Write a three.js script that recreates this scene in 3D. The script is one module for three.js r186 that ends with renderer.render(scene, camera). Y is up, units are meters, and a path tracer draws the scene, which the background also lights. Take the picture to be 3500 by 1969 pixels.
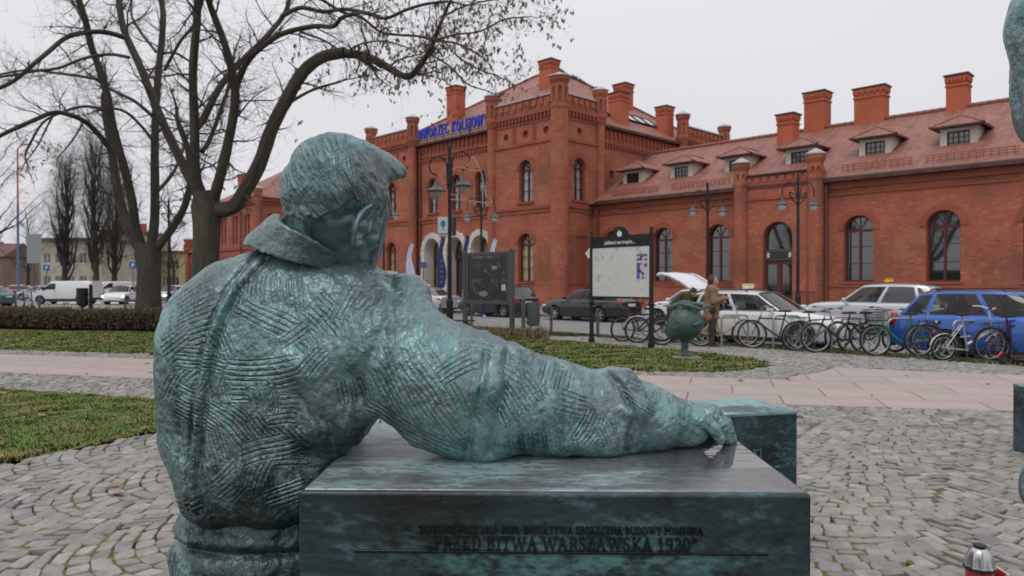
import * as THREE from 'three';
import { mergeGeometries, toCreasedNormals } from 'three/addons/utils/BufferGeometryUtils.js';
import { RoundedBoxGeometry } from 'three/addons/geometries/RoundedBoxGeometry.js';
import { FontLoader } from 'three/addons/loaders/FontLoader.js';
import { TextGeometry } from 'three/addons/geometries/TextGeometry.js';
import { Brush, Evaluator, SUBTRACTION } from 'three-bvh-csg';
import { createNoise2D, createNoise3D } from 'simplex-noise';

// ---------------------------------------------------------------- camera, sky, sun, exposure
const scene = new THREE.Scene();
const EYE = 1.6, F = 2500, CX = 1750, HY = 966;               // focal length and horizon of the 3500 x 1969 photograph
const camera = new THREE.PerspectiveCamera(2 * Math.atan(984.5 / F) * 180 / Math.PI, 3500 / 1969, 0.05, 2000);
camera.position.set(0, EYE, 0);
camera.rotation.x = -Math.atan(18.5 / F);
camera.focus = 1.45; camera.userData.fStop = 9;
const renderer = new THREE.WebGLRenderer({ antialias: true });
renderer.toneMapping = THREE.LinearToneMapping;
renderer.toneMappingExposure = 1.08;
renderer.shadowMap.enabled = true;
{
  const n0 = (a, b) => Math.sin(a * 3 + Math.sin(b * 7)) * Math.sin(b * 9 + Math.cos(a * 2)) + 0.5 * Math.sin(a * 7 + b * 11);
  const w = 256, h = 128, d = new Float32Array(w * h * 4);
  for (let j = 0; j < h; j++) for (let i = 0; i < w; i++) {
    const up = Math.sin(((j + 0.5) / h - 0.5) * Math.PI), e = Math.max(0, up), k = (j * w + i) * 4;
    const cl = 0.02 * n0(i / w * 6.283, j / h * 3.1), b = up < -0.2 ? 0.3 : (0.69 + 0.40 * e * e) * (1 + cl);   // even overcast, brighter overhead
    d[k] = b * 0.985; d[k + 1] = b * 0.982; d[k + 2] = b * 1.035; d[k + 3] = 1;
  }
  const sky = new THREE.DataTexture(d, w, h, THREE.RGBAFormat, THREE.FloatType);
  sky.mapping = THREE.EquirectangularReflectionMapping; sky.magFilter = sky.minFilter = THREE.LinearFilter; sky.needsUpdate = true;
  scene.background = sky; scene.environment = sky;
}
const sun = new THREE.DirectionalLight(new THREE.Color(1, 0.97, 0.92), 0.7);
sun.position.set(-20, 60, 12); sun.target.position.set(0, 0, -20);
sun.castShadow = true; sun.shadow.radius = 40; sun.shadow.mapSize.set(2048, 2048);
Object.assign(sun.shadow.camera, { left: -70, right: 70, top: 70, bottom: -70, near: 1, far: 200 });
scene.add(sun, sun.target);

// ---------------------------------------------------------------- helpers
const rng = (s) => () => { s |= 0; s = s + 0x6D2B79F5 | 0; let t = Math.imul(s ^ s >>> 15, 1 | s); t = t + Math.imul(t ^ t >>> 7, 61 | t) ^ t; return ((t ^ t >>> 14) >>> 0) / 4294967296; };
const n2 = createNoise2D(rng(11)), n3 = createNoise3D(rng(12));
const { clamp, lerp, smoothstep } = THREE.MathUtils;
const V = (x, y, z) => new THREE.Vector3(x, y, z);
const W = (px, py, d) => V((px - CX) / F * d, EYE - (py - HY) / F * d, -d);   // a point seen at a pixel, d metres deep
const G = (px, py) => W(px, py, F * EYE / (py - HY));                          // where that pixel meets level ground
const RX = 0.7000, RZ = 0.7141;                                                // the station's front runs 45 degrees across the view
const L = (x, z, y = 0) => V(3.09 + RX * x - RZ * z, y, -47.7 + RZ * x + RX * z);
const LROT = -Math.atan2(RZ, RX);
const taken = new Map();
function numbered(n) { const c = taken.get(n) ?? 0; taken.set(n, c + 1); return c ? n + '_' + String(c).padStart(3, '0') : n; }
function lit(m) { m.castShadow = m.receiveShadow = true; return m; }
function prep(g) {
  let q = g.index ? g.toNonIndexed() : g;
  if (!q.attributes.normal) q.computeVertexNormals();
  if (!q.attributes.uv) q.setAttribute('uv', new THREE.BufferAttribute(new Float32Array(q.attributes.position.count * 2), 2));
  for (const k of Object.keys(q.attributes)) if (!['position', 'normal', 'uv', 'color'].includes(k)) q.deleteAttribute(k);
  q.morphAttributes = {};
  return q;
}
const M = (list) => list.length === 1 ? prep(list[0]) : mergeGeometries(list.map(prep));
function mesh(name, geos, mat, parent) {
  const m = lit(new THREE.Mesh(Array.isArray(geos) ? M(geos) : geos, mat));
  m.name = parent ? name : numbered(name); (parent ?? scene).add(m); return m;
}
function tag(o, label, category, group, kind) { o.userData.label = label; if (category) o.userData.category = category; if (group) o.userData.group = group; if (kind) o.userData.kind = kind; return o; }
function thing(name, label, category, pos = [0, 0, 0], turn = 0, group) {
  const o = new THREE.Group(); o.name = numbered(name); scene.add(o);
  if (pos.isVector3) o.position.copy(pos); else o.position.set(...pos);
  o.rotation.y = turn; return tag(o, label, category, group);
}
function group(name, parent) { const o = new THREE.Group(); o.name = name; parent.add(o); return o; }
function dup(o, pos, turn, label, grp) {
  const c = o.clone(); c.name = numbered(o.name.replace(/_\d\d\d$/, '')); scene.add(c); c.userData = { ...o.userData };
  c.position.copy(pos); c.rotation.y = turn; if (label) c.userData.label = label; if (grp) c.userData.group = grp; return c;
}
// geometry shorthands
const at = (g, x, y, z, ry = 0, rx = 0, rz = 0) => { if (rx) g.rotateX(rx); if (rz) g.rotateZ(rz); if (ry) g.rotateY(ry); return g.translate(x, y, z); };
const box = (w, h, d, x = 0, y = 0, z = 0, ry = 0, rx = 0, rz = 0) => at(new THREE.BoxGeometry(w, h, d), x, y, z, ry, rx, rz);
const rbox = (w, h, d, r, x = 0, y = 0, z = 0, ry = 0, rx = 0, rz = 0) => at(new RoundedBoxGeometry(w, h, d, 2, r), x, y, z, ry, rx, rz);
const cyl = (r0, r1, h, x = 0, y = 0, z = 0, s = 14, rx = 0, rz = 0) => at(new THREE.CylinderGeometry(r1, r0, h, s), x, y, z, 0, rx, rz);   // r0 foot, r1 top
const lathe = (pts, s = 18) => new THREE.LatheGeometry(pts.map(([r, y]) => new THREE.Vector2(Math.max(r, 1e-4), y)), s);
function tube(pts, r, sides = 6, closed = false, cap = true) {     // swept tube; r a number or one radius for each point
  const n = pts.length, pos = [], nor = [], uv = [], idx = [];
  let up = V(0.13, 0.94, 0.31), len = 0; const t = V(0, 0, 0), a = V(0, 0, 0), b = V(0, 0, 0);
  for (let i = 0; i < n; i++) {
    const p0 = pts[closed ? (i - 1 + n) % n : Math.max(0, i - 1)], p1 = pts[closed ? (i + 1) % n : Math.min(n - 1, i + 1)];
    t.subVectors(p1, p0).normalize(); a.crossVectors(t, up);
    if (a.lengthSq() < 1e-6) a.crossVectors(t, V(1, 0, 0.2)); a.normalize(); b.crossVectors(a, t).normalize(); up.copy(b);
    if (i) len += pts[i].distanceTo(pts[i - 1]);
    const R = typeof r === 'number' ? r : r[i];
    for (let k = 0; k <= sides; k++) {
      const q = k / sides * Math.PI * 2, c = Math.cos(q), s = Math.sin(q), x = a.x * c + b.x * s, y = a.y * c + b.y * s, z = a.z * c + b.z * s;
      pos.push(pts[i].x + x * R, pts[i].y + y * R, pts[i].z + z * R); nor.push(x, y, z); uv.push(k / sides * Math.max(R, 0.004) * 6.28, len);
    }
  }
  const m = sides + 1;
  for (let i = 0; i < (closed ? n : n - 1); i++) for (let k = 0; k < sides; k++) { const j = (i + 1) % n; idx.push(i * m + k, j * m + k, i * m + k + 1, i * m + k + 1, j * m + k, j * m + k + 1); }
  if (cap && !closed) for (const [i, f] of [[0, 0], [n - 1, 1]]) for (let k = 1; k < sides - 1; k++) f ? idx.push(i * m, i * m + k + 1, i * m + k) : idx.push(i * m, i * m + k, i * m + k + 1);
  const g = new THREE.BufferGeometry();
  g.setAttribute('position', new THREE.Float32BufferAttribute(pos, 3)); g.setAttribute('normal', new THREE.Float32BufferAttribute(nor, 3)); g.setAttribute('uv', new THREE.Float32BufferAttribute(uv, 2));
  g.setIndex(idx); return g;
}
const bar = (a, b, r, s = 6) => tube([a, b], r, s);
const smoothPath = (pts, n) => new THREE.CatmullRomCurve3(pts, false, 'centripetal').getPoints(n);
function ring(c, R, r, axis = 'z', n = 28, s = 6) { const p = []; for (let i = 0; i < n; i++) { const a = i / n * Math.PI * 2, u = Math.cos(a) * R, v = Math.sin(a) * R; p.push(axis === 'z' ? V(c.x + u, c.y + v, c.z) : axis === 'y' ? V(c.x + u, c.y, c.z + v) : V(c.x, c.y + u, c.z + v)); } return tube(p, r, s, true); }
function shape(pts, holes = []) { const s = new THREE.Shape(pts.map(([x, y]) => new THREE.Vector2(x, y))); s.holes = holes; return s; }
function extrude(s, depth, bevel = 0) { return new THREE.ExtrudeGeometry(s, { depth, bevelEnabled: bevel > 0, bevelSize: bevel, bevelThickness: bevel, bevelSegments: 2, curveSegments: 14 }); }
function boxUV(g, k = 1) {                                          // texture coordinates in metres from the flat side each face lies on
  const q = prep(g), p = q.attributes.position, uv = new Float32Array(p.count * 2), a = V(0, 0, 0), b = V(0, 0, 0), c = V(0, 0, 0);
  for (let i = 0; i < p.count; i += 3) {
    a.fromBufferAttribute(p, i); b.fromBufferAttribute(p, i + 1); c.fromBufferAttribute(p, i + 2);
    const n = b.clone().sub(a).cross(c.clone().sub(a)), ax = Math.abs(n.x), ay = Math.abs(n.y), az = Math.abs(n.z);
    [a, b, c].forEach((v, j) => { const o = (i + j) * 2; if (az >= ax && az >= ay) { uv[o] = v.x * k; uv[o + 1] = v.y * k; } else if (ax >= ay) { uv[o] = v.z * k; uv[o + 1] = v.y * k; } else { uv[o] = v.x * k; uv[o + 1] = v.z * k; } });
  }
  q.setAttribute('uv', new THREE.BufferAttribute(uv, 2)); return q;
}
function polyFlat(pts, y, k = 1) {                                  // a level sheet from [x, z] corners
  const s = new THREE.Shape(pts.map(([x, z]) => new THREE.Vector2(x, -z))), g = new THREE.ShapeGeometry(s);
  g.rotateX(-Math.PI / 2); g.translate(0, y, 0); return boxUV(g, k);
}
// noise and textures
const hash2 = (x, y, s) => { let h = Math.imul(x, 374761393) + Math.imul(y, 668265263) + Math.imul(s, 1442695041) | 0; h = Math.imul(h ^ h >>> 13, 1274126177); return ((h ^ h >>> 16) >>> 0) / 4294967296; };
function pn(u, v, P, Q, s) { const x = u * P, y = v * Q, ix = Math.floor(x), iy = Math.floor(y), a = x - ix, b = y - iy, fa = a * a * (3 - 2 * a), fb = b * b * (3 - 2 * b), m = (k, n) => ((k % n) + n) % n; const x0 = m(ix, P), x1 = m(ix + 1, P), y0 = m(iy, Q), y1 = m(iy + 1, Q); return lerp(lerp(hash2(x0, y0, s), hash2(x1, y0, s), fa), lerp(hash2(x0, y1, s), hash2(x1, y1, s), fa), fb); }
function fbm(u, v, P, Q, o, s) { let a = 0.5, t = 0, w = 0; for (let i = 0; i < o; i++) { t += a * pn(u, v, P << i, Q << i, s + i); w += a; a *= 0.55; } return t / w; }   // repeats over 0..1
const toS = (x) => { x = clamp(x, 0, 1); return Math.round(255 * (x <= 0.0031308 ? x * 12.92 : 1.055 * Math.pow(x, 1 / 2.4) - 0.055)); };
function tex(w, h, fn, colour = true, repeat = 1) {
  const d = new Uint8Array(w * h * 4);
  for (let j = 0; j < h; j++) for (let i = 0; i < w; i++) { const c = fn((i + 0.5) / w, (j + 0.5) / h, i, j), k = (j * w + i) * 4; if (colour) { d[k] = toS(c[0]); d[k + 1] = toS(c[1]); d[k + 2] = toS(c[2]); } else d[k] = d[k + 1] = d[k + 2] = Math.round(clamp(c, 0, 1) * 255); d[k + 3] = 255; }
  const t = new THREE.DataTexture(d, w, h); t.wrapS = t.wrapT = THREE.RepeatWrapping; t.magFilter = THREE.LinearFilter; t.minFilter = THREE.LinearMipmapLinearFilter; t.generateMipmaps = true;
  if (colour) t.colorSpace = THREE.SRGBColorSpace; t.repeat.set(repeat, repeat); t.needsUpdate = true; return t;
}
const mix3 = (a, b, t) => [lerp(a[0], b[0], t), lerp(a[1], b[1], t), lerp(a[2], b[2], t)];
const mat = (c, rough = 0.7, metal = 0, more = {}) => { const m = new THREE.MeshPhysicalMaterial({ roughness: rough, metalness: metal, ...more }); if (Array.isArray(c)) m.color.setRGB(...c); else m.color.set(c); return m; };
const font = await new FontLoader().loadAsync('fonts/droid/droid_serif_regular.typeface.json');
const fontB = await new FontLoader().loadAsync('fonts/droid/droid_sans_bold.typeface.json');
function text(str, size, depth, f = font, seg = 3) { const g = new TextGeometry(str, { font: f, size, depth, curveSegments: seg, bevelEnabled: false }); g.computeBoundingBox(); return g; }
// a closed surface meshed from a distance field (surface nets)
function nets(sdf, lo, hi, cell) {
  const nx = Math.ceil((hi.x - lo.x) / cell) + 1, ny = Math.ceil((hi.y - lo.y) / cell) + 1, nz = Math.ceil((hi.z - lo.z) / cell) + 1, f = new Float32Array(nx * ny * nz).fill(1), B = 8, reach = B * cell * 1.25;
  for (let bz = 0; bz < nz; bz += B) for (let by = 0; by < ny; by += B) for (let bx = 0; bx < nx; bx += B) {
    const c = sdf(lo.x + (bx + B / 2) * cell, lo.y + (by + B / 2) * cell, lo.z + (bz + B / 2) * cell), far = Math.abs(c) > reach;
    for (let z = bz; z < Math.min(bz + B, nz); z++) for (let y = by; y < Math.min(by + B, ny); y++) for (let x = bx; x < Math.min(bx + B, nx); x++) f[(z * ny + y) * nx + x] = far ? c : sdf(lo.x + x * cell, lo.y + y * cell, lo.z + z * cell);
  }
  const id = new Int32Array(nx * ny * nz).fill(-1), pos = [], idx = [], sx = 1, sy = nx, sz = nx * ny;
  const E = [[0, sx], [0, sy], [0, sz], [sx, sx + sy], [sx, sx + sz], [sy, sy + sx], [sy, sy + sz], [sz, sz + sx], [sz, sz + sy], [sx + sy, sx + sy + sz], [sx + sz, sx + sy + sz], [sy + sz, sx + sy + sz]];
  const off = (o) => [o % nx, Math.floor(o / nx) % ny, Math.floor(o / sz)], EO = E.map(([a, b]) => [off(a), off(b)]);
  for (let z = 0; z < nz - 1; z++) for (let y = 0; y < ny - 1; y++) for (let x = 0; x < nx - 1; x++) {
    const o = (z * ny + y) * nx + x; let c = 0, ax = 0, ay = 0, az = 0;
    for (let e = 0; e < 12; e++) { const a = f[o + E[e][0]], b = f[o + E[e][1]]; if ((a < 0) === (b < 0)) continue; const t = a / (a - b), [p, q] = EO[e]; ax += p[0] + (q[0] - p[0]) * t; ay += p[1] + (q[1] - p[1]) * t; az += p[2] + (q[2] - p[2]) * t; c++; }
    if (c) { id[o] = pos.length / 3; pos.push(lo.x + (x + ax / c) * cell, lo.y + (y + ay / c) * cell, lo.z + (z + az / c) * cell); }
  }
  for (let z = 1; z < nz - 1; z++) for (let y = 1; y < ny - 1; y++) for (let x = 1; x < nx - 1; x++) {
    const o = (z * ny + y) * nx + x, s = f[o] < 0;
    for (const [step, u, v] of [[sx, sy, sz], [sy, sz, sx], [sz, sx, sy]]) {
      if (s === (f[o + step] < 0)) continue;
      const a = id[o], b = id[o - u], c = id[o - u - v], d = id[o - v]; if (a < 0 || b < 0 || c < 0 || d < 0) continue;
      s ? idx.push(a, b, c, a, c, d) : idx.push(a, c, b, a, d, c);
    }
  }
  const nor = new Float32Array(pos.length), h = cell * 0.6;
  for (let i = 0; i < pos.length; i += 3) { const x = pos[i], y = pos[i + 1], z = pos[i + 2]; let a = sdf(x + h, y, z) - sdf(x - h, y, z), b = sdf(x, y + h, z) - sdf(x, y - h, z), c = sdf(x, y, z + h) - sdf(x, y, z - h); const l = Math.hypot(a, b, c) || 1; nor[i] = a / l; nor[i + 1] = b / l; nor[i + 2] = c / l; }
  return { pos, nor, idx };
}
function netsGeo(sdf, lo, hi, cell, x0 = 0, y0 = 0, S = 1) {        // + side-by-side mapping in metres / S
  const { pos, nor, idx } = nets(sdf, lo, hi, cell), key = new Map(), P = [], N = [], U = [], I = [];
  const put = (v, ax) => { const k = v * 3 + ax; let i = key.get(k); if (i === undefined) { i = P.length / 3; key.set(k, i); const x = pos[v * 3], y = pos[v * 3 + 1], z = pos[v * 3 + 2]; P.push(x, y, z); N.push(nor[v * 3], nor[v * 3 + 1], nor[v * 3 + 2]); ax === 2 ? U.push((x - x0) / S, (y - y0) / S) : ax === 0 ? U.push((z - x0) / S + 0.37, (y - y0) / S) : U.push((x - x0) / S, (z - y0) / S + 0.61); } return i; };
  for (let i = 0; i < idx.length; i += 3) { const t = [idx[i], idx[i + 1], idx[i + 2]]; let a = 0, b = 0, c = 0; for (const v of t) { a += nor[v * 3]; b += nor[v * 3 + 1]; c += nor[v * 3 + 2]; } a = Math.abs(a); b = Math.abs(b); c = Math.abs(c) * 2.0; const ax = c >= a && c >= b ? 2 : a >= b ? 0 : 1; for (const v of t) I.push(put(v, ax)); }
  const g = new THREE.BufferGeometry(); g.setAttribute('position', new THREE.Float32BufferAttribute(P, 3)); g.setAttribute('normal', new THREE.Float32BufferAttribute(N, 3)); g.setAttribute('uv', new THREE.Float32BufferAttribute(U, 2)); g.setIndex(I); return g;
}
const smin = (a, b, k) => { const h = Math.max(k - Math.abs(a - b), 0) / k; return Math.min(a, b) - h * h * k * 0.25; };
const smax = (a, b, k) => -smin(-a, -b, k);
function cone(ax, ay, az, bx, by, bz, r1, r2) {                     // tapered capsule as a distance function
  const dx = bx - ax, dy = by - ay, dz = bz - az, l2 = dx * dx + dy * dy + dz * dz;
  return (x, y, z) => { const px = x - ax, py = y - ay, pz = z - az, t = clamp((px * dx + py * dy + pz * dz) / l2, 0, 1), ux = px - dx * t, uy = py - dy * t, uz = pz - dz * t; return Math.sqrt(ux * ux + uy * uy + uz * uz) - (r1 + (r2 - r1) * t); };
}
const cap = (a, b, r1, r2 = r1) => cone(a.x, a.y, a.z, b.x, b.y, b.z, r1, r2);
const ell = (c, rx, ry, rz) => (x, y, z) => { const a = (x - c.x) / rx, b = (y - c.y) / ry, d = (z - c.z) / rz, k = Math.sqrt(a * a + b * b + d * d); return (k - 1) * Math.min(rx, ry, rz); };
const blend = (list, k) => (x, y, z) => { let d = list[0](x, y, z); for (let i = 1; i < list.length; i++) d = smin(d, list[i](x, y, z), k); return d; };
// ---------------------------------------------------------------- the ground
const asphaltMap = tex(512, 512, (u, v) => { const a = fbm(u, v, 4, 4, 4, 3), g = hash2(Math.floor(u * 512), Math.floor(v * 512), 5); const b = 0.21 + 0.06 * (a - 0.5) + 0.05 * (g - 0.5); return [b * 1.03, b, b * 0.98]; }, true, 0.25);
const asphalt = mat([1, 1, 1], 0.9, 0, { map: asphaltMap });
const dirtMap = tex(512, 512, (u, v) => { const a = fbm(u, v, 8, 8, 4, 21), m = smoothstep(fbm(u, v, 10, 10, 4, 31), 0.44, 0.58), g = hash2(Math.floor(u * 512), Math.floor(v * 512), 9); return mix3([0.075 + 0.05 * a, 0.066 + 0.045 * a, 0.05 + 0.03 * a], [0.085 + 0.06 * g, 0.105 + 0.06 * g, 0.022 + 0.015 * g], m); }, true, 0.6);
const jointMat = mat([1, 1, 1], 0.95, 0, { map: dirtMap });
const stoneMap = tex(512, 512, (u, v) => { const a = fbm(u, v, 6, 6, 5, 41), g = hash2(Math.floor(u * 512), Math.floor(v * 512), 45); const b = 0.72 + 0.5 * (a - 0.5) + 0.3 * (g - 0.5); return [b, b * 0.985, b * 0.96]; }, true, 2.2);
const stoneBump = tex(256, 256, (u, v) => fbm(u, v, 12, 12, 4, 47), false, 4);
const settMat = mat([1, 1, 1], 0.78, 0, { map: stoneMap, vertexColors: true, bumpMap: stoneBump, bumpScale: 0.006 });
tag(mesh('ground', [polyFlat([[-700, 300], [700, 300], [700, -900], [-700, -900]], -0.16, 1)], mat([0.09, 0.085, 0.075], 0.95)), 'dull earth and asphalt reaching to the horizon', null, null, 'structure');
const lxz = (x, z) => { const p = L(x, z); return [p.x, p.z]; };
tag(mesh('road', [polyFlat([lxz(-120, 60), lxz(-24, 60), lxz(-24, 18.2), lxz(90, 18.2), lxz(90, 8.9), lxz(-120, 8.9)], -0.10, 1)], asphalt), 'grey asphalt road in front of the station', null, null, 'structure');
tag(mesh('station_pavement', [polyFlat([lxz(-120, 8.75), lxz(90, 8.75), lxz(90, -4.2), lxz(-120, -4.2)], 0.0, 1)], mat([1, 1, 1], 0.9, 0, { map: asphaltMap.clone(), color: new THREE.Color(1.35, 1.3, 1.22) })), 'pale grey pavement along the station wall', null, null, 'structure');
// the plaza bed: soil and moss that shows in the joints between the setts
const plaza = tag(mesh('cobbled_plaza', [polyFlat([lxz(-23.9, 18.32), lxz(90, 18.32), [60, 12], [-60, 12], [-46, -24], lxz(-23.9, 40)], -0.028, 1)], jointMat), 'grey granite setts laid in arcs with moss in the joints', null, null, 'structure');
{ // kerb stones between the plaza and the road
  const kerbMat = mat([0.30, 0.29, 0.275], 0.85, 0, { map: stoneMap });
  const k = tag(mesh('kerb', [box(0.14, 0.1, 0.1, ...L(-23.8, 18.26, -0.08).toArray(), LROT)], kerbMat), 'granite kerb stones along the road edge', null, null, 'structure');
  const g = boxUV(new RoundedBoxGeometry(0.985, 0.16, 0.13, 1, 0.012));
  for (let i = 0; i < 70; i++) { const m = lit(new THREE.Mesh(g, kerbMat)); m.name = 'kerb_stone'; m.position.copy(L(-23.3 + i, 18.26, -0.073)); m.rotation.y = LROT; k.add(m); }
  const k2 = tag(mesh('kerb', [box(0.14, 0.1, 0.1, ...L(-60, 8.83, -0.08).toArray(), LROT)], kerbMat), 'granite kerb along the station pavement', null, null, 'structure');
  for (let i = 0; i < 90; i++) { const m = lit(new THREE.Mesh(g, kerbMat)); m.name = 'kerb_stone'; m.position.copy(L(-59.3 + i, 8.83, -0.073)); m.rotation.y = LROT; k2.add(m); }
}
// outlines on the plaza, [x, z]: the slab path, lawns and the hedge bed
const inPoly = (x, z, P) => { let c = false; for (let i = 0, j = P.length - 1; i < P.length; j = i++) { const [a, b] = P[i], [d, e] = P[j]; if ((b > z) !== (e > z) && x < (d - a) * (z - b) / (e - b) + a) c = !c; } return c; };
const rounded = (pts, n) => new THREE.CatmullRomCurve3(pts.map(([x, z]) => V(x, 0, z)), true, 'centripetal').getPoints(n).slice(0, -1).map((p) => [p.x, p.z]);
const PD = [0.9644, 0.2645], PN = [0.2645, -0.9644];                 // along the path, and away from the camera
const pth = (s, n) => [-9.1 + PD[0] * s + PN[0] * n, -13.0 + PD[1] * s + PN[1] * n];   // near edge at n = 0
const pathPoly = [pth(-30, 0), pth(12.6, 0), [6.2, -9.05], [14, -8.2], [14, -11.2], [9.4, -12.35], [7.2, -13.2], [6.1, -13.75], [5.5, -13.0], [4.7, -12.35], pth(13.4, 2.62), pth(-30, 2.55)];
const lawnNear = [[-6.1, 2], [-4.9, -4.6], [-4.5, -6.45], [-4.29, -6.78], [-4.06, -7.3], [-3.82, -7.85], [-3.5, -8.6], [-3.9, -9.6], pth(2.9, -1.72), pth(-26, -1.5), [-24, 2]];
const lawnMid = [pth(-30, 3.3), pth(6, 3.5), [0.6, -13.75], [2.4, -13.12], [3.6, -13.05], [4.3, -13.35], [4.85, -13.9], [5.08, -14.5], [5.0, -15.4], [4.1, -17.0], [2.4, -18.9], [0.8, -20.6], [-0.6, -21.4], [-3.5, -21.9], [-8, -22.9], pth(-4, 9.6), pth(-30, 9.0)];
// ---- setts
function sett(w, d, h, r, col, g) {                                  // one cushion-topped stone, w by d, top at h
  const a = w / 2, b = d / 2, j = () => (r() - 0.5) * 0.12, c = 0.009 + 0.006 * r(), P = [[-a * (1 + j()), -b * (1 + j())], [a * (1 + j()), -b * (1 + j())], [a * (1 + j()), b * (1 + j())], [-a * (1 + j()), b * (1 + j())]];
  const tilt = [(r() - 0.5) * 0.018, (r() - 0.5) * 0.018], lv = [[-0.05, 1.0], [h - c * 0.9, 0.995], [h - c * 0.25, 0.96], [h, 0.88]], pts = [], idx = [];
  for (const [y, k] of lv) for (let i = 0; i < 8; i++) { const p = P[i >> 1], q = P[(i >> 1) + 1 & 3], t = i & 1 ? 0.5 : 0.05; const e = i & 1 ? 1.015 : 0.985; const x = (p[0] + (q[0] - p[0]) * t) * k * e, z = (p[1] + (q[1] - p[1]) * t) * k * e; pts.push([x, y + (y > 0 ? x * tilt[0] * 2 + z * tilt[1] * 2 : 0), z]); }
  for (let l = 0; l < 3; l++) for (let i = 0; i < 8; i++) { const o = l * 8, k = (i + 1) % 8; idx.push(o + i, o + 8 + i, o + k, o + k, o + 8 + i, o + 8 + k); }
  const o = 24; pts.push([0, h + 0.002, 0]); for (let i = 0; i < 8; i++) idx.push(32, o + (i + 1) % 8, o + i);
  return { pts, idx };
}
const settList = [];
{
  const r = rng(77), ok = (x, z) => !inPoly(x, z, pathPoly) && !inPoly(x, z, lawnNear) && !inPoly(x, z, lawnMid);
  const put = (x, z, rot, w, d) => { const q = L2(x, z); if (q[1] < 18.42 || q[0] < -23.6) return; if (!ok(x, z) || !ok(x + 0.06, z) || !ok(x - 0.06, z) || !ok(x, z + 0.06) || !ok(x, z - 0.06)) return; const depth = -z; if (depth < 2.2 || Math.abs(x) > depth * 0.78 + 0.8) return; settList.push({ x, z, rot, w, d }); };
  function L2(x, z) { const a = x - 3.09, b = z + 47.7; return [RX * a + RZ * b, -RZ * a + RX * b]; }
  const A = 0.62, ca = Math.cos(A), sa = Math.sin(A), LW = 1.40, rowD = 0.128, sag = 0.40;
  for (let lane = -14; lane < 15; lane++) for (let row = -145; row < 145; row++) {     // lanes of sagging rows: segmental arcs
    const n = 10 + (row & 1); let s = -LW / 2;
    for (let i = 0; i < n; i++) {
      const wd = LW / n * (0.9 + 0.2 * r()), u = s + wd / 2; s += wd; const t = u / (LW / 2), q = row * rowD + sag * (1 - t * t) * (lane & 1 ? 1 : 1), slope = -sag * 2 * t / (LW / 2);
      const lx = lane * LW + u, X = lx * ca - q * sa, Z = -7 + lx * sa + q * ca, ang = A + Math.atan(slope);
      if (Z < -21.5 || -Z < 2.2) continue;
      put(X + (r() - 0.5) * 0.012, Z + (r() - 0.5) * 0.012, -ang, (wd) / Math.cos(Math.atan(slope)) * 0.99 * (0.90 + 0.12 * r()), rowD * Math.cos(Math.atan(slope)) * 0.99 * (0.89 + 0.13 * r()));
    }
  }
  settList.forEach((s) => { const d2 = s.x * s.x + s.z * s.z + 2.5; const px = 1750 + s.x / -s.z * 2500, py = 966 + 4000 / -s.z; const hid = (px > 540 && px < 2010 && py > 1160) || (px > 1020 && px < 2740 && py > 1330); s.show = (px < -60 || px > 3560 || py > 2000 || hid ? 1e-3 : 1) / d2; });
  settList.sort((a, b) => b.show - a.show);
  const pal = [[0.315, 0.295, 0.275], [0.27, 0.26, 0.25], [0.36, 0.335, 0.31], [0.30, 0.285, 0.275], [0.33, 0.30, 0.265], [0.262, 0.252, 0.242]];
  const variants = []; for (let i = 0; i < 12; i++) variants.push(sett(1, 1, 0.012, r, null, null));
  const toGeo = (list) => {
    const P = [], U = [], C = [], I = [];
    for (const s of list) {
      const v = variants[Math.floor(r() * 12)], o = P.length / 3, c = Math.cos(s.rot), q = Math.sin(s.rot), col = pal[Math.floor(r() * pal.length)], k = 0.90 + 0.2 * r(), up = (r() - 0.5) * 0.005, ou = r() * 7, ov = r() * 7;
      for (const [x, y, z] of v.pts) { const a = x * s.w, b = z * s.d; P.push(s.x + a * c + b * q, y + up, s.z - a * q + b * c); U.push(a + ou + y, b + ov + y); C.push(col[0] * k * 1.16, col[1] * k * 1.17, col[2] * k * 1.19); }
      for (const i of v.idx) I.push(o + i);
    }
    const g = new THREE.BufferGeometry(); g.setAttribute('position', new THREE.Float32BufferAttribute(P, 3)); g.setAttribute('uv', new THREE.Float32BufferAttribute(U, 2)); g.setAttribute('color', new THREE.Float32BufferAttribute(C, 3)); g.setIndex(I); g.computeVertexNormals(); return g;
  };
  for (const s of settList.slice(0, 300)) { const { x, z } = s; const m = lit(new THREE.Mesh(toGeo([{ ...s, x: 0, z: 0 }]), settMat)); m.name = 'cobblestone'; m.position.set(x, 0, z); plaza.add(m); }
  const rest = lit(new THREE.Mesh(toGeo(settList.slice(300)), settMat)); rest.name = 'cobblestones'; rest.userData.kind = 'stuff'; plaza.add(rest);
  console.log('setts', settList.length);
}
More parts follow.
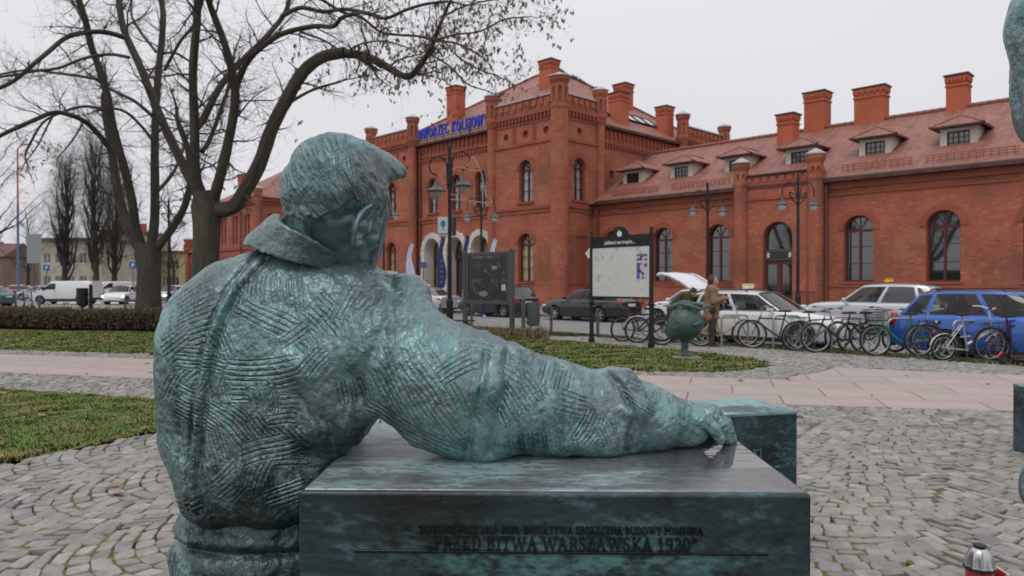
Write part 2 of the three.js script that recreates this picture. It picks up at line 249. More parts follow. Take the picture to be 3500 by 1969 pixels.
// ---- the pink slab path
const path = tag(mesh('slab_path', [polyFlat(pathPoly, -0.012, 1)], mat([0.2, 0.165, 0.145], 0.95)), 'pale pink granite slab path crossing the plaza', null, null, 'structure');
{
  const slabMap = tex(512, 512, (u, v) => { const a = fbm(u, v, 5, 5, 5, 61), g = hash2(Math.floor(u * 512), Math.floor(v * 512), 65), s = smoothstep(fbm(u, v, 3, 3, 3, 67), 0.45, 0.7); const b = 0.86 + 0.22 * (a - 0.5) + 0.12 * (g - 0.5) - 0.1 * s; return [b, b, b]; }, true, 0.5);
  const mats = [[0.43, 0.36, 0.33], [0.41, 0.345, 0.315], [0.445, 0.37, 0.34]].map((c) => mat(c, 0.72, 0, { map: slabMap }));
  const r = rng(5), clip = (poly, A, B, C) => { const out = []; for (let i = 0; i < poly.length; i++) { const p = poly[i], q = poly[(i + 1) % poly.length], a = A * p[0] + B * p[1] - C, b = A * q[0] + B * q[1] - C; if (a <= 0) out.push(p); if ((a < 0) !== (b < 0)) { const t = a / (a - b); out.push([p[0] + (q[0] - p[0]) * t, p[1] + (q[1] - p[1]) * t]); } } return out; };
  const clipRect = (P, cx, cz, dx, dz, w, d) => { let q = P; q = clip(q, dx, dz, dx * cx + dz * cz + w / 2); q = clip(q, -dx, -dz, -(dx * cx + dz * cz) + w / 2); q = clip(q, -dz, dx, -dz * cx + dx * cz + d / 2); q = clip(q, dz, -dx, dz * cx - dx * cz + d / 2); return q; };
  const SW = 1.25, SD = 0.86;
  for (let j = -4; j < 9; j++) for (let i = -12; i < 26; i++) {
    const [cx, cz] = pth(i * SW + (j & 1) * SW * 0.5, (j + 0.5) * SD);
    if (Math.abs(cx) > -cz * 0.78 + 1.5) continue;
    const q = clipRect(pathPoly, cx, cz, PD[0], PD[1], SW - 0.014, SD - 0.014); if (q.length < 3) continue;
    let area = 0; q.forEach((p, k) => { const n = q[(k + 1) % q.length]; area += p[0] * n[1] - n[0] * p[1]; }); if (Math.abs(area) < 0.02) continue;
    const s = new THREE.Shape(q.map(([x, z]) => new THREE.Vector2(x - cx, -(z - cz)))), g = new THREE.ExtrudeGeometry(s, { depth: 0.02, bevelEnabled: true, bevelSize: 0.003, bevelThickness: 0.003, bevelSegments: 1, bevelOffset: -0.003 });
    g.rotateX(-Math.PI / 2); const m = lit(new THREE.Mesh(boxUV(g, 1), mats[Math.floor(r() * 3)])); m.name = 'slab'; m.position.set(cx, -0.014 + r() * 0.003, cz); path.add(m);
  }
}
// ---- lawns
const lawnMap = tex(512, 512, (u, v) => { const a = fbm(u, v, 6, 6, 5, 81), b = fbm(u, v, 16, 16, 3, 85); return mix3([0.085, 0.11, 0.026], [0.15, 0.125, 0.06], smoothstep(a * 0.6 + b * 0.4, 0.42, 0.62)); }, true, 0.35);
const lawnMat = mat([1, 1, 1], 0.95, 0, { map: lawnMap });
const lawns = [[lawnNear, 'mown lawn with fallen leaves between the cobbles and the slab path'], [lawnMid, 'lawn strip beyond the slab path reaching round the bronze apple']].map(([p, l]) => tag(mesh('lawn', [polyFlat(p, 0.004, 1)], lawnMat), l, null, null, 'structure'));
function tuft(n, h, spread, seed, wide = 0.006) {
  const r = rng(seed), P = [], N = [], I = [];
  for (let i = 0; i < n; i++) {
    const a = r() * 6.28, x = (r() - 0.5) * spread, z = (r() - 0.5) * spread, hh = h * (0.55 + 0.6 * r()), le = hh * (0.25 + 0.6 * r()), w = wide * (0.7 + 0.6 * r()), c = Math.cos(a), s = Math.sin(a), o = P.length / 3;
    for (const [t, k] of [[0, 1], [0.55, 0.8], [1, 0.05]]) { const lx = le * t * t, y = hh * t; P.push(x + c * lx - s * w * k, y, z + s * lx + c * w * k, x + c * lx + s * w * k, y, z + s * lx - c * w * k); for (let q = 0; q < 2; q++) N.push(c * 0.3, 0.9, s * 0.3); }
    I.push(o, o + 2, o + 1, o + 1, o + 2, o + 3, o + 2, o + 4, o + 3, o + 3, o + 4, o + 5);
  }
  const g = new THREE.BufferGeometry(); g.setAttribute('position', new THREE.Float32BufferAttribute(P, 3)); g.setAttribute('normal', new THREE.Float32BufferAttribute(N, 3)); g.setAttribute('uv', new THREE.Float32BufferAttribute(new Float32Array(P.length / 3 * 2), 2)); g.setIndex(I); return g;
}
const grassMat = mat([1, 1, 1], 0.75, 0, { side: THREE.DoubleSide });
function scatter(name, label, category, geo, m, count, pick, colour, seed, sc = [0.7, 1.3], parent = null, lay = false) {
  const r = rng(seed), o = new THREE.InstancedMesh(geo, m, count), d = new THREE.Object3D(), c = new THREE.Color(); let n = 0;
  for (let t = 0; t < count * 30 && n < count; t++) { const p = pick(r); if (!p) continue; d.position.set(p[0], p[1] ?? 0, p[2]); d.rotation.set(lay ? (r() - 0.5) * 0.7 : 0, r() * 6.28, lay ? (r() - 0.5) * 0.7 : 0); d.scale.setScalar(lerp(sc[0], sc[1], r()) * (p[3] ?? 1)); d.updateMatrix(); o.setMatrixAt(n, d.matrix); const q = colour(r, p); c.setRGB(q[0], q[1], q[2]); o.setColorAt(n, c); n++; }
  o.count = n; lit(o); o.name = parent ? name : numbered(name); (parent ?? scene).add(o); if (label) tag(o, label, category, null, 'stuff'); else o.userData.kind = 'stuff'; return o;
}
const grassCol = (r, p) => { const k = n2(p[0] * 0.9, p[2] * 0.9) * 0.5 + n2(p[0] * 3.1, p[2] * 3.1) * 0.3 + (r() - 0.5) * 0.5, g = 0.8 + 0.5 * r(); return k < -0.35 ? [0.25 * g, 0.20 * g, 0.08 * g] : k < 0.05 ? [0.19 * g, 0.22 * g, 0.048 * g] : [0.125 * g, 0.205 * g, 0.036 * g]; };
const inView = (x, z, m = 0.6) => z < -1 && Math.abs(x) < -z * 0.72 + m;
scatter('grass', 'short green and straw coloured grass of the lawn beside the cobbles', 'grass', tuft(10, 0.036, 0.10, 1), grassMat, 30000, (r) => { const x = -11 + r() * 8.5, z = -11.5 + r() * 9.5; return inPoly(x, z, lawnNear) && inView(x, z, 1.6) && n2(x * 0.7, z * 0.7) + 0.7 * n2(x * 2.6, z * 2.6) > -0.75 + 0.35 * r() ? [x, 0.002, z, 0.8 + 0.35 * n2(x * 1.3 + 5, z * 1.3)] : null; }, grassCol, 101);
scatter('grass', 'grass of the lawn strip beyond the slab path', 'grass', tuft(10, 0.045, 0.17, 2, 0.010), grassMat, 34000, (r) => { const x = -20 + r() * 26, z = -24 + r() * 12; return inPoly(x, z, lawnMid) && inView(x, z) && !(x > -6.5 && x < -2.5 && r() < 0.6) && n2(x * 0.6, z * 0.6) + 0.7 * n2(x * 2.1, z * 2.1) > -0.75 + 0.35 * r() ? [x, 0.002, z, 0.85 + 0.35 * n2(x * 1.1 + 5, z * 1.1)] : null; }, grassCol, 102);
{ // weeds along the kerb below the bicycles, moss cushions in the joints, dead leaves
  const weed = (r) => { const x = 8 + r() * 32, p = L(x, 18.52 + r() * r() * 0.55); return n2(p.x * 0.8, p.z * 0.8) + r() * 0.8 > 0.1 && inView(p.x, p.z, 1) ? [p.x, 0, p.z] : null; };
  scatter('kerb_weeds', 'green weeds growing along the kerb below the bicycles', 'weeds', tuft(10, 0.06, 0.14, 3, 0.009), grassMat, 5200, weed, (r) => { const g = 0.7 + 0.6 * r(); return r() < 0.25 ? [0.17 * g, 0.14 * g, 0.06 * g] : [0.085 * g, 0.13 * g, 0.03 * g]; }, 103);
  const dry = (r) => { const x = -3.6 + r() * 4.6, z = -22.2 + r() * 2.0; return [x, 0, z]; };
  scatter('dry_stalks', 'dry brown stalks below the dark notice board', 'weeds', tuft(8, 0.34, 0.2, 4, 0.006), grassMat, 420, dry, (r) => { const g = 0.7 + 0.6 * r(); return [0.22 * g, 0.16 * g, 0.09 * g]; }, 104);
  const mossG = new THREE.SphereGeometry(0.024, 7, 4, 0, 6.29, 0, 1.57); mossG.scale(1.5, 0.5, 0.85);
  const mossy = (r) => { const s = settList[Math.floor(r() * r() * 5200)]; if (!s) return null; const e = Math.floor(r() * 4), dx = e === 0 ? s.w * 0.56 : e === 1 ? -s.w * 0.56 : (r() - 0.5) * s.w, dz = e === 2 ? s.d * 0.56 : e === 3 ? -s.d * 0.56 : (r() - 0.5) * s.d; const c = Math.cos(s.rot), q = Math.sin(s.rot), x = s.x + dx * c + dz * q, z = s.z - dx * q + dz * c; return n2(x * 0.75 + 9, z * 0.75) + n2(x * 2.5, z * 2.5) * 0.6 > -0.12 ? [x, -0.012 + r() * 0.006, z] : null; };
  scatter('moss', 'olive green moss cushions in the joints between the setts', 'moss', mossG, mat([1, 1, 1], 0.95), 11000, mossy, (r) => { const g = 0.7 + 0.6 * r(); return [0.115 * g, 0.13 * g, 0.025 * g]; }, 105, [0.5, 1.25]);
  const leafS = new THREE.Shape(); leafS.moveTo(0, -0.05); leafS.quadraticCurveTo(0.045, -0.02, 0.03, 0.02); leafS.lineTo(0, 0.06); leafS.lineTo(-0.03, 0.02); leafS.quadraticCurveTo(-0.045, -0.02, 0, -0.05);
  const leafG = new THREE.ShapeGeometry(leafS, 3); leafG.rotateX(-Math.PI / 2); { const p = leafG.attributes.position; for (let i = 0; i < p.count; i++) p.setY(i, Math.abs(p.getX(i)) * 0.5 + p.getZ(i) * p.getZ(i) * 4); leafG.computeVertexNormals(); }
  const any = (r) => { const x = -16 + r() * 24, z = -23 + r() * 18; const a = inPoly(x, z, lawnNear), b = inPoly(x, z, lawnMid); return inView(x, z) && (a || b || r() < 0.05) ? [x, a || b ? 0.04 : 0.014, z] : null; };
  scatter('fallen_leaves', 'scattered brown fallen leaves on the lawns and cobbles', 'leaves', leafG, mat([1, 1, 1], 0.8, 0, { side: THREE.DoubleSide }), 520, any, (r) => { const g = 0.6 + 0.8 * r(); return [0.24 * g, 0.13 * g, 0.065 * g]; }, 106, [0.6, 1.3], null, true);
}
{ // pale pavement and zebra bars by the far road on the left
  const q = (px, py) => { const p = G(px, py); return [p.x, p.z]; };
  tag(mesh('pavement', [polyFlat([q(-900, 1118), q(380, 1122), q(560, 1085), q(600, 1052), q(250, 1043), q(-900, 1042)], -0.012, 1)], mat([0.33, 0.31, 0.29], 0.9, 0, { map: stoneMap })), 'pale concrete pavement behind the hedge', null, null, 'structure');
  for (let i = 0; i < 5; i++) { const a = 165 + i * 66; tag(mesh('road_marking', [polyFlat([q(a, 1033), q(a + 44, 1034), q(a + 52, 1030), q(a + 10, 1029)], -0.096, 1)], mat([0.62, 0.62, 0.6], 0.8)), 'white crossing bar painted on the road by the white van', 'road marking', 'white crossing bars on the road'); }
}
// ---------------------------------------------------------------- the red brick station
const brickMap = (() => { const NX = 26, NY = 86, S = 1024; return tex(S, S, (u, v, i, j) => {   // 6.5 m x 6.45 m of brickwork
  const row = Math.floor(v * NY), fv = v * NY - row, x = u * NX + (row & 1) * 0.5, b = Math.floor(x), fu = x - b, h = hash2((b % NX + NX) % NX, row, 7), h2 = hash2((b % NX + NX) % NX, row, 8);
  const edge = Math.min(fu / 0.045, (1 - fu) / 0.045, fv / 0.13, (1 - fv) / 0.13), wear = fbm(u, v, 4, 4, 5, 71), soot = smoothstep(fbm(u, v, 6, 3, 5, 79), 0.52, 0.70), pale = smoothstep(fbm(u, v, 5, 5, 4, 83), 0.56, 0.72), g = hash2(i, j, 73);
  const base = mix3(h2 < 0.12 ? [0.22, 0.062, 0.04] : h2 > 0.86 ? [0.46, 0.165, 0.085] : [0.345, 0.088, 0.050], [0.40, 0.104, 0.056], h), k = 0.66 + 0.62 * wear + 0.14 * (g - 0.5);
  let c = [base[0] * k, base[1] * k, base[2] * k]; c = mix3(c, [0.15, 0.062, 0.045], 0.45 * soot); c = mix3(c, [0.47, 0.20, 0.11], 0.35 * pale); return edge < 1 ? mix3([0.28, 0.16, 0.11], c, clamp(edge, 0.25, 1)) : c; }, true, 1); })();
brickMap.repeat.set(1 / 6.5, 1 / 6.45);
const wearMap = (c0, c1, s, P = 3) => tex(256, 256, (u, v, i, j) => { const a = fbm(u, v, P, P, 5, s), g = hash2(i, j, s + 1); const q = mix3(c0, c1, smoothstep(a, 0.3, 0.7)), k = 0.94 + 0.12 * g; return [q[0] * k, q[1] * k, q[2] * k]; }, true, 0.3);
const brick = mat([1, 1, 1], 0.88, 0, { map: brickMap });
const brickTrim = mat([0.37, 0.105, 0.06], 0.88, 0, { map: wearMap([0.75, 0.75, 0.75], [1.0, 0.98, 0.95], 111) });
const chimneyMat = mat([0.47, 0.125, 0.062], 0.85, 0, { map: wearMap([0.86, 0.85, 0.85], [1, 1, 1], 113) });
const tileMap = tex(512, 512, (u, v, i, j) => { const row = Math.floor(v * 12), fv = v * 12 - row, x = u * 10 + (row & 1) * 0.5, b = Math.floor(x), fu = x - b, h = hash2((b % 10 + 10) % 10, row, 17), a = fbm(u, v, 4, 4, 5, 121), st = smoothstep(fbm(u, v, 9, 2, 4, 125), 0.5, 0.7); const k = (0.80 + 0.28 * h) * (0.72 + 0.56 * a) * (1 - 0.22 * st) * (fv < 0.1 ? 0.62 : 1) * (fu < 0.06 ? 0.8 : 1); return [0.325 * k, 0.132 * k, 0.100 * k]; }, true, 1);
tileMap.repeat.set(1 / 2.2, 1 / 3.4);
const tileBump = tex(256, 256, (u, v) => { const row = Math.floor(v * 12), fv = v * 12 - row, x = u * 10 + (row & 1) * 0.5, fu = x - Math.floor(x); return 0.5 + 0.4 * (1 - fv) - (fu < 0.08 ? 0.2 : 0); }, false, 1); tileBump.repeat.copy(tileMap.repeat);
const tile = mat([1, 1, 1], 0.62, 0, { map: tileMap, bumpMap: tileBump, bumpScale: 0.03 });
const whitePaint = mat([0.66, 0.62, 0.55], 0.85, 0, { map: wearMap([0.82, 0.81, 0.79], [1, 1, 1], 115) });
const frameMat = mat([0.10, 0.022, 0.016], 0.5), gutterMat = mat([0.06, 0.045, 0.04], 0.55, 0.3), pipeMat = mat([0.17, 0.07, 0.05], 0.6, 0.2);
const glassDark = mat([0.012, 0.014, 0.016], 0.04, 0, { ior: 2.0, clearcoat: 1, clearcoatRoughness: 0.03 });
const glassSky = mat([0.86, 0.88, 0.90], 0.02, 0, { transmission: 1, thickness: 0, ior: 1.7 });
const glassWarm = mat([0.85, 0.87, 0.86], 0.02, 0, { transmission: 1, thickness: 0, ior: 1.7 }), blindMat = mat([0.62, 0.62, 0.64], 0.9), curtainMat = mat([0.55, 0.47, 0.24], 0.9);
const leadMat = mat([0.42, 0.42, 0.42], 0.5, 0.3);
const station = thing('station_building', 'long red brick railway station with corner turrets and tiled roofs', 'station', L(0, 0, 0), LROT);
const arch = (cx, y0, w, top, n = 14) => { const r = w / 2, sp = top - r, p = [[cx - r, y0], [cx + r, y0]]; for (let i = 0; i <= n; i++) { const a = i / n * Math.PI; p.push([cx + r * Math.cos(a), sp + r * Math.sin(a)]); } return p; };
const uFrame = (cx, y0, w, top, f, n = 14) => { const o = arch(cx, y0, w, top, n), i = arch(cx, y0, w - 2 * f, top - f, n); return shape([o[1], ...o.slice(2), o[0], i[0], ...i.slice(2).reverse(), i[1]]); };
const asPath = (p) => new THREE.Path(p.map(([x, y]) => new THREE.Vector2(x, y)));
const circ = (cx, cy, r, n = 16) => Array.from({ length: n }, (_, i) => [cx + r * Math.cos(i / n * 6.2832), cy + r * Math.sin(i / n * 6.2832)]);
// everything on one wall is drawn on its face (x along, y up) and set in place by (ox, oz, turn)
function face(ox, oz, turn) { const m = new THREE.Matrix4().makeRotationY(turn).setPosition(ox, 0, oz); return (g) => { g.applyMatrix4(m); return g; }; }
function wall(pl, outline, holes, t = 0.5, name = 'wall', m = brick) { const g = boxUV(extrude(shape(outline, holes.map(asPath)), t)); g.translate(0, 0, -t); return mesh(name, [pl(g)], m, station); }
function archWindow(pl, cx, y0, w, top, glass, back = 0.28, o = {}) {       // frame, then each pane a child
  const r = w / 2, sp = top - r, f = 0.085, out = [];
  const ringShape = shape(arch(cx, y0, w, top), [asPath(arch(cx, y0 + f, w - 2 * f, top - f))]); const rg = extrude(ringShape, 0.09); rg.translate(0, 0, -back - 0.09); out.push(rg);
  out.push(box(w - 2 * f, 0.13, 0.11, cx, sp - 0.03, -back - 0.045)); out.push(box(0.11, sp - y0, 0.1, cx, (y0 + sp) / 2, -back - 0.045));
  for (const k of o.bars ?? [0.35, 0.68]) out.push(box(w - 2 * f, 0.04, 0.06, cx, y0 + (sp - y0) * k, -back - 0.05));
  for (const a of [-0.55, 0.55, 0]) out.push(at(box(0.045, r * 0.9, 0.05), cx + Math.sin(a) * r * 0.46, sp + Math.cos(a) * r * 0.46, -back - 0.05, 0, 0, -a));
  const win = mesh('window', out.map(pl), o.frame ?? frameMat, station);
  for (const s of [-1, 1]) { const g = new THREE.PlaneGeometry(r - f - 0.055, sp - y0 - f - 0.09); g.translate(cx + s * (r - f + 0.055) / 2, (y0 + f + sp - 0.095) / 2, -back - 0.06 - (s + 1) * 0.001); mesh('pane', [pl(g)], o.low && s ? glass : glass, win); }
  const tp = []; for (let i = 0; i <= 12; i++) { const a = i / 12 * Math.PI; tp.push([cx + (r - f) * Math.cos(a), sp + 0.04 + (r - f - 0.04) * Math.sin(a)]); }
  const tg = new THREE.ShapeGeometry(shape(tp)); tg.translate(0, 0, -back - 0.06); mesh('pane', [pl(tg)], o.topGlass ?? glass, win);
  if (glass !== glassDark) { const cg = new THREE.ShapeGeometry(shape(arch(cx, y0, w, top))); mesh(glass === glassSky ? 'blind' : 'curtain', [pl(cg.translate(0, 0, -back - 0.16))], glass === glassSky ? blindMat : curtainMat, win); }
  // brick arch round the head and a stone sill
  const h = shape([...arch(cx, sp, w + 0.62, top + 0.31)], [asPath(arch(cx, sp - 0.01, w + 0.04, top + 0.02))]); 
  const pts = []; for (let i = 0; i <= 14; i++) { const a = i / 14 * Math.PI; pts.push([cx + (r + 0.3) * Math.cos(a), sp + (r + 0.3) * Math.sin(a)]); } for (let i = 14; i >= 0; i--) { const a = i / 14 * Math.PI; pts.push([cx + (r + 0.012) * Math.cos(a), sp + (r + 0.012) * Math.sin(a)]); }
  const ag = extrude(shape(pts), 0.045); ag.translate(0, 0, 0.002); mesh('window_arch', [pl(boxUV(ag))], brickTrim, win);
  if (!o.noSill) mesh('window_sill', [pl(box(w + 0.28, 0.12, 0.3, cx, y0 - 0.062, 0.03 - 0.06))], brickTrim, win);
  return win;
}
const each = (name, geos, m, parent = station) => geos.map((g) => mesh(name, [g], m, parent));
const band = (pl, x0, x1, y, h, d) => pl(boxUV(box(x1 - x0, h, d + 0.02, (x0 + x1) / 2, y + h / 2, d / 2 - 0.01)));
function corbels(pl, x0, x1, y, h, d, step = 0.34, w = 0.17) { const o = [], n = Math.max(1, Math.round((x1 - x0) / step)); for (let i = 0; i < n; i++) { const x = x0 + (i + 0.5) * (x1 - x0) / n; o.push(pl(box(w, h, d, x, y + h / 2, d / 2 - 0.004)), pl(box(w * 0.6, h * 0.5, d * 0.6, x, y - h * 0.2, d * 0.3 - 0.004))); } return o; }
function turret(x, z, y0, y1, R = 0.52) {                                   // octagonal corner turret with slots and a stone cap
  const o = []; const oct = (r, r2, h, y) => { const g = new THREE.CylinderGeometry(r2, r, h, 8); g.rotateY(Math.PI / 8); g.translate(x, y + h / 2, z); return boxUV(g); };
  o.push(oct(R * 0.72, R * 1.05, 0.5, y0 - 0.5), oct(R * 1.05, R * 1.05, 0.16, y0), oct(R * 0.66, R * 0.66, y1 - y0 - 0.75, y0 + 0.16), oct(R * 0.86, R * 0.86, 0.22, y0 + 0.16), oct(R * 0.86, R * 0.86, 0.2, y1 - 0.8), oct(R * 0.86, R * 1.08, 0.24, y1 - 0.6), oct(R * 1.08, R * 1.08, 0.22, y1 - 0.36));
  const t = mesh('turret', o, brick, station);
  const posts = []; for (let q = 0; q < 8; q++) { const a = (q + 0.5) / 8 * Math.PI * 2; posts.push(at(box(R * 0.34, y1 - y0 - 1.1, R * 0.3), x + Math.sin(a) * R * 0.74, (y0 + y1) / 2 - 0.22, z + Math.cos(a) * R * 0.74, a)); }
  mesh('turret_posts', posts.map((g) => boxUV(g)), brick, t).userData.kind = 'stuff';
  mesh('turret_cap', [oct(R * 1.2, R * 1.16, 0.08, y1 - 0.14), oct(R * 1.12, 0.06, 0.26, y1 - 0.06)], leadMat, t);
}
function shaft(x, z, y0, y1, R = 0.5) { const g = new THREE.CylinderGeometry(R, R, y1 - y0, 8); g.rotateY(Math.PI / 8); g.translate(x, (y0 + y1) / 2, z); mesh('corner_shaft', [boxUV(g)], brick, station); }
// ---- main block: x -21.8 .. 0, z -21 .. 0
const FR = face(0, 0, 0), RECESS = face(0, -0.5, 0), SIDE = face(0, 0, Math.PI / 2), SIDEIN = face(-0.45, 0, Math.PI / 2);   // on SIDE, face x = -z: right-hand walls run from front (0) to back (21)
function pavilion(pl, x0, x1, wins, holes, o = {}) {
  const hl = [], top = 14.0; for (const c of wins) hl.push(arch(c, 7.1, 1.22, 9.95)); for (const c of o.ground ?? []) hl.push(arch(c, 1.65, 1.44, 4.95)); for (const c of holes) hl.push(circ(c, 11.72, 0.26));
  wall(pl, [[x0, -0.1], [x1, -0.1], [x1, top], [x0, top]], hl);
  for (const c of wins) archWindow(pl, c, 7.1, 1.22, 9.95, glassSky, 0.28, { topGlass: glassSky });
  for (const c of o.ground ?? []) archWindow(pl, c, 1.65, 1.44, 4.95, glassWarm, 0.28);
  each('string_course', [band(pl, x0, x1, 6.55, 0.2, 0.12), band(pl, x0, x1, 6.3, 0.22, 0.06), band(pl, x0, x1, 10.95, 0.16, 0.09), band(pl, x0, x1, 1.35, 0.12, 0.08)], brickTrim, station);
  each('plinth_course', [band(pl, x0, x1, -0.1, 1.45, 0.07)], brick, station);
  mesh('corbel_table', [...corbels(pl, x0, x1, 12.62, 0.26, 0.16), band(pl, x0, x1, 12.9, 0.24, 0.18), band(pl, x0, x1, 13.14, 0.14, 0.1)], brickTrim, station);
  mesh('merlon', corbels(pl, x0, x1, 13.5, 0.36, 0.10, 0.62, 0.4), brick, station);
  mesh('parapet_cap', [pl(box(x1 - x0, 0.09, 0.66, (x0 + x1) / 2, 14.045, -0.2))], leadMat, station);
  const n = holes.length, w = (x1 - x0 - 0.7) / n; const fr = []; for (let i = 0; i < n; i++) { const a = x0 + 0.35 + i * w + 0.1, b = a + w - 0.2; fr.push(pl(box(b - a, 0.07, 0.06, (a + b) / 2, 12.42, 0.028)), pl(box(0.07, 1.2, 0.06, a, 11.8, 0.029)), pl(box(0.07, 1.2, 0.06, b, 11.8, 0.029))); } mesh('panel_frame', fr, brickTrim, station);
  each('hole_backing', holes.map((c) => pl(new THREE.CircleGeometry(0.3, 16).translate(c, 11.72, -0.22))), brick, station);
}
pavilion(FR, -6.44, 0, [-3.1], [-5.0, -3.1, -1.2], { ground: [-3.1] });
pavilion(FR, -21.8, -15.85, [-18.8], [-20.6, -18.8, -17.0], { ground: [-18.8] });
pavilion(SIDE, 0.02, 4.2, [2.0], [2.0], {});
pavilion(SIDE, 14.6, 21, [17.8], [16, 17.8, 19.6], {});
each('niche', [SIDE(box(1.0, 3.2, 0.05, 2.2, 3.1, 0.0)), SIDE(box(1.5, 0.14, 0.14, 2.2, 1.5, 0.06)), SIDE(box(1.2, 0.1, 0.1, 2.2, 4.75, 0.04))], brickTrim, station);
wall(face(-21.8, 0, -Math.PI / 2), [[-21, -0.1], [0, -0.1], [0, 12.9], [-21, 12.9]], []);
for (const [x, z] of [[0, 0], [-6.44, 0], [-15.85, 0], [-21.8, 0], [0, -4.2], [0, -14.6], [0, -21], [-21.8, -21]]) { const big = x === 0 && z === 0; shaft(x, z, -0.1, 13, big ? 0.62 : 0.34); turret(x, z, 13.0, big ? 15.1 : 14.95, big ? 0.66 : 0.52); }
{ // recessed centre with three white portals
  const xs = [-13.85, -11.05, -8.2], hl = xs.flatMap((c) => [arch(c, 0, 1.95, 5.1), arch(c, 7.1, 1.22, 9.85)]);
  wall(RECESS, [[-15.85, -0.1], [-6.44, -0.1], [-6.44, 12.5], [-15.85, 12.5]], hl);
  for (const c of xs) {
    archWindow(RECESS, c, 7.1, 1.22, 9.85, glassSky);
    // rusticated stone surround: separate wedge stones round the head, blocks up the jambs
    const por = group('portal', station), N = 15, ro = 1.36, ri = 0.96, sp = 4.13;
    for (let i = 0; i < N; i++) { const a0 = i / N * Math.PI + 0.012, a1 = (i + 1) / N * Math.PI - 0.012, k = ro + (i & 1 ? 0.0 : 0.05), am = (a0 + a1) / 2; const g = extrude(shape([[c + ri * Math.cos(a0), sp + ri * Math.sin(a0)], [c + k * Math.cos(a0), sp + k * Math.sin(a0)], [c + k * Math.cos(am) * 1.0, sp + k * Math.sin(am)], [c + k * Math.cos(a1), sp + k * Math.sin(a1)], [c + ri * Math.cos(a1), sp + ri * Math.sin(a1)]]), 0.16); g.translate(0, 0, 0.004); mesh('voussoir', [RECESS(boxUV(g))], whitePaint, por); }
    for (const s of [-1, 1]) for (let j = 0; j < 9; j++) { const w = ro - ri + (j & 1 ? 0 : 0.06); mesh('block', [RECESS(box(w, 0.435, 0.16, c + s * (ri + w / 2), 0.23 + j * 0.457, 0.084))], whitePaint, por); }
    const rev = extrude(uFrame(c, 0, 1.945, 5.097, 0.045), 1.1); rev.translate(0, 0, -1.1); mesh('reveal', [RECESS(rev)], whitePaint, por);
    const fg = extrude(uFrame(c, 0, 1.85, 5.045, 0.115), 0.1); fg.translate(0, 0, -0.9);
    const dr = mesh('door', [RECESS(fg), RECESS(box(1.62, 0.14, 0.1, c, 3.3, -0.85)), RECESS(box(0.1, 3.3, 0.1, c, 1.65, -0.85)), RECESS(box(1.62, 0.9, 0.06, c, 0.45, -0.86)), RECESS(box(0.07, 1.5, 0.06, c, 4.1, -0.86))], frameMat, station);
    const pg = new THREE.ShapeGeometry(shape(arch(c, 3.3, 1.62, 4.93))); pg.translate(0, 0, -0.87); mesh('pane', [RECESS(pg)], glassWarm, dr);
    mesh('pane', [RECESS(new THREE.PlaneGeometry(1.62, 2.4).translate(c, 2.1, -0.88))], c === xs[1] ? glassDark : glassWarm, dr); { const cg = new THREE.ShapeGeometry(shape(arch(c, 0.05, 1.7, 4.98))); mesh('curtain', [RECESS(cg.translate(0, 0, -1.05))], curtainMat, dr); }
  }
  mesh('door_sign', [RECESS(box(1.7, 0.62, 0.08, -11.05, 3.72, -0.7))], mat([0.02, 0.022, 0.025], 0.4), station);
  each('string_course', [band(RECESS, -15.85, -6.44, 6.55, 0.2, 0.12), band(RECESS, -15.85, -6.44, 6.3, 0.22, 0.06), band(RECESS, -15.85, -6.44, 11.55, 0.12, 0.1)], brickTrim, station);
  mesh('corbel_table', [...corbels(RECESS, -15.85, -6.44, 11.2, 0.24, 0.14), ...corbels(RECESS, -15.85, -6.44, 11.95, 0.55, 0.1, 0.5, 0.3)], brickTrim, station);
  mesh('gutter', [RECESS(cyl(0.11, 0.11, 9.3, -11.15, 12.62, 0.32, 8, 0, Math.PI / 2)), RECESS(box(9.35, 0.1, 0.5, -11.15, 12.53, 0.12))], gutterMat, station);
  // side of the main block above the wing
  wall(SIDEIN, [[4.2, -0.1], [14.6, -0.1], [14.6, 12.5], [4.2, 12.5]], [circ(6.1, 9.3, 0.32)]);
  each('hole_backing', [SIDEIN(new THREE.CircleGeometry(0.36, 16).translate(6.1, 9.3, -0.3))], brick, station);
  mesh('corbel_table', [...corbels(SIDEIN, 4.2, 14.6, 11.2, 0.24, 0.14), band(SIDEIN, 4.2, 14.6, 11.46, 0.12, 0.1), ...corbels(SIDEIN, 4.2, 14.6, 11.85, 0.6, 0.1, 0.5, 0.3)], brickTrim, station);
  mesh('gutter', [SIDEIN(cyl(0.11, 0.11, 10.3, 9.4, 12.62, 0.32, 8, 0, Math.PI / 2)), SIDEIN(box(10.3, 0.1, 0.5, 9.4, 12.53, 0.12))], gutterMat, station);
  mesh('back_wall', [boxUV(box(21.8, 13, 0.5, -10.9, 6.4, -20.7))], brick, station);
  for (const x of [-15.35, -6.9]) mesh('downpipe', [cyl(0.075, 0.075, 12.4, x, 6.2, -0.36, 8), box(0.2, 0.3, 0.2, x, 12.2, -0.36)], pipeMat, station);
}
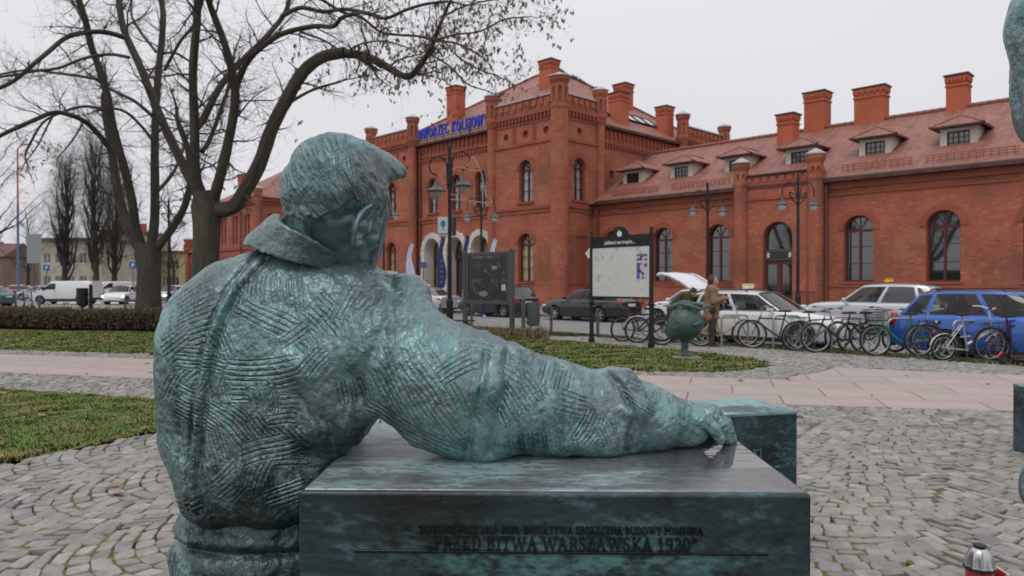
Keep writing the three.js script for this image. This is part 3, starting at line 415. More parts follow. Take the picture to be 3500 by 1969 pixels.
function slope(a, b, c, d, name, m = tile, th = 0.12) {                       // a roof face through a, b (eaves) and c, d (top), with thickness
  const q = d ? [a, b, c, d] : [a, b, c], n = b.clone().sub(a).cross(c.clone().sub(a)).normalize(), u = b.clone().sub(a).normalize(), v = n.clone().cross(u), P = [], U = [];
  const tri = (x, y, z) => { for (const p of [x, y, z]) { P.push(p.x, p.y, p.z); const r = p.clone().sub(a); U.push(r.dot(u), r.dot(v)); } };
  tri(a, b, c); if (d) tri(a, c, d); const lo = q.map((p) => p.clone().addScaledVector(n, -th));
  tri(lo[0], lo[2], lo[1]); if (d) tri(lo[0], lo[3], lo[2]); for (let i = 0; i < q.length; i++) { const j = (i + 1) % q.length; tri(q[i], lo[i], lo[j]); tri(q[i], lo[j], q[j]); }
  const g = new THREE.BufferGeometry(); g.setAttribute('position', new THREE.Float32BufferAttribute(P, 3)); g.setAttribute('uv', new THREE.Float32BufferAttribute(U, 2)); g.computeVertexNormals(); return mesh(name, [g], m, station);
}
{ // pyramid roof of the main block
  const e = 12.62, A = V(0.0, e, 0.0), B = V(-21.8, e, 0.0), C = V(-21.8, e, -21), D = V(0, e, -21), T1 = V(-9.6, 19.5, -10.5), T2 = V(-12.2, 19.5, -10.5);
  slope(B, A, T1, T2, 'roof'); slope(A, D, T1, null, 'roof'); slope(D, C, T2, T1, 'roof'); slope(C, B, T2, null, 'roof');
  const hips = []; for (const [p, q] of [[A, T1], [B, T2], [T1, T2], [D, T1]]) hips.push(bar(p.clone().setY(p.y + 0.06), q.clone().setY(q.y + 0.06), 0.12, 6)); mesh('ridge_tiles', hips, tile, station);
  // skylights on the right slope: panes between bars
  const R = (s, k) => { const b = A.clone().lerp(D, s / 21), t = T1; const up = V(-9.6, 6.88, 0).normalize(); return b.clone().addScaledVector(up, k).add(V(0.05, 0.12, 0)); };
  for (let i = 0; i < 7; i++) { const s0 = 5.2 + i * 1.25, p = [R(s0, 2.2), R(s0 + 1.1, 2.2), R(s0 + 1.1, 3.6), R(s0, 3.6)], g = new THREE.BufferGeometry().setFromPoints([p[0], p[1], p[2], p[0], p[2], p[3]]); g.computeVertexNormals(); const fr = mesh('skylight', p.map((q, k) => bar(q, p[(k + 1) % 4], 0.06, 5)), gutterMat, station); mesh('pane', [g], mat([0.55, 0.57, 0.6], 0.08, 0.0, { clearcoat: 1 }), fr); }
}
function chimney(x, z, y0, y1, w = 1.05, d = 0.8) { const o = [boxUV(box(w, y1 - y0, d, x, (y0 + y1) / 2, z)), boxUV(box(w + 0.1, 0.12, d + 0.1, x, y1 - 0.62, z)), boxUV(box(w + 0.12, 0.22, d + 0.12, x, y1 - 0.2, z))]; for (let i = 0; i < 5; i++) for (const s of [-1, 1]) o.push(box(0.12, 0.16, 0.1, x - w / 2 + (i + 0.5) * w / 5, y1 - 0.36, z + s * (d / 2 + 0.02)), box(0.1, 0.16, 0.12, x + s * (w / 2 + 0.02), y1 - 0.36, z - d / 2 + (i + 0.5) * d / 5)); const c = mesh('chimney', o, chimneyMat, station); mesh('chimney_cap', [box(w + 0.24, 0.08, d + 0.24, x, y1 - 0.04, z)], gutterMat, c); }
for (const a of [[-6.9, -6.5, 16.4, 18.9, 1.25, 1.0], [-15.2, -4.0, 14.6, 17.95, 1.25, 1.0], [-1.3, -8.0, 13, 15.6, 1.1, 1.05], [-1.3, -14.0, 13, 15.6, 1.0, 1.0], [-5, -13.5, 15, 18.0, 1.2, 1.1]]) chimney(...a);
// ---- wings: front wall at z -3.42
const WG = face(0, -3.42, 0), BAY = face(0, -2.95, 0), winX = [1.75, 5.65, 9.5, 17.5, 21.4, 25.3, 29.2, 33.1];
wall(WG, [[0, -0.1], [46, -0.1], [46, 7.0], [0, 7.0]], winX.map((c) => arch(c, 1.65, 1.46, 5.05)));
for (const c of winX) archWindow(WG, c, 1.65, 1.46, 5.05, glassDark, 0.3);
each('string_course', [band(WG, 0, 11, 1.35, 0.14, 0.1), band(WG, 15.75, 46, 1.35, 0.14, 0.1), band(WG, 0, 11, 6.15, 0.12, 0.07), band(WG, 15.75, 46, 6.15, 0.12, 0.07), band(WG, 0, 11, 6.5, 0.34, 0.12), band(WG, 15.75, 46, 6.5, 0.34, 0.12)], brickTrim, station);
each('plinth_course', [band(WG, 0.4, 11, -0.1, 1.44, 0.06), band(WG, 15.8, 46, -0.1, 1.44, 0.06)], brick, station);
for (const [a, b] of [[0.6, 10.9], [15.9, 46]]) mesh('gutter', [WG(cyl(0.12, 0.12, b - a, (a + b) / 2, 6.98, 0.45, 8, 0, Math.PI / 2)), WG(box(b - a, 0.1, 0.5, (a + b) / 2, 6.9, 0.22))], gutterMat, station);
for (const x of [0.55, 10.85, 15.95]) mesh('downpipe', [cyl(0.075, 0.075, 6.8, x, 3.4, -3.2, 8), box(0.22, 0.36, 0.2, x, 6.5, -3.2), cyl(0.1, 0.1, 2.0, x, 1.0, -3.2, 8)], pipeMat, station);
slope(V(-0.4, 6.95, -2.85), V(46, 6.95, -2.85), V(46, 11.25, -10.42), V(-0.4, 11.25, -10.42), 'roof'); slope(V(46, 6.95, -18), V(-0.4, 6.95, -18), V(-0.4, 11.25, -10.42), V(46, 11.25, -10.42), 'roof');
mesh('ridge_tiles', Array.from({ length: 115 }, (_, i) => { const g = cyl(0.14, 0.12, 0.39, 0.4 + i * 0.4, 11.3, -10.42, 6, 0, Math.PI / 2); return g; }), tile, station);
mesh('flashing', [bar(V(0.05, 7.0, -3.1), V(0.05, 11.3, -10.4), 0.09, 5)], gutterMat, station);
for (const [a, b] of [[1.5, 5.2], [6.2, 10.2], [16.6, 20.0], [20.6, 24.4], [25, 29]]) { const o = [], y = 7.42, z = -3.62; for (const k of [0, 0.12, 0.24]) o.push(box(b - a, 0.03, 0.03, (a + b) / 2, y + 0.08 + k, z)); for (let x = a; x < b; x += 0.3) o.push(box(0.03, 0.36, 0.03, x, y + 0.16, z)); mesh('snow_guard', o, brickTrim, station); }
for (const a of [[11.7, -7.9, 9.2, 11.9, 1.0, 0.9], [12.35, -10.6, 10.6, 13.6, 1.25, 1.1], [15.6, -10.6, 10.6, 13.3, 1.7, 0.9], [20.2, -10.6, 10.6, 13.1, 1.0, 0.95], [28, -10.6, 10.6, 13.2, 1.2, 0.9]]) chimney(...a);
{ // bay with the side door
  wall(BAY, [[11, -0.1], [15.75, -0.1], [15.75, 7.55], [11, 7.55]], [arch(13.4, 0, 1.7, 4.95)], 0.8);
  each('string_course', [band(BAY, 11, 15.75, 7.0, 0.14, 0.1), band(BAY, 11, 15.75, 6.2, 0.12, 0.08)], brickTrim, station);
  mesh('merlon', corbels(BAY, 11.5, 15.3, 7.18, 0.3, 0.08, 0.5, 0.3), brick, station);
  mesh('parapet_cap', [BAY(box(4.8, 0.08, 0.7, 13.37, 7.6, -0.2))], gutterMat, station);
  for (const x of [11.25, 15.5]) { shaft(x, -2.95, -0.1, 7.1, 0.42); turret(x, -2.95, 7.1, 8.5, 0.46); }
  const fr = extrude(shape(arch(13.4, 0, 1.7, 4.95), [asPath(arch(13.4, 3.45, 1.46, 4.83))]), 0.1); fr.translate(0, 0, -0.42); const d = mesh('door', [BAY(fr), BAY(box(0.12, 3.3, 0.06, 13.4, 1.65, -0.31))], frameMat, station);
  const pg = new THREE.ShapeGeometry(shape(arch(13.4, 3.45, 1.46, 4.83))); pg.translate(0, 0, -0.38); mesh('pane', [BAY(pg)], glassDark, d);
  for (const s of [-1, 1]) mesh('pane', [BAY(new THREE.PlaneGeometry(0.5, 1.7).translate(13.4 + s * 0.42, 1.75, -0.316))], glassDark, d);
  const sg = mesh('door_sign', [BAY(box(1.6, 0.56, 0.08, 13.4, 3.12, -0.27))], mat([0.09, 0.095, 0.1], 0.4), station); mesh('sign_face', [BAY(box(1.46, 0.42, 0.02, 13.4, 3.12, -0.222))], mat([0.03, 0.032, 0.035], 0.4), sg); mesh('sign_mark', [-0.62, 0.62].map((x) => BAY(box(0.14, 0.26, 0.02, 13.4 + x, 3.12, -0.208))), mat([0.6, 0.6, 0.6], 0.6), sg);
  mesh('railing', Array.from({ length: 9 }, (_, i) => BAY(cyl(0.015, 0.015, 1.1, 14.7 + i * 0.14, 0.55, 0.9, 5))).concat([BAY(box(1.3, 0.05, 0.05, 15.2, 1.12, 0.9))]), mat([0.09, 0.03, 0.025], 0.6), station);
}
// dormers: white cheeks, six-pane window, hipped tile roof
for (const [c, dark] of [[1.85, 1], [5.7, 0], [9.6, 0], [13.5, 0], [17.6, 0], [21.5, 0], [25.4, 0]]) {
  const z0 = -5.45, y0 = 8.12, w = 1.62, h = 1.22, D = group('dormer', station);
  const fr = extrude(shape([[c - w / 2, y0 - 0.3], [c + w / 2, y0 - 0.3], [c + w / 2, y0 + h], [c - w / 2, y0 + h]], [asPath([[c - 0.5, y0 + 0.12], [c + 0.5, y0 + 0.12], [c + 0.5, y0 + 0.98], [c - 0.5, y0 + 0.98]])]), 0.1); fr.translate(0, 0, z0 - 0.1); mesh('front', [fr], whitePaint, D);
  for (const s of [-1, 1]) { const ck = extrude(shape([[0.1, -0.3], [0.1, h], [2.3, h], [0.1, -0.3 + 0.06]]), 0.08); ck.rotateY(Math.PI / 2); ck.translate(c + s * (w / 2 - 0.04) - 0.04, y0, z0); mesh('cheek', [ck], whitePaint, D); }
  const ck = []; ck.push(box(1.0, 0.07, 0.07, c, y0 + 0.155, z0 - 0.06), box(1.0, 0.07, 0.07, c, y0 + 0.945, z0 - 0.06), box(0.07, 0.86, 0.07, c - 0.465, y0 + 0.55, z0 - 0.06), box(0.07, 0.86, 0.07, c + 0.465, y0 + 0.55, z0 - 0.06), box(0.05, 0.74, 0.06, c, y0 + 0.55, z0 - 0.06), box(0.03, 0.74, 0.05, c - 0.24, y0 + 0.55, z0 - 0.06), box(0.03, 0.74, 0.05, c + 0.24, y0 + 0.55, z0 - 0.06), box(0.92, 0.03, 0.05, c, y0 + 0.42, z0 - 0.061), box(0.92, 0.03, 0.05, c, y0 + 0.68, z0 - 0.061));
  mesh('window_frame', ck, mat([0.035, 0.012, 0.012], 0.5), D); mesh('pane', [new THREE.PlaneGeometry(0.94, 0.8).translate(c, y0 + 0.55, z0 - 0.08)], glassDark, D);
  const e = y0 + h, a = w / 2 + 0.38, zf = z0 + 0.42, pk = V(c, e + 0.62, z0 - 0.5), bk = V(c, e + 0.62, z0 - 3.2), A = V(c - a, e, zf), B = V(c + a, e, zf), Bb = V(c + a, e, z0 - 2.4), Ab = V(c - a, e, z0 - 2.4);
  for (const q of [[A, B, pk, null], [B, Bb, bk, pk], [Ab, A, pk, bk]]) { const s = slope(...q, 'dormer_roof', tile, 0.1); D.add(s); }
  mesh('hip_tiles', [bar(A, pk, 0.07, 5), bar(B, pk, 0.07, 5), bar(pk, bk, 0.07, 5)], tile, D); mesh('soffit', [box(2 * a - 0.1, 0.05, 0.5, c, e - 0.06, z0 + 0.2)], gutterMat, D);
}
// left wing and its end block
const WL = face(-21.8, -3.42, 0);
wall(WL, [[-20.6, -0.1], [0, -0.1], [0, 7.0], [-20.6, 7.0]], [2.4, 6.4, 10.4, 14.4, 18.2].map((c) => arch(-c, 1.65, 1.46, 5.05)));
for (const c of [2.4, 6.4, 10.4, 14.4, 18.2]) archWindow(WL, -c, 1.65, 1.46, 5.05, glassDark, 0.3);
slope(V(-42.4, 6.95, -2.85), V(-21.4, 6.95, -2.85), V(-21.4, 11.25, -10.42), V(-42.4, 11.25, -10.42), 'roof');
mesh('gutter', [WL(cyl(0.12, 0.12, 20, -10.3, 6.98, 0.45, 8, 0, Math.PI / 2))], gutterMat, station);
{
  const EF = face(0, 0.6, 0), ES = face(-42.3, 0.6, Math.PI / 2), slit = (pl, xs, y0, y1) => xs.map((c) => arch(c, y0, 0.46, y1));
  const fx = [-44.4, -45.2, -47.4, -48.2, -50.4, -51.2], sx = [1.4, 2.2, 4.6, 5.4];
  wall(EF, [[-53.1, -0.1], [-42.3, -0.1], [-42.3, 10.6], [-53.1, 10.6]], [...slit(EF, fx, 5.9, 9.0), arch(-47.8, 1.6, 1.4, 4.6)]);
  wall(ES, [[0, -0.1], [12, -0.1], [12, 10.6], [0, 10.6]], [...slit(ES, sx, 5.9, 9.0)]);
  for (const c of fx) archWindow(EF, c, 5.9, 0.46, 9.0, glassDark, 0.2, { noSill: 1 }); for (const c of sx) archWindow(ES, c, 5.9, 0.46, 9.0, glassDark, 0.2, { noSill: 1 });
  each('string_course', [band(EF, -53.1, -42.3, 5.2, 0.24, 0.14), band(ES, 0, 12, 5.2, 0.24, 0.14), band(EF, -53.1, -42.3, 10.3, 0.3, 0.2), band(ES, 0, 12, 10.3, 0.3, 0.2)], brickTrim, station); mesh('corbel_table', corbels(EF, -53.1, -42.3, 9.95, 0.3, 0.16), brickTrim, station); mesh('corbel_table', corbels(ES, 0, 12, 9.95, 0.3, 0.16), brickTrim, station);
  const A = V(-41.9, 10.7, 1.0), B = V(-53.5, 10.7, 1.0), C = V(-53.5, 10.7, -13), D = V(-41.9, 10.7, -13), T1 = V(-47.4, 14.6, -5.0), T2 = V(-48.0, 14.6, -7); slope(B, A, T1, null, 'roof'); slope(A, D, T2, T1, 'roof'); slope(D, C, T2, null, 'roof'); slope(C, B, T1, T2, 'roof');
  shaft(-42.3, 0.6, -0.1, 10.5, 0.4); shaft(-53.1, 0.6, -0.1, 10.5, 0.4); turret(-42.3, 0.6, 10.4, 11.7, 0.5); turret(-53.1, 0.6, 10.4, 11.7, 0.5); chimney(-51.2, -2.0, 11, 14.2, 1.3, 1.0);
  mesh('downpipe', [cyl(0.09, 0.09, 10.4, -45.9, 5.2, 0.85, 8)], pipeMat, station);
  // low annex at the far end
  const AX = face(0, -1.5, 0); wall(AX, [[-67, -0.1], [-53.1, -0.1], [-53.1, 5.7], [-67, 5.7]], [arch(-64, 1, 1.2, 4.2), arch(-60.5, 1, 1.2, 4.2), arch(-57, 1, 1.2, 4.2)]); for (const c of [-64, -60.5, -57]) archWindow(AX, c, 1, 1.2, 4.2, glassDark, 0.25);
  wall(face(-67, -1.5, Math.PI / 2), [[0, -0.1], [8, -0.1], [8, 5.7], [0, 5.7]], []); slope(V(-67.3, 5.6, -1.0), V(-53, 5.6, -1.0), V(-53, 7.4, -6), V(-67.3, 7.4, -6), 'roof'); shaft(-66.8, -1.5, -0.1, 6, 0.45); turret(-66.8, -1.5, 5.9, 7.4, 0.6);
}
// blue letters on the eaves of the centre
{ const blue = mat([0.015, 0.04, 0.42], 0.4), word = 'DWORZEC KOLEJOWY'; let x = 0; const sg = thing('roof_sign', 'blue block letters reading DWORZEC KOLEJOWY on the station roof edge', 'sign', L(-15.1, -0.05, 12.95), LROT);
  for (const ch of word) { if (ch === ' ') { x += 0.42; continue; } const g = text(ch, 0.82, 0.14, fontB); const w = g.boundingBox.max.x; g.translate(x, 0, 0); x += w + 0.1; mesh('letter', [g], blue, sg); }
  const k = 8.3 / x; sg.scale.set(k, 1, 1); mesh('rail', [box(x, 0.05, 0.05, x / 2, -0.1, 0.05), ...Array.from({ length: 9 }, (_, i) => box(0.04, 0.5, 0.04, 0.2 + i * (x - 0.4) / 8, -0.2, 0.02))], gutterMat, sg); }
// ---------------------------------------------------------------- the bronze monument
const TS = 2048, TM = 1.3, TX0 = -0.82, TY0 = 0.92;                  // relief sheet: 1.3 m x 1.3 m
const relief = new Float32Array(TS * TS).fill(0.5);
{ // comb strokes drawn into the clay: [px, py, half length, half width, stroke angle, spacing] as they lie on the coat
  const D = 1.52, r = rng(303);
  const patches = [[640, 1075, 95, 115, -24, 17], [905, 1010, 75, 120, 82, 17], [930, 1092, 150, 42, 26, 19], [1010, 1150, 60, 30, -32, 17], [905, 1298, 135, 80, -4, 18], [630, 1230, 62, 120, -38, 16], [600, 1350, 60, 80, -62, 15], [742, 1280, 100, 36, 86, 15], [845, 1478, 105, 48, 47, 16], [938, 1468, 100, 72, 50, 15], [968, 1566, 80, 38, 1, 15], [735, 1560, 130, 52, 72, 15], [885, 1655, 66, 56, 78, 14], [800, 1640, 66, 60, -42, 15], [665, 1815, 80, 70, 82, 22], [640, 1480, 110, 40, 84, 16], [980, 1690, 70, 40, -20, 15], [760, 1180, 60, 40, 60, 15],
    [1230, 1330, 42, 66, 76, 15], [1390, 1335, 140, 70, 64, 18], [1500, 1300, 130, 64, 58, 18], [1400, 1465, 165, 46, 27, 17], [1560, 1440, 90, 40, 52, 17], [1795, 1262, 66, 58, 46, 17], [1905, 1292, 46, 66, -72, 17], [1770, 1350, 62, 92, 58, 15], [1860, 1512, 52, 130, 82, 15], [2010, 1460, 60, 50, -60, 15], [1960, 1380, 60, 40, 20, 16], [2080, 1490, 50, 40, 70, 14], [1640, 1160, 70, 40, 14, 15], [1570, 1240, 70, 40, -30, 16], [1120, 1080, 70, 50, 40, 18], [1080, 1230, 60, 40, -50, 16], [2210, 1360, 70, 40, 35, 13]];
  for (let i = 0; i < 10; i++) patches.push([500 + r() * 700, 960 + r() * 900, 40 + r() * 60, 20 + r() * 40, r() * 180, 13 + r() * 6]);
  for (const [px, py, hl, hw, ang, sp] of patches) {
    const k = D / F / TM * TS, cx = ((px - CX) / F * D - TX0) / TM * TS, cy = (EYE - (py - HY) / F * D - TY0) / TM * TS, a = -ang * Math.PI / 180, ca = Math.cos(a), sa = Math.sin(a), A = hl * k, B = hw * k, R = Math.ceil(Math.hypot(A, B)), ph = r() * 9, bend = (r() - 0.5) * 0.16, S = sp * k, seed = r() * 99;
    for (let y = Math.floor(cy - R); y < cy + R; y++) for (let x = Math.floor(cx - R); x < cx + R; x++) {
      if (x < 0 || y < 0 || x >= TS || y >= TS) continue; const dx = x - cx, dy = y - cy, s = dx * ca + dy * sa, t = -dx * sa + dy * ca + bend * s * s / A + n2(x * 0.004 + seed, y * 0.004) * S * 0.5;
      const line = Math.floor(t / S + ph), fr = t / S + ph - line, hl2 = A * (0.72 + 0.4 * hash2(line + 500, Math.floor(seed * 10), 4)), off = A * 0.2 * (hash2(line + 700, Math.floor(seed * 10), 5) - 0.5);
      const m = clamp((hl2 - Math.abs(s - off)) / (7 * k), 0, 1) * clamp((B - Math.abs(t)) / (4 * k) + 0.5, 0, 1); if (m <= 0) continue;
      const w = smoothstep(0.5 - Math.abs(fr - 0.5), 0.06, 0.34), rough = 0.75 + 0.35 * n2(x * 0.06, y * 0.06 + seed), v = clamp(w * 1.15 * rough, 0, 1), o = y * TS + x;
      relief[o] = lerp(relief[o], 0.62 - 0.34 * (1 - v) * (0.3 + 0.9 * hash2(line + 300, 7, Math.floor(seed * 9))), m);
    }
  }
}
const stainsAndShade = [[1110, 1560, 170, 0.75], [1000, 1480, 110, 0.6], [960, 1640, 150, 0.6], [740, 1620, 130, 0.55], [660, 1400, 90, 0.42], [1100, 1700, 120, 0.7], [840, 1720, 140, 0.6], [1760, 1500, 90, 0.4], [700, 1850, 200, 0.9], [900, 1850, 260, 1.0]].map(([a, b, r, k]) => [(a - CX) / F * 1.52, EYE - (b - HY) / F * 1.52, r / F * 1.52, k]);   // dark, streaky patina with some shade of the lower coat painted in
const bronzeCol = new Uint8Array(TS * TS * 4), bronzeH = new Uint8Array(TS * TS * 4), bronzeR = new Uint8Array(TS * TS * 4);
for (let j = 0; j < TS; j++) for (let i = 0; i < TS; i++) {
  const u = (i + 0.5) / TS, v = (j + 0.5) / TS, o = j * TS + i, k = o * 4, g = hash2(i, j, 3);
  const big = fbm(u, v, 5, 5, 4, 201), mid = fbm(u, v, 26, 20, 4, 205), fine = fbm(u, v, 120, 120, 3, 209), brush = fbm(u + 0.03 * mid + v * 0.3, v - u * 0.4, 110, 30, 3, 213), drip = fbm(u, v, 34, 3, 4, 217);
  let h = relief[o] + (mid - 0.5) * 0.30 + (fine - 0.5) * 0.34 + (brush - 0.5) * 0.3;
  // patina: verdigris, browner grey where it has been rubbed, darker in drips and in the low spots of the fine grain
  const grain = fbm(u, v, 200, 200, 2, 221);
  let c = mix3([0.285, 0.475, 0.475], [0.175, 0.33, 0.34], smoothstep(mid * 0.55 + fine * 0.3 + grain * 0.15, 0.32, 0.68));
  c = mix3(c, [0.205, 0.24, 0.255], 0.75 * smoothstep(big * 0.6 + brush * 0.28 + grain * 0.12, 0.42, 0.62));
  c = mix3(c, [0.075, 0.125, 0.135], 0.6 * smoothstep(drip * 0.5 + big * 0.35 + grain * 0.15, 0.48, 0.66));
  const wx = TX0 + u * TM, wy = TY0 + v * TM; let st = 0; for (const [sx, sy, sr, sk] of stainsAndShade) { const q = ((wx - sx) ** 2 + (wy - sy) ** 2) / (sr * sr); if (q < 1.6) st = Math.max(st, sk * (1 - q / 1.6)); }
  if (st > 0) c = mix3(c, [0.045, 0.066, 0.074], 0.85 * smoothstep(st + 0.9 * (drip - 0.5) + 0.4 * (grain - 0.5) + 0.9 * (mid - 0.5), 0.10, 0.75));  // patina blotches and painted lower-coat shade, mixed into the colour together
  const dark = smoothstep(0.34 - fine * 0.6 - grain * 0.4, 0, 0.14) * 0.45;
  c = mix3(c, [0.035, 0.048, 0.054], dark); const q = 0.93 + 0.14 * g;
  bronzeCol[k] = toS(c[0] * q); bronzeCol[k + 1] = toS(c[1] * q); bronzeCol[k + 2] = toS(c[2] * q); bronzeCol[k + 3] = 255;
  bronzeH[k] = bronzeH[k + 1] = bronzeH[k + 2] = Math.round(clamp(h, 0, 1) * 255); bronzeH[k + 3] = 255;
}
const dataTex = (d, w, h, c) => { const t = new THREE.DataTexture(d, w, h); t.wrapS = t.wrapT = THREE.RepeatWrapping; t.magFilter = THREE.LinearFilter; t.minFilter = THREE.LinearMipmapLinearFilter; t.generateMipmaps = true; if (c) t.colorSpace = THREE.SRGBColorSpace; t.needsUpdate = true; return t; };
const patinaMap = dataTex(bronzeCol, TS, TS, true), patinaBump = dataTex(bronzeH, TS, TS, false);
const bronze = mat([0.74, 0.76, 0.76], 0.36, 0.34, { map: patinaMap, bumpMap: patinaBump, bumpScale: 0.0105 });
// hair and head: long strokes, no combs
const hairCol = [], hairTex = (() => { const S = 1024, H = new Uint8Array(S * S * 4), C = new Uint8Array(S * S * 4); for (let j = 0; j < S; j++) for (let i = 0; i < S; i++) { const u = (i + 0.5) / S, v = (j + 0.5) / S, k = (j * S + i) * 4, w = 0.3 * (fbm(u, v, 4, 4, 3, 301) - 0.5), st = fbm(u + v * 0.5 + w * 0.5, v + w * 0.3, 34, 5, 4, 305), mid = fbm(u, v, 10, 10, 4, 309), fine = fbm(u, v, 60, 60, 3, 313), st2 = fbm(u + v * 0.5 + w * 0.5, v + w * 0.3, 60, 6, 3, 317);
  let c = mix3([0.27, 0.405, 0.41], [0.15, 0.26, 0.275], smoothstep(mid, 0.35, 0.65)); c = mix3(c, [0.22, 0.235, 0.25], 0.8 * smoothstep(fbm(u, v, 5, 5, 3, 321), 0.46, 0.6)); const dk = Math.max(0.5 * smoothstep(0.47 - st, 0, 0.12), smoothstep(0.42 - st2, 0, 0.1) * 0.5, smoothstep(0.38 - fine, 0, 0.1) * 0.5); c = mix3(c, [0.045, 0.07, 0.076], 0.6 * dk);
  C[k] = toS(c[0]); C[k + 1] = toS(c[1]); C[k + 2] = toS(c[2]); C[k + 3] = 255; H[k] = H[k + 1] = H[k + 2] = Math.round(clamp(0.5 + (st - 0.5) * 1.3 + (st2 - 0.5) * 0.8 + (fine - 0.5) * 0.3, 0, 1) * 255); H[k + 3] = 255; } return [dataTex(C, S, S, true), dataTex(H, S, S, false)]; })();
const bronzeHair = mat([0.80, 0.82, 0.82], 0.36, 0.34, { map: hairTex[0], bumpMap: hairTex[1], bumpScale: 0.0075 });
const skinTex = (() => { const S = 512; return [tex(S, S, (u, v) => { const a = fbm(u, v, 5, 5, 4, 331), b = fbm(u, v, 24, 24, 4, 335), d = fbm(u, v, 18, 3, 4, 339); let c = mix3([0.135, 0.235, 0.245], [0.07, 0.135, 0.145], smoothstep(a, 0.38, 0.62)); c = mix3(c, [0.20, 0.34, 0.345], 0.6 * smoothstep(d, 0.52, 0.66)); return mix3(c, [0.03, 0.05, 0.055], 0.6 * smoothstep(0.42 - b, 0, 0.12)); }), tex(S, S, (u, v) => fbm(u, v, 20, 20, 4, 343), false)]; })();
const bronzeSkin = mat([0.95, 0.95, 0.95], 0.36, 0.3, { map: skinTex[0], bumpMap: skinTex[1], bumpScale: 0.005 });
const gs = (t) => Math.exp(-t * t);
const DT = 1.65, px2m = (d) => d / F, yOf = (py, d = DT) => EYE - (py - HY) * d / F, xOf = (px, d = DT) => (px - CX) * d / F;
function lofted(levels, p = 2.3) {                                    // levels [y, cx, cz, a, b] from the top down
  const y1 = levels[0][0], y0 = levels[levels.length - 1][0], N = 400, T = [];
  const c = (k) => new THREE.CatmullRomCurve3(levels.map((l) => V(l[0], l[k], 0)), false, 'centripetal').getPoints(900);
  const cs = [1, 2, 3, 4].map(c); for (let i = 0; i <= N; i++) { const y = y1 + (y0 - y1) * i / N; T.push(cs.map((pts) => { let lo = 0, hi = pts.length - 1; while (hi - lo > 1) { const m = lo + hi >> 1; if (pts[m].x > y) lo = m; else hi = m; } const t = clamp((y - pts[lo].x) / (pts[hi].x - pts[lo].x || 1), 0, 1); return lerp(pts[lo].y, pts[hi].y, t); })); }
  return (x, y, z) => { const q = clamp((y1 - y) / (y1 - y0) * N, 0, N), i = Math.min(N - 1, Math.floor(q)), f = q - i, A = T[i], B = T[i + 1], cx = lerp(A[0], B[0], f), cz = lerp(A[1], B[1], f), a = lerp(A[2], B[2], f), b = lerp(A[3], B[3], f); const dx = Math.abs(x - cx) / a, dz = Math.abs(z - cz) / b, k = Math.pow(Math.pow(dx, p) + Math.pow(dz, p), 1 / p); return Math.max((k - 1) * Math.min(a, b) * 0.92, y - y1, y0 - y); };
}
const segXY = (pts) => (x, y) => { let m = 9; for (let i = 0; i < pts.length - 1; i++) { const [ax, ay] = pts[i], [bx, by] = pts[i + 1], dx = bx - ax, dy = by - ay, t = clamp(((x - ax) * dx + (y - ay) * dy) / (dx * dx + dy * dy), 0, 1); m = Math.min(m, Math.hypot(x - ax - dx * t, y - ay - dy * t)); } return m; };
const statue = thing('bronze_statue', 'green patinated bronze man in a coat leaning his arm on the lettered bronze block', 'statue', [0, 0, 0]);
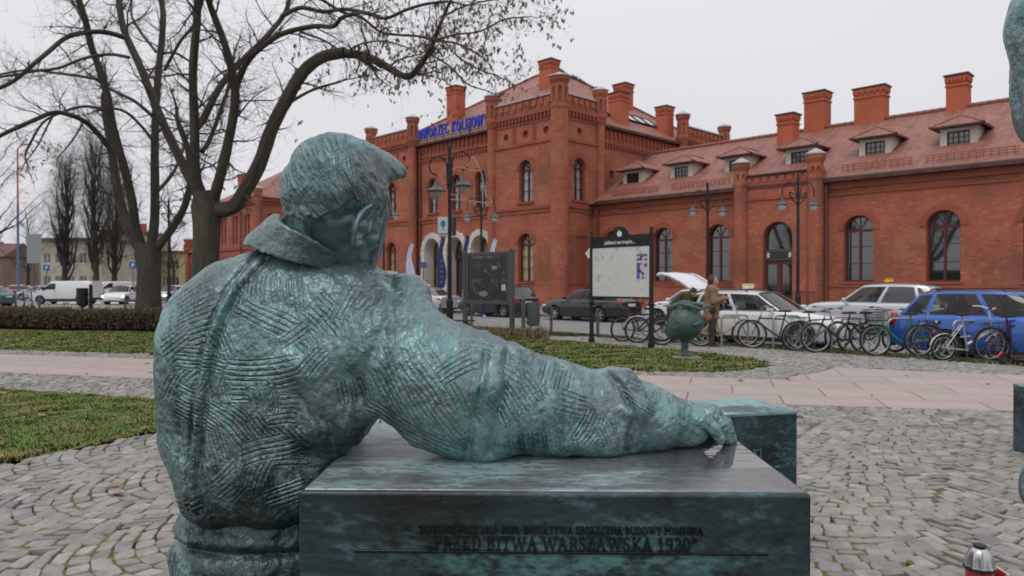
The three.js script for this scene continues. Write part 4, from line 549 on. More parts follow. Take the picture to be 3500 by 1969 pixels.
{ // ---- coat: torso and the sleeve that rests on the block
  const lv = [[846, 1000, 0.07, 0.07], [872, 992, 0.13, 0.10], [897, 985, 0.172, 0.125], [934, 988, 0.212, 0.148], [984, 972, 0.243, 0.168], [1040, 955, 0.258, 0.18], [1118, 928, 0.255, 0.19], [1200, 905, 0.238, 0.196], [1350, 892, 0.214, 0.195], [1500, 900, 0.210, 0.19], [1640, 898, 0.203, 0.185], [1705, 892, 0.193, 0.176], [1738, 884, 0.184, 0.162], [1770, 884, 0.160, 0.14]].map(([py, px, a, b]) => [yOf(py), xOf(px), -1.70, a, b]);
  const torso = lofted(lv), sp = [[1215, 1105, 1.62, 0.112], [1330, 1180, 1.585, 0.120], [1450, 1283, 1.56, 0.117], [1570, 1337, 1.555, 0.117], [1690, 1368, 1.57, 0.114], [1850, 1387, 1.60, 0.102], [2080, 1416, 1.625, 0.086], [2180, 1430, 1.635, 0.077], [2340, 1450, 1.655, 0.055]];
  const arms = []; for (let i = 0; i < sp.length - 1; i++) arms.push(cap(W(...sp[i].slice(0, 3)), W(...sp[i + 1].slice(0, 3)), sp[i][3], sp[i + 1][3]));
  const sleeve = blend(arms, 0.03);
  const P = (a, b, r0, r1 = r0) => cap(W(...a), W(...b), r0, r1);
  const folds = [P([1688, 1212, 1.56], [1726, 1216, 1.55], 0.046, 0.034), P([1668, 1212, 1.515], [1676, 1330, 1.453], 0.022), P([1676, 1330, 1.453], [1632, 1480, 1.49], 0.019, 0.010), P([1800, 1240, 1.56], [1740, 1300, 1.50], 0.018, 0.012), P([1395, 1010, 1.60], [1350, 1120, 1.52], 0.05, 0.035), P([1350, 1120, 1.52], [1330, 1230, 1.47], 0.032, 0.02), P([2095, 1298, 1.63], [2135, 1300, 1.60], 0.024), P([2130, 1305, 1.59], [2176, 1405, 1.542], 0.020), P([2176, 1405, 1.542], [2155, 1520, 1.575], 0.020, 0.014), P([1920, 1505, 1.535], [2080, 1515, 1.56], 0.03), P([1560, 1160, 1.58], [1650, 1195, 1.56], 0.034, 0.03), P([1450, 1460, 1.55], [1640, 1510, 1.54], 0.045, 0.05)];
  const back = [P([1190, 1400, 1.55], [1020, 1250, 1.515], 0.03, 0.012), P([1200, 1430, 1.56], [1050, 1480, 1.53], 0.03, 0.012), P([1175, 1460, 1.57], [1080, 1620, 1.55], 0.028, 0.014), P([1160, 1380, 1.55], [1120, 1230, 1.51], 0.04, 0.02), P([640, 1180, 1.60], [625, 1500, 1.62], 0.045, 0.04), P([700, 1600, 1.56], [720, 1725, 1.56], 0.03, 0.03), P([900, 1640, 1.55], [930, 1735, 1.55], 0.03)];
  const seam = segXY([[862, 882], [795, 985], [748, 1100], [716, 1230], [692, 1350], [672, 1500], [662, 1650], [668, 1735]].map(([a, b]) => [xOf(a, 1.53), yOf(b, 1.53)]));
  const shoulderSeam = segXY([[1290, 905], [1350, 1010], [1330, 1120], [1270, 1240], [1235, 1350]].map(([a, b]) => [xOf(a, 1.52), yOf(b, 1.52)])), elbow = segXY([[1700, 1185], [1692, 1300], [1664, 1420], [1636, 1540]].map(([a, b]) => [xOf(a, 1.5), yOf(b, 1.5)]));
  const cuff = segXY([[2070, 1275], [2120, 1320], [2160, 1410], [2140, 1535]].map(([a, b]) => [xOf(a, 1.56), yOf(b, 1.56)]));
  const sdf = (x, y, z) => {
    let d = smin(torso(x, y, z), sleeve(x, y, z), 0.055); if (d > 0.12) return d;
    for (const f of folds) d = smin(d, f(x, y, z), 0.028); for (const f of back) d = smin(d, f(x, y, z), 0.06);
    if (Math.abs(d) < 0.05) {
      d -= 0.0035 * n3(x * 8, y * 6, z * 8) + 0.0018 * n3(x * 24, y * 21, z * 24) + 0.0009 * n3(x * 60, y * 55, z * 60);
      if (z > -1.68 && x < -0.05) { const s = seam(x, y); d += 0.009 * gs((s - 0.015) / 0.006) - 0.009 * gs((s) / 0.009); }
      if (z > -1.6) { const s = shoulderSeam(x, y); d += 0.007 * gs(s / 0.012); const e = elbow(x, y); if (x > 0.1) d += 0.009 * gs(cuff(x, y) / 0.008); d += 0.012 * gs((e - 0.022) / 0.009) * (0.6 + 0.5 * n3(y * 14, x * 3, 1)); }
    }
    return Math.max(d, 1.2275 - y - (x < -0.36 ? 9 : 0));             // the sleeve rests flat on the block
  };
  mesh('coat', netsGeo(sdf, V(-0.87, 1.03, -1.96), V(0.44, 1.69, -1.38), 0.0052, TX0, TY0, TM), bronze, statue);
  // collar: a turned-up band standing off the neck
  const c0 = W(1026, 890, 1.655), c1 = W(1072, 776, 1.600), ax = c1.clone().sub(c0), Ln = ax.length(); ax.normalize();
  const collar = (x, y, z) => { const px = x - c0.x, py = y - c0.y, pz = z - c0.z, t = px * ax.x + py * ax.y + pz * ax.z, qx = px - ax.x * t, qy = py - ax.y * t, qz = pz - ax.z * t, rad = Math.sqrt(qx * qx + qy * qy + qz * qz), f = clamp(t / Ln, 0, 1.25), R = lerp(0.106, 0.076, f) + 0.011 * (1 - f) * (1 - f) + 0.002 * n3(x * 20, y * 20, z * 20), wob = 0.006 * n3(x * 14, 3, z * 14) + 0.002 * n3(x * 60, 3, z * 60); const over = (y - yOf(752, 1.6) + 0.62 * (x - xOf(968, 1.6))) * 0.85; return smax(smax(Math.abs(rad - R) - 0.010, over - wob, 0.008), (yOf(850, 1.58) - 0.29 * (x - xOf(851, 1.58)) - y) * 0.96 + wob, 0.003); };
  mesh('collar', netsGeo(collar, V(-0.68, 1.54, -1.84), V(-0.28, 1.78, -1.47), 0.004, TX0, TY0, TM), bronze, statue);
  // lower body: waistband, the gathered breeches and boots down to the paving
  const lo = [[1735, 884, 0.17, 0.15], [1760, 884, 0.186, 0.162], [1830, 880, 0.188, 0.165], [1852, 878, 0.196, 0.172], [1890, 874, 0.203, 0.18], [1969, 872, 0.197, 0.178]].map(([py, px, a, b]) => [yOf(py), xOf(px), -1.70, a, b]); lo.push([0.72, -0.58, -1.70, 0.2, 0.175], [0.66, -0.58, -1.70, 0.17, 0.15]);
  const hips = lofted(lo), legs = [-1, 1].flatMap((s) => [cap(V(-0.58 + s * 0.1, 0.75, -1.70), V(-0.59 + s * 0.11, 0.45, -1.72), 0.115, 0.085), cap(V(-0.59 + s * 0.11, 0.45, -1.72), V(-0.58 + s * 0.12, 0.08, -1.69), 0.078, 0.062), cap(V(-0.58 + s * 0.12, 0.055, -1.69), V(-0.56 + s * 0.14, 0.045, -1.88), 0.06, 0.05)]);
  const belt = (x, y, z) => { const q = hips(x, y, z); return q; };
  const lower = (x, y, z) => { let d = smin(hips(x, y, z), legs.reduce((a, f) => smin(a, f(x, y, z), 0.03), 9), 0.06); if (Math.abs(d) < 0.04) { const yy = (y - yOf(1838)) ; d += 0.012 * gs((yy + 0.03 * (x + 0.58)) / 0.008) - 0.006 * gs((yy - 0.02 + 0.03 * (x + 0.58)) / 0.012); d -= 0.005 * n3(x * 10, y * 9, z * 10) + 0.002 * n3(x * 30, y * 26, z * 30); } return Math.max(d, 0.004 - y); };
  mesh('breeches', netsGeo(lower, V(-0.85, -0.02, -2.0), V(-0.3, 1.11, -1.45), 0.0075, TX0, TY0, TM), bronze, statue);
}
{ // ---- head, turned to the right and away
  const H = W(1166, 672, 1.62), ph = 56 * Math.PI / 180, ti = 10 * Math.PI / 180, k = 0.965;
  const f = V(Math.cos(ph) * Math.cos(ti), -Math.sin(ti), -Math.sin(ph) * Math.cos(ti)), s = V(Math.sin(ph), 0, Math.cos(ph)), u = s.clone().cross(f);   // forward, the side towards the camera, up
  const toL = (fn) => (x, y, z) => { const a = (x - H.x) / k, b = (y - H.y) / k, c = (z - H.z) / k; return k * fn(a * f.x + b * f.y + c * f.z, a * u.x + b * u.y + c * u.z, a * s.x + b * s.y + c * s.z); };
  const toW = (p, q, r) => V(H.x + k * (p * f.x + q * u.x + r * s.x), H.y + k * (p * f.y + q * u.y + r * s.y), H.z + k * (p * f.z + q * u.z + r * s.z));
  const e3 = (p, q, r, a, b, c) => ell(V(p, q, r), a, b, c), c3 = (a, b, r0, r1 = r0) => cone(...a, ...b, r0, r1);
  const skull = blend([e3(-0.010, 0.018, 0, 0.106, 0.102, 0.092), e3(0.046, -0.03, 0, 0.068, 0.09, 0.084), e3(0.038, -0.10, 0, 0.060, 0.066, 0.070), e3(0.068, -0.145, 0, 0.036, 0.030, 0.038)], 0.045);
  const face = blend([c3([0.085, -0.012, -0.042], [0.085, -0.012, 0.042], 0.021), c3([0.104, -0.035, 0], [0.130, -0.078, 0], 0.013, 0.017), e3(0.092, -0.108, 0, 0.02, 0.011, 0.026), e3(0.092, -0.122, 0, 0.018, 0.010, 0.022), e3(0.062, -0.075, 0.045, 0.028, 0.022, 0.022), e3(0.062, -0.075, -0.045, 0.028, 0.022, 0.022)], 0.022);
  // the ear: a shallow bowl facing outwards with a rolled rim along its top and back
  const ear = (p, q, r) => { const dp = p + 0.012, b = q + 0.078, a = dp - 0.34 * b, w = b > 0 ? 0.031 : 0.031 * (1 - 0.45 * clamp(-b / 0.05, 0, 1)), kk = Math.sqrt((a / w) ** 2 + (b / 0.048) ** 2), e = (kk - 1) * 0.026, c = r - 0.093 + 0.30 * a + 0.012 * (1 - Math.min(1, kk * kk)), shell = Math.max(e, Math.abs(c) - 0.0045), rim = Math.max(Math.hypot(e + 0.004, c - 0.003) - 0.0085, a - 0.016), fold = Math.max(Math.hypot((kk - 0.55) * 0.026, c - 0.003) - 0.0045, a - 0.008); return smin(smin(shell, rim, 0.004), fold, 0.004); };
  const nb = W(1040, 910, 1.665), hb = toW(-0.045, -0.060, -0.016), neck = cap(hb, nb, 0.062, 0.066);
  const earBase = c3([-0.002, -0.072, 0.060], [-0.004, -0.076, 0.078], 0.028, 0.018);
  const sockets = [e3(0.103, -0.036, 0.034, 0.018, 0.012, 0.016), e3(0.103, -0.036, -0.034, 0.018, 0.012, 0.016)], lids = [e3(0.085, -0.036, 0.034, 0.015, 0.012, 0.015), e3(0.085, -0.036, -0.034, 0.015, 0.012, 0.015)];
  const headL = (p, q, r) => { let d = smin(skull(p, q, r), face(p, q, r), 0.022); for (const o of sockets) d = smax(d, -o(p, q, r), 0.012); for (const o of lids) d = Math.min(d, o(p, q, r)); d = smin(d, earBase(p, q, r), 0.015); d = smin(d, ear(p, q, r), 0.006); return d; };
  const hw = toL(headL), head = (x, y, z) => { let d = smin(hw(x, y, z), neck(x, y, z), 0.05); if (Math.abs(d) < 0.03) d -= 0.0018 * n3(x * 30, y * 30, z * 30); return d; };
  const lo = V(H.x - 0.2, H.y - 0.30, H.z - 0.22), hi = V(H.x + 0.22, H.y + 0.2, H.z + 0.22);
  mesh('head', netsGeo(head, lo, hi, 0.0035, TX0, TY0, 0.5), bronzeSkin, statue);
  // hair: a cap over the skull with a hairline, crown swirl, two lumps at the back and the lock that juts over the brow
  const lock = [c3([0.02, 0.080, 0.045], [0.07, 0.070, 0.075], 0.042, 0.034), c3([0.062, 0.076, 0.070], [0.080, 0.072, 0.094], 0.032, 0.014), c3([0.02, 0.085, -0.02], [0.09, 0.06, -0.02], 0.042, 0.026), c3([0.05, 0.05, 0.075], [0.07, 0.01, 0.078], 0.020, 0.010)];
  const lumps = [e3(-0.068, 0.066, 0.018, 0.036, 0.042, 0.046), e3(-0.084, 0.008, 0.012, 0.030, 0.040, 0.050), e3(-0.03, 0.094, 0.01, 0.05, 0.033, 0.05), e3(0.03, 0.092, 0.01, 0.05, 0.028, 0.055)];
  const masses = [ell(W(1092, 548, 1.60), 0.054, 0.046, 0.06), ell(W(1036, 636, 1.60), 0.048, 0.055, 0.06)], massL = (i) => (p, q, r) => { const w = toW(p, q, r); return masses[i](w.x, w.y, w.z) / k; }, mass0 = massL(0), mass1 = massL(1);
  const neckL = (p, q, r) => { const w = toW(p, q, r); return neck(w.x, w.y, w.z) / k; };
  const hairL = (p, q, r) => {
    // below this line the skin is bare: brow, temples, round the ear and the nape
    const p0 = p; p += 0.012; const behind = lerp(-0.075, -0.055, smoothstep(p, -0.085, -0.05)), over = -0.026, front = -0.040;
    const line = p < -0.03 ? lerp(behind, over, smoothstep(p, -0.055, -0.028)) : p < 0.022 ? lerp(over, front, smoothstep(p, 0.012, 0.022)) : p < 0.04 ? front : lerp(front, 0.05, smoothstep(p, 0.038, 0.075)) + Math.max(0, p - 0.075) * 0.6;
    p = p0; let d = smin(skull(p, q, r), neckL(p, q, r), 0.05) - 0.0035 - 0.0125 * smoothstep(q - line, 0.0, 0.055); for (const o of lumps.slice(2)) d = smin(d, o(p, q, r), 0.024); d = smin(d, Math.min(mass0(p, q, r), mass1(p, q, r)), 0.010); for (const o of lock) d = smin(d, o(p, q, r), 0.02);   // thinning out towards the hairline
    d = smax(d, line - q + 0.006 * n3(p * 50, q * 50, r * 50), 0.004); if (Math.abs(d) < 0.03) { const w = n3(p * 9, q * 9, r * 9) * 0.8, sw = n3(p * 30 + q * 20 + w, q * 11 - p * 9 + w, r * 26); d -= 0.0016 * sw + 0.0012 * n3(p * 70 + q * 50, q * 20, r * 60); } return d; };
  mesh('hair', netsGeo(toL(hairL), lo, hi, 0.0033, TX0, TY0, 0.42), bronzeHair, statue);
}
{ // ---- the hand, palm down, fingers bent over the edge of the block
  const A = [], wr = [2300, 1446, 1.66], add = (a, b, r0, r1) => A.push(cap(W(...a), W(...b), r0, r1));
  add([2250, 1440, 1.65], [2310, 1446, 1.66], 0.045, 0.042);
  for (let i = 0; i < 4; i++) { const d = 1.618 + i * 0.031, kx = [2392, 2420, 2434, 2432][i], ky = [1438, 1422, 1414, 1416][i], mx = [2440, 2468, 2482, 2480][i], my = [1466, 1456, 1450, 1450][i], tx = [2462, 2490, 2503, 2498][i], ty = [1504, 1504, 1504, 1502][i]; add([2300, 1443, 1.645 + i * 0.010], [kx, ky, d], 0.036, 0.0215); add([kx, ky, d], [mx, my, d + 0.004], 0.0165, 0.0145); add([mx, my, d + 0.004], [tx, ty, d + 0.01], 0.0145, 0.0115); }
  add([2320, 1456, 1.69], [2390, 1474, 1.735], 0.026, 0.018); add([2390, 1474, 1.735], [2450, 1486, 1.745], 0.0175, 0.013);
  const h = (x, y, z) => { let d = 9; for (let i = 0; i < A.length; i++) d = smin(d, A[i](x, y, z), 0.006); if (Math.abs(d) < 0.02) d -= 0.0012 * n3(x * 60, y * 60, z * 60) + 0.0012 * n3(x * 130, y * 40, z * 130); return d; };
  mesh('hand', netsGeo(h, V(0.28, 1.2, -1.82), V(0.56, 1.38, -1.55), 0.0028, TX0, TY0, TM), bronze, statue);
}
// ---- the lettered block
const blockMaps = (s, dens) => { const S = 1024, C = tex(S, S, (u, v, i, j) => { const a = fbm(u, v, 4, 4, 4, s), wv = 0.06 * (fbm(u, v, 6, 6, 3, s + 30) - 0.5), b = fbm(u + v * 0.5 + wv, v + wv * 1.5 - u * 0.0, 14, 40, 5, s + 10), e = fbm(u + v * 0.3, v, 60, 110, 4, s + 20), g = hash2(i, j, s); let c = mix3([0.020, 0.023, 0.025], [0.032, 0.055, 0.066], smoothstep(a, 0.4, 0.62)); const near = s === 401 ? gs(((u + 0.5) % 1 - 0.52) / 0.33) * gs((v - 0.215) / 0.05) : 0, m = smoothstep(a * 0.4 + b * 0.6 + 0.17 * near, dens - 0.02, dens + 0.16) * smoothstep(e, 0.30, 0.72); c = mix3(c, [0.12, 0.25, 0.27], Math.min(0.9, 0.45 * m + 0.85 * near * smoothstep(e * 0.5 + b * 0.5, 0.30, 0.60))); return [c[0] * (0.9 + 0.2 * g), c[1] * (0.9 + 0.2 * g), c[2] * (0.9 + 0.2 * g)]; }); return C; };
const blockFront = blockMaps(401, 0.53);
const topCol = tex(1024, 1024, (u, v, i, j) => { const a = fbm(u, v, 5, 7, 5, 441), b = fbm(u, v, 10, 40, 4, 445), e = fbm(u, v, 60, 60, 3, 449); let c = mix3([0.10, 0.115, 0.12], [0.27, 0.38, 0.385], smoothstep(a * 0.7 + b * 0.3 - 0.10 * (u - 0.35), 0.36, 0.62)); const wet = smoothstep(u + 0.06 * (a - 0.5) - 0.10 * v, 0.66, 0.74); c = mix3(c, [0.085, 0.08, 0.082], 0.8 * wet); return mix3(c, [0.03, 0.035, 0.037], 0.5 * smoothstep(0.44 - e, 0, 0.1)); });
const topRough = tex(512, 512, (u, v) => { const a = fbm(u, v, 6, 10, 4, 461), b = fbm(u, v, 5, 60, 3, 465); const film = smoothstep(u + 0.08 * (a - 0.5) - 0.10 * v, 0.64, 0.76), pool = smoothstep(u + 0.10 * (a - 0.5) + 0.08 * (v - 0.5), 0.82, 0.85) * smoothstep(v + 0.10 * (a - 0.5), 0.27, 0.30); return lerp(lerp(0.46 + 0.16 * (b - 0.5), 0.24 + 0.06 * (b - 0.5), film), 0.035, pool); }, false);   // rain water: a film, and a pool at the back corner
const bw = 0.909, bd = 0.63, bh = 1.23;
const block = thing('bronze_block', 'dark bronze block with raised lettering that the leaning statue rests its arm on', 'monument block', [0.073 + 0.0066, 0, -1.293 - bd / 2], -0.021);
{
  const frontMat = mat([1, 1, 1], 0.36, 0.25, { map: blockFront, bumpMap: tex(512, 512, (u, v) => 0.6 * fbm(u, v, 60, 60, 3, 471) + 0.4 * fbm(u, v, 10, 80, 3, 475), false), bumpScale: 0.0022 }), topMat = mat([1, 1, 1], 1.0, 0.12, { map: topCol, roughnessMap: topRough, ior: 2.2, bumpMap: tex(256, 256, (u, v) => fbm(u, v, 4, 50, 3, 477), false), bumpScale: 0.0003 });
  const body = boxUV(at(new RoundedBoxGeometry(bw, bh - 0.002, bd, 3, 0.008), 0, (bh - 0.002) / 2, 0), 1 / 0.92); mesh('body', [body], frontMat, block);
  const lid = new RoundedBoxGeometry(bw - 0.016, 0.012, bd - 0.016, 3, 0.003); { const p = lid.attributes.position, uv = lid.attributes.uv; for (let i = 0; i < p.count; i++) uv.setXY(i, p.getX(i) / bw + 0.5, 0.5 - p.getZ(i) / bd); } lid.translate(0, bh - 0.006, 0); mesh('top', [lid], topMat, block);
  const inkMat = mat([0.016, 0.018, 0.019], 0.3, 0.3), put = (str, size, width, x0, y) => { const probe = text(str, size, 0.004), k = width / (probe.boundingBox.max.x - probe.boundingBox.min.x); let x = 0; const sc = font.data.resolution; for (const ch of str) { const adv = (font.data.glyphs[ch]?.ha ?? 500) * size / sc; if (ch !== ' ') { const g = text(ch, size, 0.006, font, 4); g.scale(k, 1, 1); g.translate(x0 + x * k, y, bd / 2 - 0.0005); mesh('letter', [g], inkMat, block); } x += adv; } };
  const fx = (px) => (px - CX) / F * 1.293 - 0.073, fy = (py) => EYE - (py - HY) / F * 1.293;
  put('SKIERNIEWICE 2019-2020, INICJATYWA SPOŁECZNA BUDOWY POMNIKA', 0.0142, 0.502, fx(1430), fy(1826)); put('„PRZED BITWĄ WARSZAWSKĄ 1920”', 0.0238, 0.478, fx(1455), fy(1882));
  mesh('rule', [rbox(0.732, 0.005, 0.005, 0.0015, fx(1915), fy(1890), bd / 2 + 0.0015)], inkMat, block);
}
{ // the second block behind, and a third by the right edge
  const m2 = mat([1, 1, 1], 0.42, 0.2, { map: blockMaps(481, 0.46) }), tp = mat([0.9, 0.95, 0.95], 0.5, 0.1, { map: patinaMap });
  const mk = (label, x, z, turn, w, h, d) => { const t = thing('bronze_block', label, 'monument block', [x, 0, z], turn); mesh('body', [boxUV(at(new RoundedBoxGeometry(w, h - 0.004, d, 2, 0.012), 0, (h - 0.004) / 2, 0))], m2, t); mesh('top', [boxUV(at(new RoundedBoxGeometry(w + 0.004, 0.02, d + 0.004, 2, 0.006), 0, h - 0.01, 0))], tp, t); return t; };
  const w = 0.95, d = 0.46, turn = 0.262, fr = [1.565, -4.0], c = Math.cos(turn), s = Math.sin(turn), cx = fr[0] - c * w / 2 - s * d / 2, cz = fr[1] + s * w / 2 - c * d / 2;
  const b = mk('low bronze block with weathered lettering behind the statue hand', cx, cz, turn, w, 0.9, d), mm = mat([0.10, 0.2, 0.215], 0.5, 0.2), r = rng(9);
  const g = text('SIŃSKI', 0.042, 0.006); g.translate(0.06, 0.66, d / 2); mesh('inscription', [g], mm, b);
  for (let i = 0; i < 8; i++) { let x = 0.0 + r() * 0.06; while (x < 0.36 - r() * 0.05) { const q = 0.016 + r() * 0.03; mesh('inscription_mark', [rbox(q, 0.014, 0.005, 0.002, x + q / 2, 0.60 - i * 0.042, d / 2 + 0.001)], mm, b); x += q + 0.012; } }
  mk('low plain bronze block standing alone on the cobbles beyond the candle lantern', 5.2, -6.62, 0.0, 0.9, 0.645, 0.62);
}
{ // second statue, mostly outside the picture: its raised sleeve and the hem of its coat reach in
  const t = thing('bronze_statue', 'bronze statue of a man in a long coat with one arm raised, beside the cobbles', 'statue', [0, 0, 0]), cx = 2.19, cz = -2.45, Q = (x, y, z) => V(cx + x, y, cz + z);
  const coat = lofted([[2.26, 0, 0, 0.08, 0.08], [2.19, 0, 0, 0.24, 0.14], [2.08, 0, 0, 0.315, 0.18], [1.85, 0, 0, 0.295, 0.20], [1.5, 0, 0.01, 0.245, 0.19], [1.40, 0, 0.01, 0.245, 0.19], [1.2, 0, 0, 0.31, 0.24], [0.98, -0.01, 0, 0.385, 0.28], [0.88, -0.02, 0, 0.405, 0.29], [0.82, -0.02, 0, 0.39, 0.28], [0.80, -0.02, 0, 0.36, 0.25]].map(([y, x, z, p, q]) => [y, cx + x, cz + z, p, q]), 2.2);
  const caps = [cap(Q(-0.25, 2.10, 0), Q(-0.37, 2.17, 0.05), 0.13, 0.135), cap(Q(-0.37, 2.17, 0.05), Q(-0.375, 2.45, 0.04), 0.14, 0.155), cap(Q(-0.375, 2.45, 0.04), Q(-0.34, 2.72, 0.02), 0.155, 0.12), cap(Q(0.27, 2.08, 0), Q(0.36, 1.72, 0.03), 0.125, 0.105), cap(Q(0.36, 1.72, 0.03), Q(0.30, 1.36, -0.12), 0.105, 0.08)], body = [cap(Q(-0.13, 0.9, 0), Q(-0.14, 0.32, 0.02), 0.13, 0.095), cap(Q(0.13, 0.9, 0), Q(0.14, 0.32, -0.03), 0.13, 0.095), cap(Q(-0.14, 0.30, 0.0), Q(-0.2, 0.29, -0.24), 0.075, 0.06), cap(Q(0.14, 0.30, -0.05), Q(0.2, 0.29, -0.29), 0.075, 0.06)];
  const rel = (f, lo) => (x, y, z) => { let d = f(x, y, z); if (Math.abs(d) < 0.06) d -= 0.008 * n3(x * 7, y * 4, z * 7) + 0.005 * n3(x * 17, y * 8, z * 17) + 0.002 * n3(x * 45, y * 38, z * 45); return Math.max(d, lo - y); };
  const arms = blend(caps, 0.05), legs = blend(body, 0.03), belt = (x, y, z) => Math.max(Math.abs(coat(x, y, z) - 0.008) - 0.012, Math.abs(y - 1.45) - 0.035);
  mesh('coat', netsGeo(rel((x, y, z) => Math.min(smin(coat(x, y, z), arms(x, y, z), 0.07), belt(x, y, z)), 0), V(1.5, 0.74, -2.85), V(2.72, 2.92, -2.05), 0.011, 0, 0, TM), bronze, t); mesh('legs', netsGeo(rel(legs, 0.205), V(1.75, 0.18, -2.9), V(2.5, 1.02, -2.2), 0.012, 0, 0, TM), bronze, t);
  const hd = [ell(Q(0, 2.46, -0.02), 0.105, 0.14, 0.125), cap(Q(0, 2.38, -0.05), Q(0, 2.36, -0.1), 0.075, 0.05), cap(Q(0, 2.44, -0.14), Q(0, 2.41, -0.165), 0.014, 0.018), cap(Q(0, 2.32, 0), Q(0, 2.18, 0.02), 0.075, 0.085), ell(Q(-0.108, 2.45, 0.01), 0.014, 0.045, 0.028), ell(Q(0.108, 2.45, 0.01), 0.014, 0.045, 0.028)]; mesh('head', netsGeo(rel(blend(hd, 0.03), 0), V(1.9, 2.1, -2.75), V(2.36, 2.66, -2.2), 0.008, 0, 0, 0.5), bronzeSkin, t);
  mesh('cap', [at(lathe([[0, 0.12], [0.13, 0.11], [0.145, 0.085], [0.125, 0.05], [0.122, 0], [0, 0]], 24), cx, 2.53, cz), at(lathe([[0, 0.012], [0.11, 0.008], [0.115, 0.0], [0, 0]], 16), cx, 2.525, cz - 0.09, 0, -0.25)], bronze, t);
  const hand = [cap(Q(-0.335, 2.74, 0.02), Q(-0.32, 2.84, 0), 0.042, 0.048)]; for (let i = 0; i < 4; i++) { const z = -0.045 + i * 0.03; hand.push(cap(Q(-0.32, 2.85, z), Q(-0.30, 2.92, z * 1.1), 0.016, 0.0145), cap(Q(-0.30, 2.92, z * 1.1), Q(-0.265, 2.965, z * 1.1), 0.0145, 0.012)); } hand.push(cap(Q(-0.315, 2.80, -0.05), Q(-0.27, 2.86, -0.085), 0.018, 0.013)); mesh('hand', netsGeo(blend(hand, 0.008), V(1.7, 2.65, -2.6), V(1.95, 3.02, -2.33), 0.005, 0, 0, TM), bronze, t);
  mesh('base', [boxUV(at(new RoundedBoxGeometry(0.8, 0.22, 0.8, 2, 0.02), cx, 0.11, cz))], bronze, t);
}
{ // grave lantern on the cobbles
  const t = thing('candle_lantern', 'grave candle lantern with a silver cap and red and white ribbon on the cobbles', 'lantern', [...W(3353, 1400, 3.72).setY(0).toArray()]);
  mesh('jar', [lathe([[0, 0.004], [0.055, 0.004], [0.062, 0.02], [0.066, 0.13], [0.06, 0.145]], 20)], mat([0.35, 0.02, 0.02], 0.2, 0, { clearcoat: 1 }), t);
  mesh('rim', [lathe([[0.06, 0.14], [0.074, 0.142], [0.076, 0.152], [0.07, 0.158]], 20)], mat([0.03, 0.03, 0.032], 0.4, 0.3), t);
  const cp = lathe([[0.07, 0.156], [0.066, 0.165], [0.06, 0.20], [0.05, 0.23], [0.032, 0.246], [0.024, 0.25]], 40); { const p = cp.attributes.position; for (let i = 0; i < p.count; i++) { const a = Math.atan2(p.getZ(i), p.getX(i)), k = 1 + 0.06 * Math.cos(a * 10) * clamp((0.24 - p.getY(i)) / 0.08, 0, 1); p.setX(i, p.getX(i) * k); p.setZ(i, p.getZ(i) * k); } cp.computeVertexNormals(); } mesh('cap', [cp], mat([0.52, 0.52, 0.53], 0.28, 0.85), t);
  mesh('knob', [lathe([[0.02, 0.25], [0.03, 0.252], [0.031, 0.262], [0.024, 0.268], [0.0, 0.27]], 16)], mat([0.02, 0.02, 0.022], 0.5), t);
  const rb = (y, o, c) => mesh('ribbon', [box(0.012, 0.05, 0.1, 0.085 + o, y, -0.02, 0.7, 0.4)], mat(c, 0.5), t); rb(0.12, 0, [0.5, 0.02, 0.02]); rb(0.115, 0.014, [0.7, 0.7, 0.7]);
}
// ---------------------------------------------------------------- trees
const barkMap = tex(256, 512, (u, v, i, j) => { const a = fbm(u, v, 10, 3, 5, 501), b = fbm(u, v, 3, 3, 4, 505), g = hash2(i, j, 507); const k = (0.35 + 1.3 * a) * (0.8 + 0.4 * b) * (0.9 + 0.2 * g); const m = smoothstep(b, 0.56, 0.7) * 0.4; return mix3([0.062 * k, 0.052 * k, 0.043 * k], [0.066 * k, 0.066 * k, 0.034 * k], m); }, true, 1);
barkMap.repeat.set(0.8, 0.5);
const barkBump = tex(256, 512, (u, v) => fbm(u, v, 14, 3, 5, 511), false, 1); barkBump.repeat.copy(barkMap.repeat);
const bark = mat([1, 1, 1], 0.95, 0, { map: barkMap, bumpMap: barkBump, bumpScale: 0.06 }), twigMat = mat([0.060, 0.050, 0.044], 0.9);
const seedMat = mat([0.13, 0.075, 0.042], 0.85, 0, { side: THREE.DoubleSide });
function limbFrom(pts, r0, r1, sides = 9) { const n = Math.max(6, pts.length * 4), c = smoothPath(pts, n); const r = c.map((_, i) => lerp(r0, r1, Math.pow(i / n, 0.85)) * (1 + 0.06 * n3(i * 0.9, r0 * 40, pts[0].x))); return { c, r, geo: tube(c, r, sides) }; }
function sprig(out, p, dir, len, r, rnd, depth, ends, droop, segs) {
  const pts = [p.clone()], rad = [r], d = dir.clone().normalize(), q = p.clone(), step = len / segs;
  for (let i = 1; i <= segs; i++) { d.x += (rnd() - 0.5) * 0.55; d.y += (rnd() - 0.5) * 0.5 + (i < segs * 0.6 ? -droop : droop * 0.9); d.z += (rnd() - 0.5) * 0.55; d.normalize(); q.addScaledVector(d, step); pts.push(q.clone()); rad.push(r * (1 - 0.8 * i / segs)); }
  out.push(tube(pts, rad, r > 0.012 ? 5 : 3, false, false)); ends.push(q.clone());
  if (depth > 0) { const n = depth > 1 ? 5 + Math.floor(len * 4.5) : 3 + Math.floor(rnd() * 4); for (let i = 0; i < n; i++) { const k = 1 + Math.floor(rnd() * (pts.length - 1)), a = pts[k].clone().sub(pts[k - 1]).normalize(), s = V(rnd() - 0.5, rnd() - 0.45, rnd() - 0.5).normalize(); sprig(out, pts[k], a.multiplyScalar(0.75).add(s), len * (0.25 + 0.4 * rnd()), Math.max(0.0028, rad[k] * 0.5), rnd, depth - 1, ends, droop, 3); } }
}
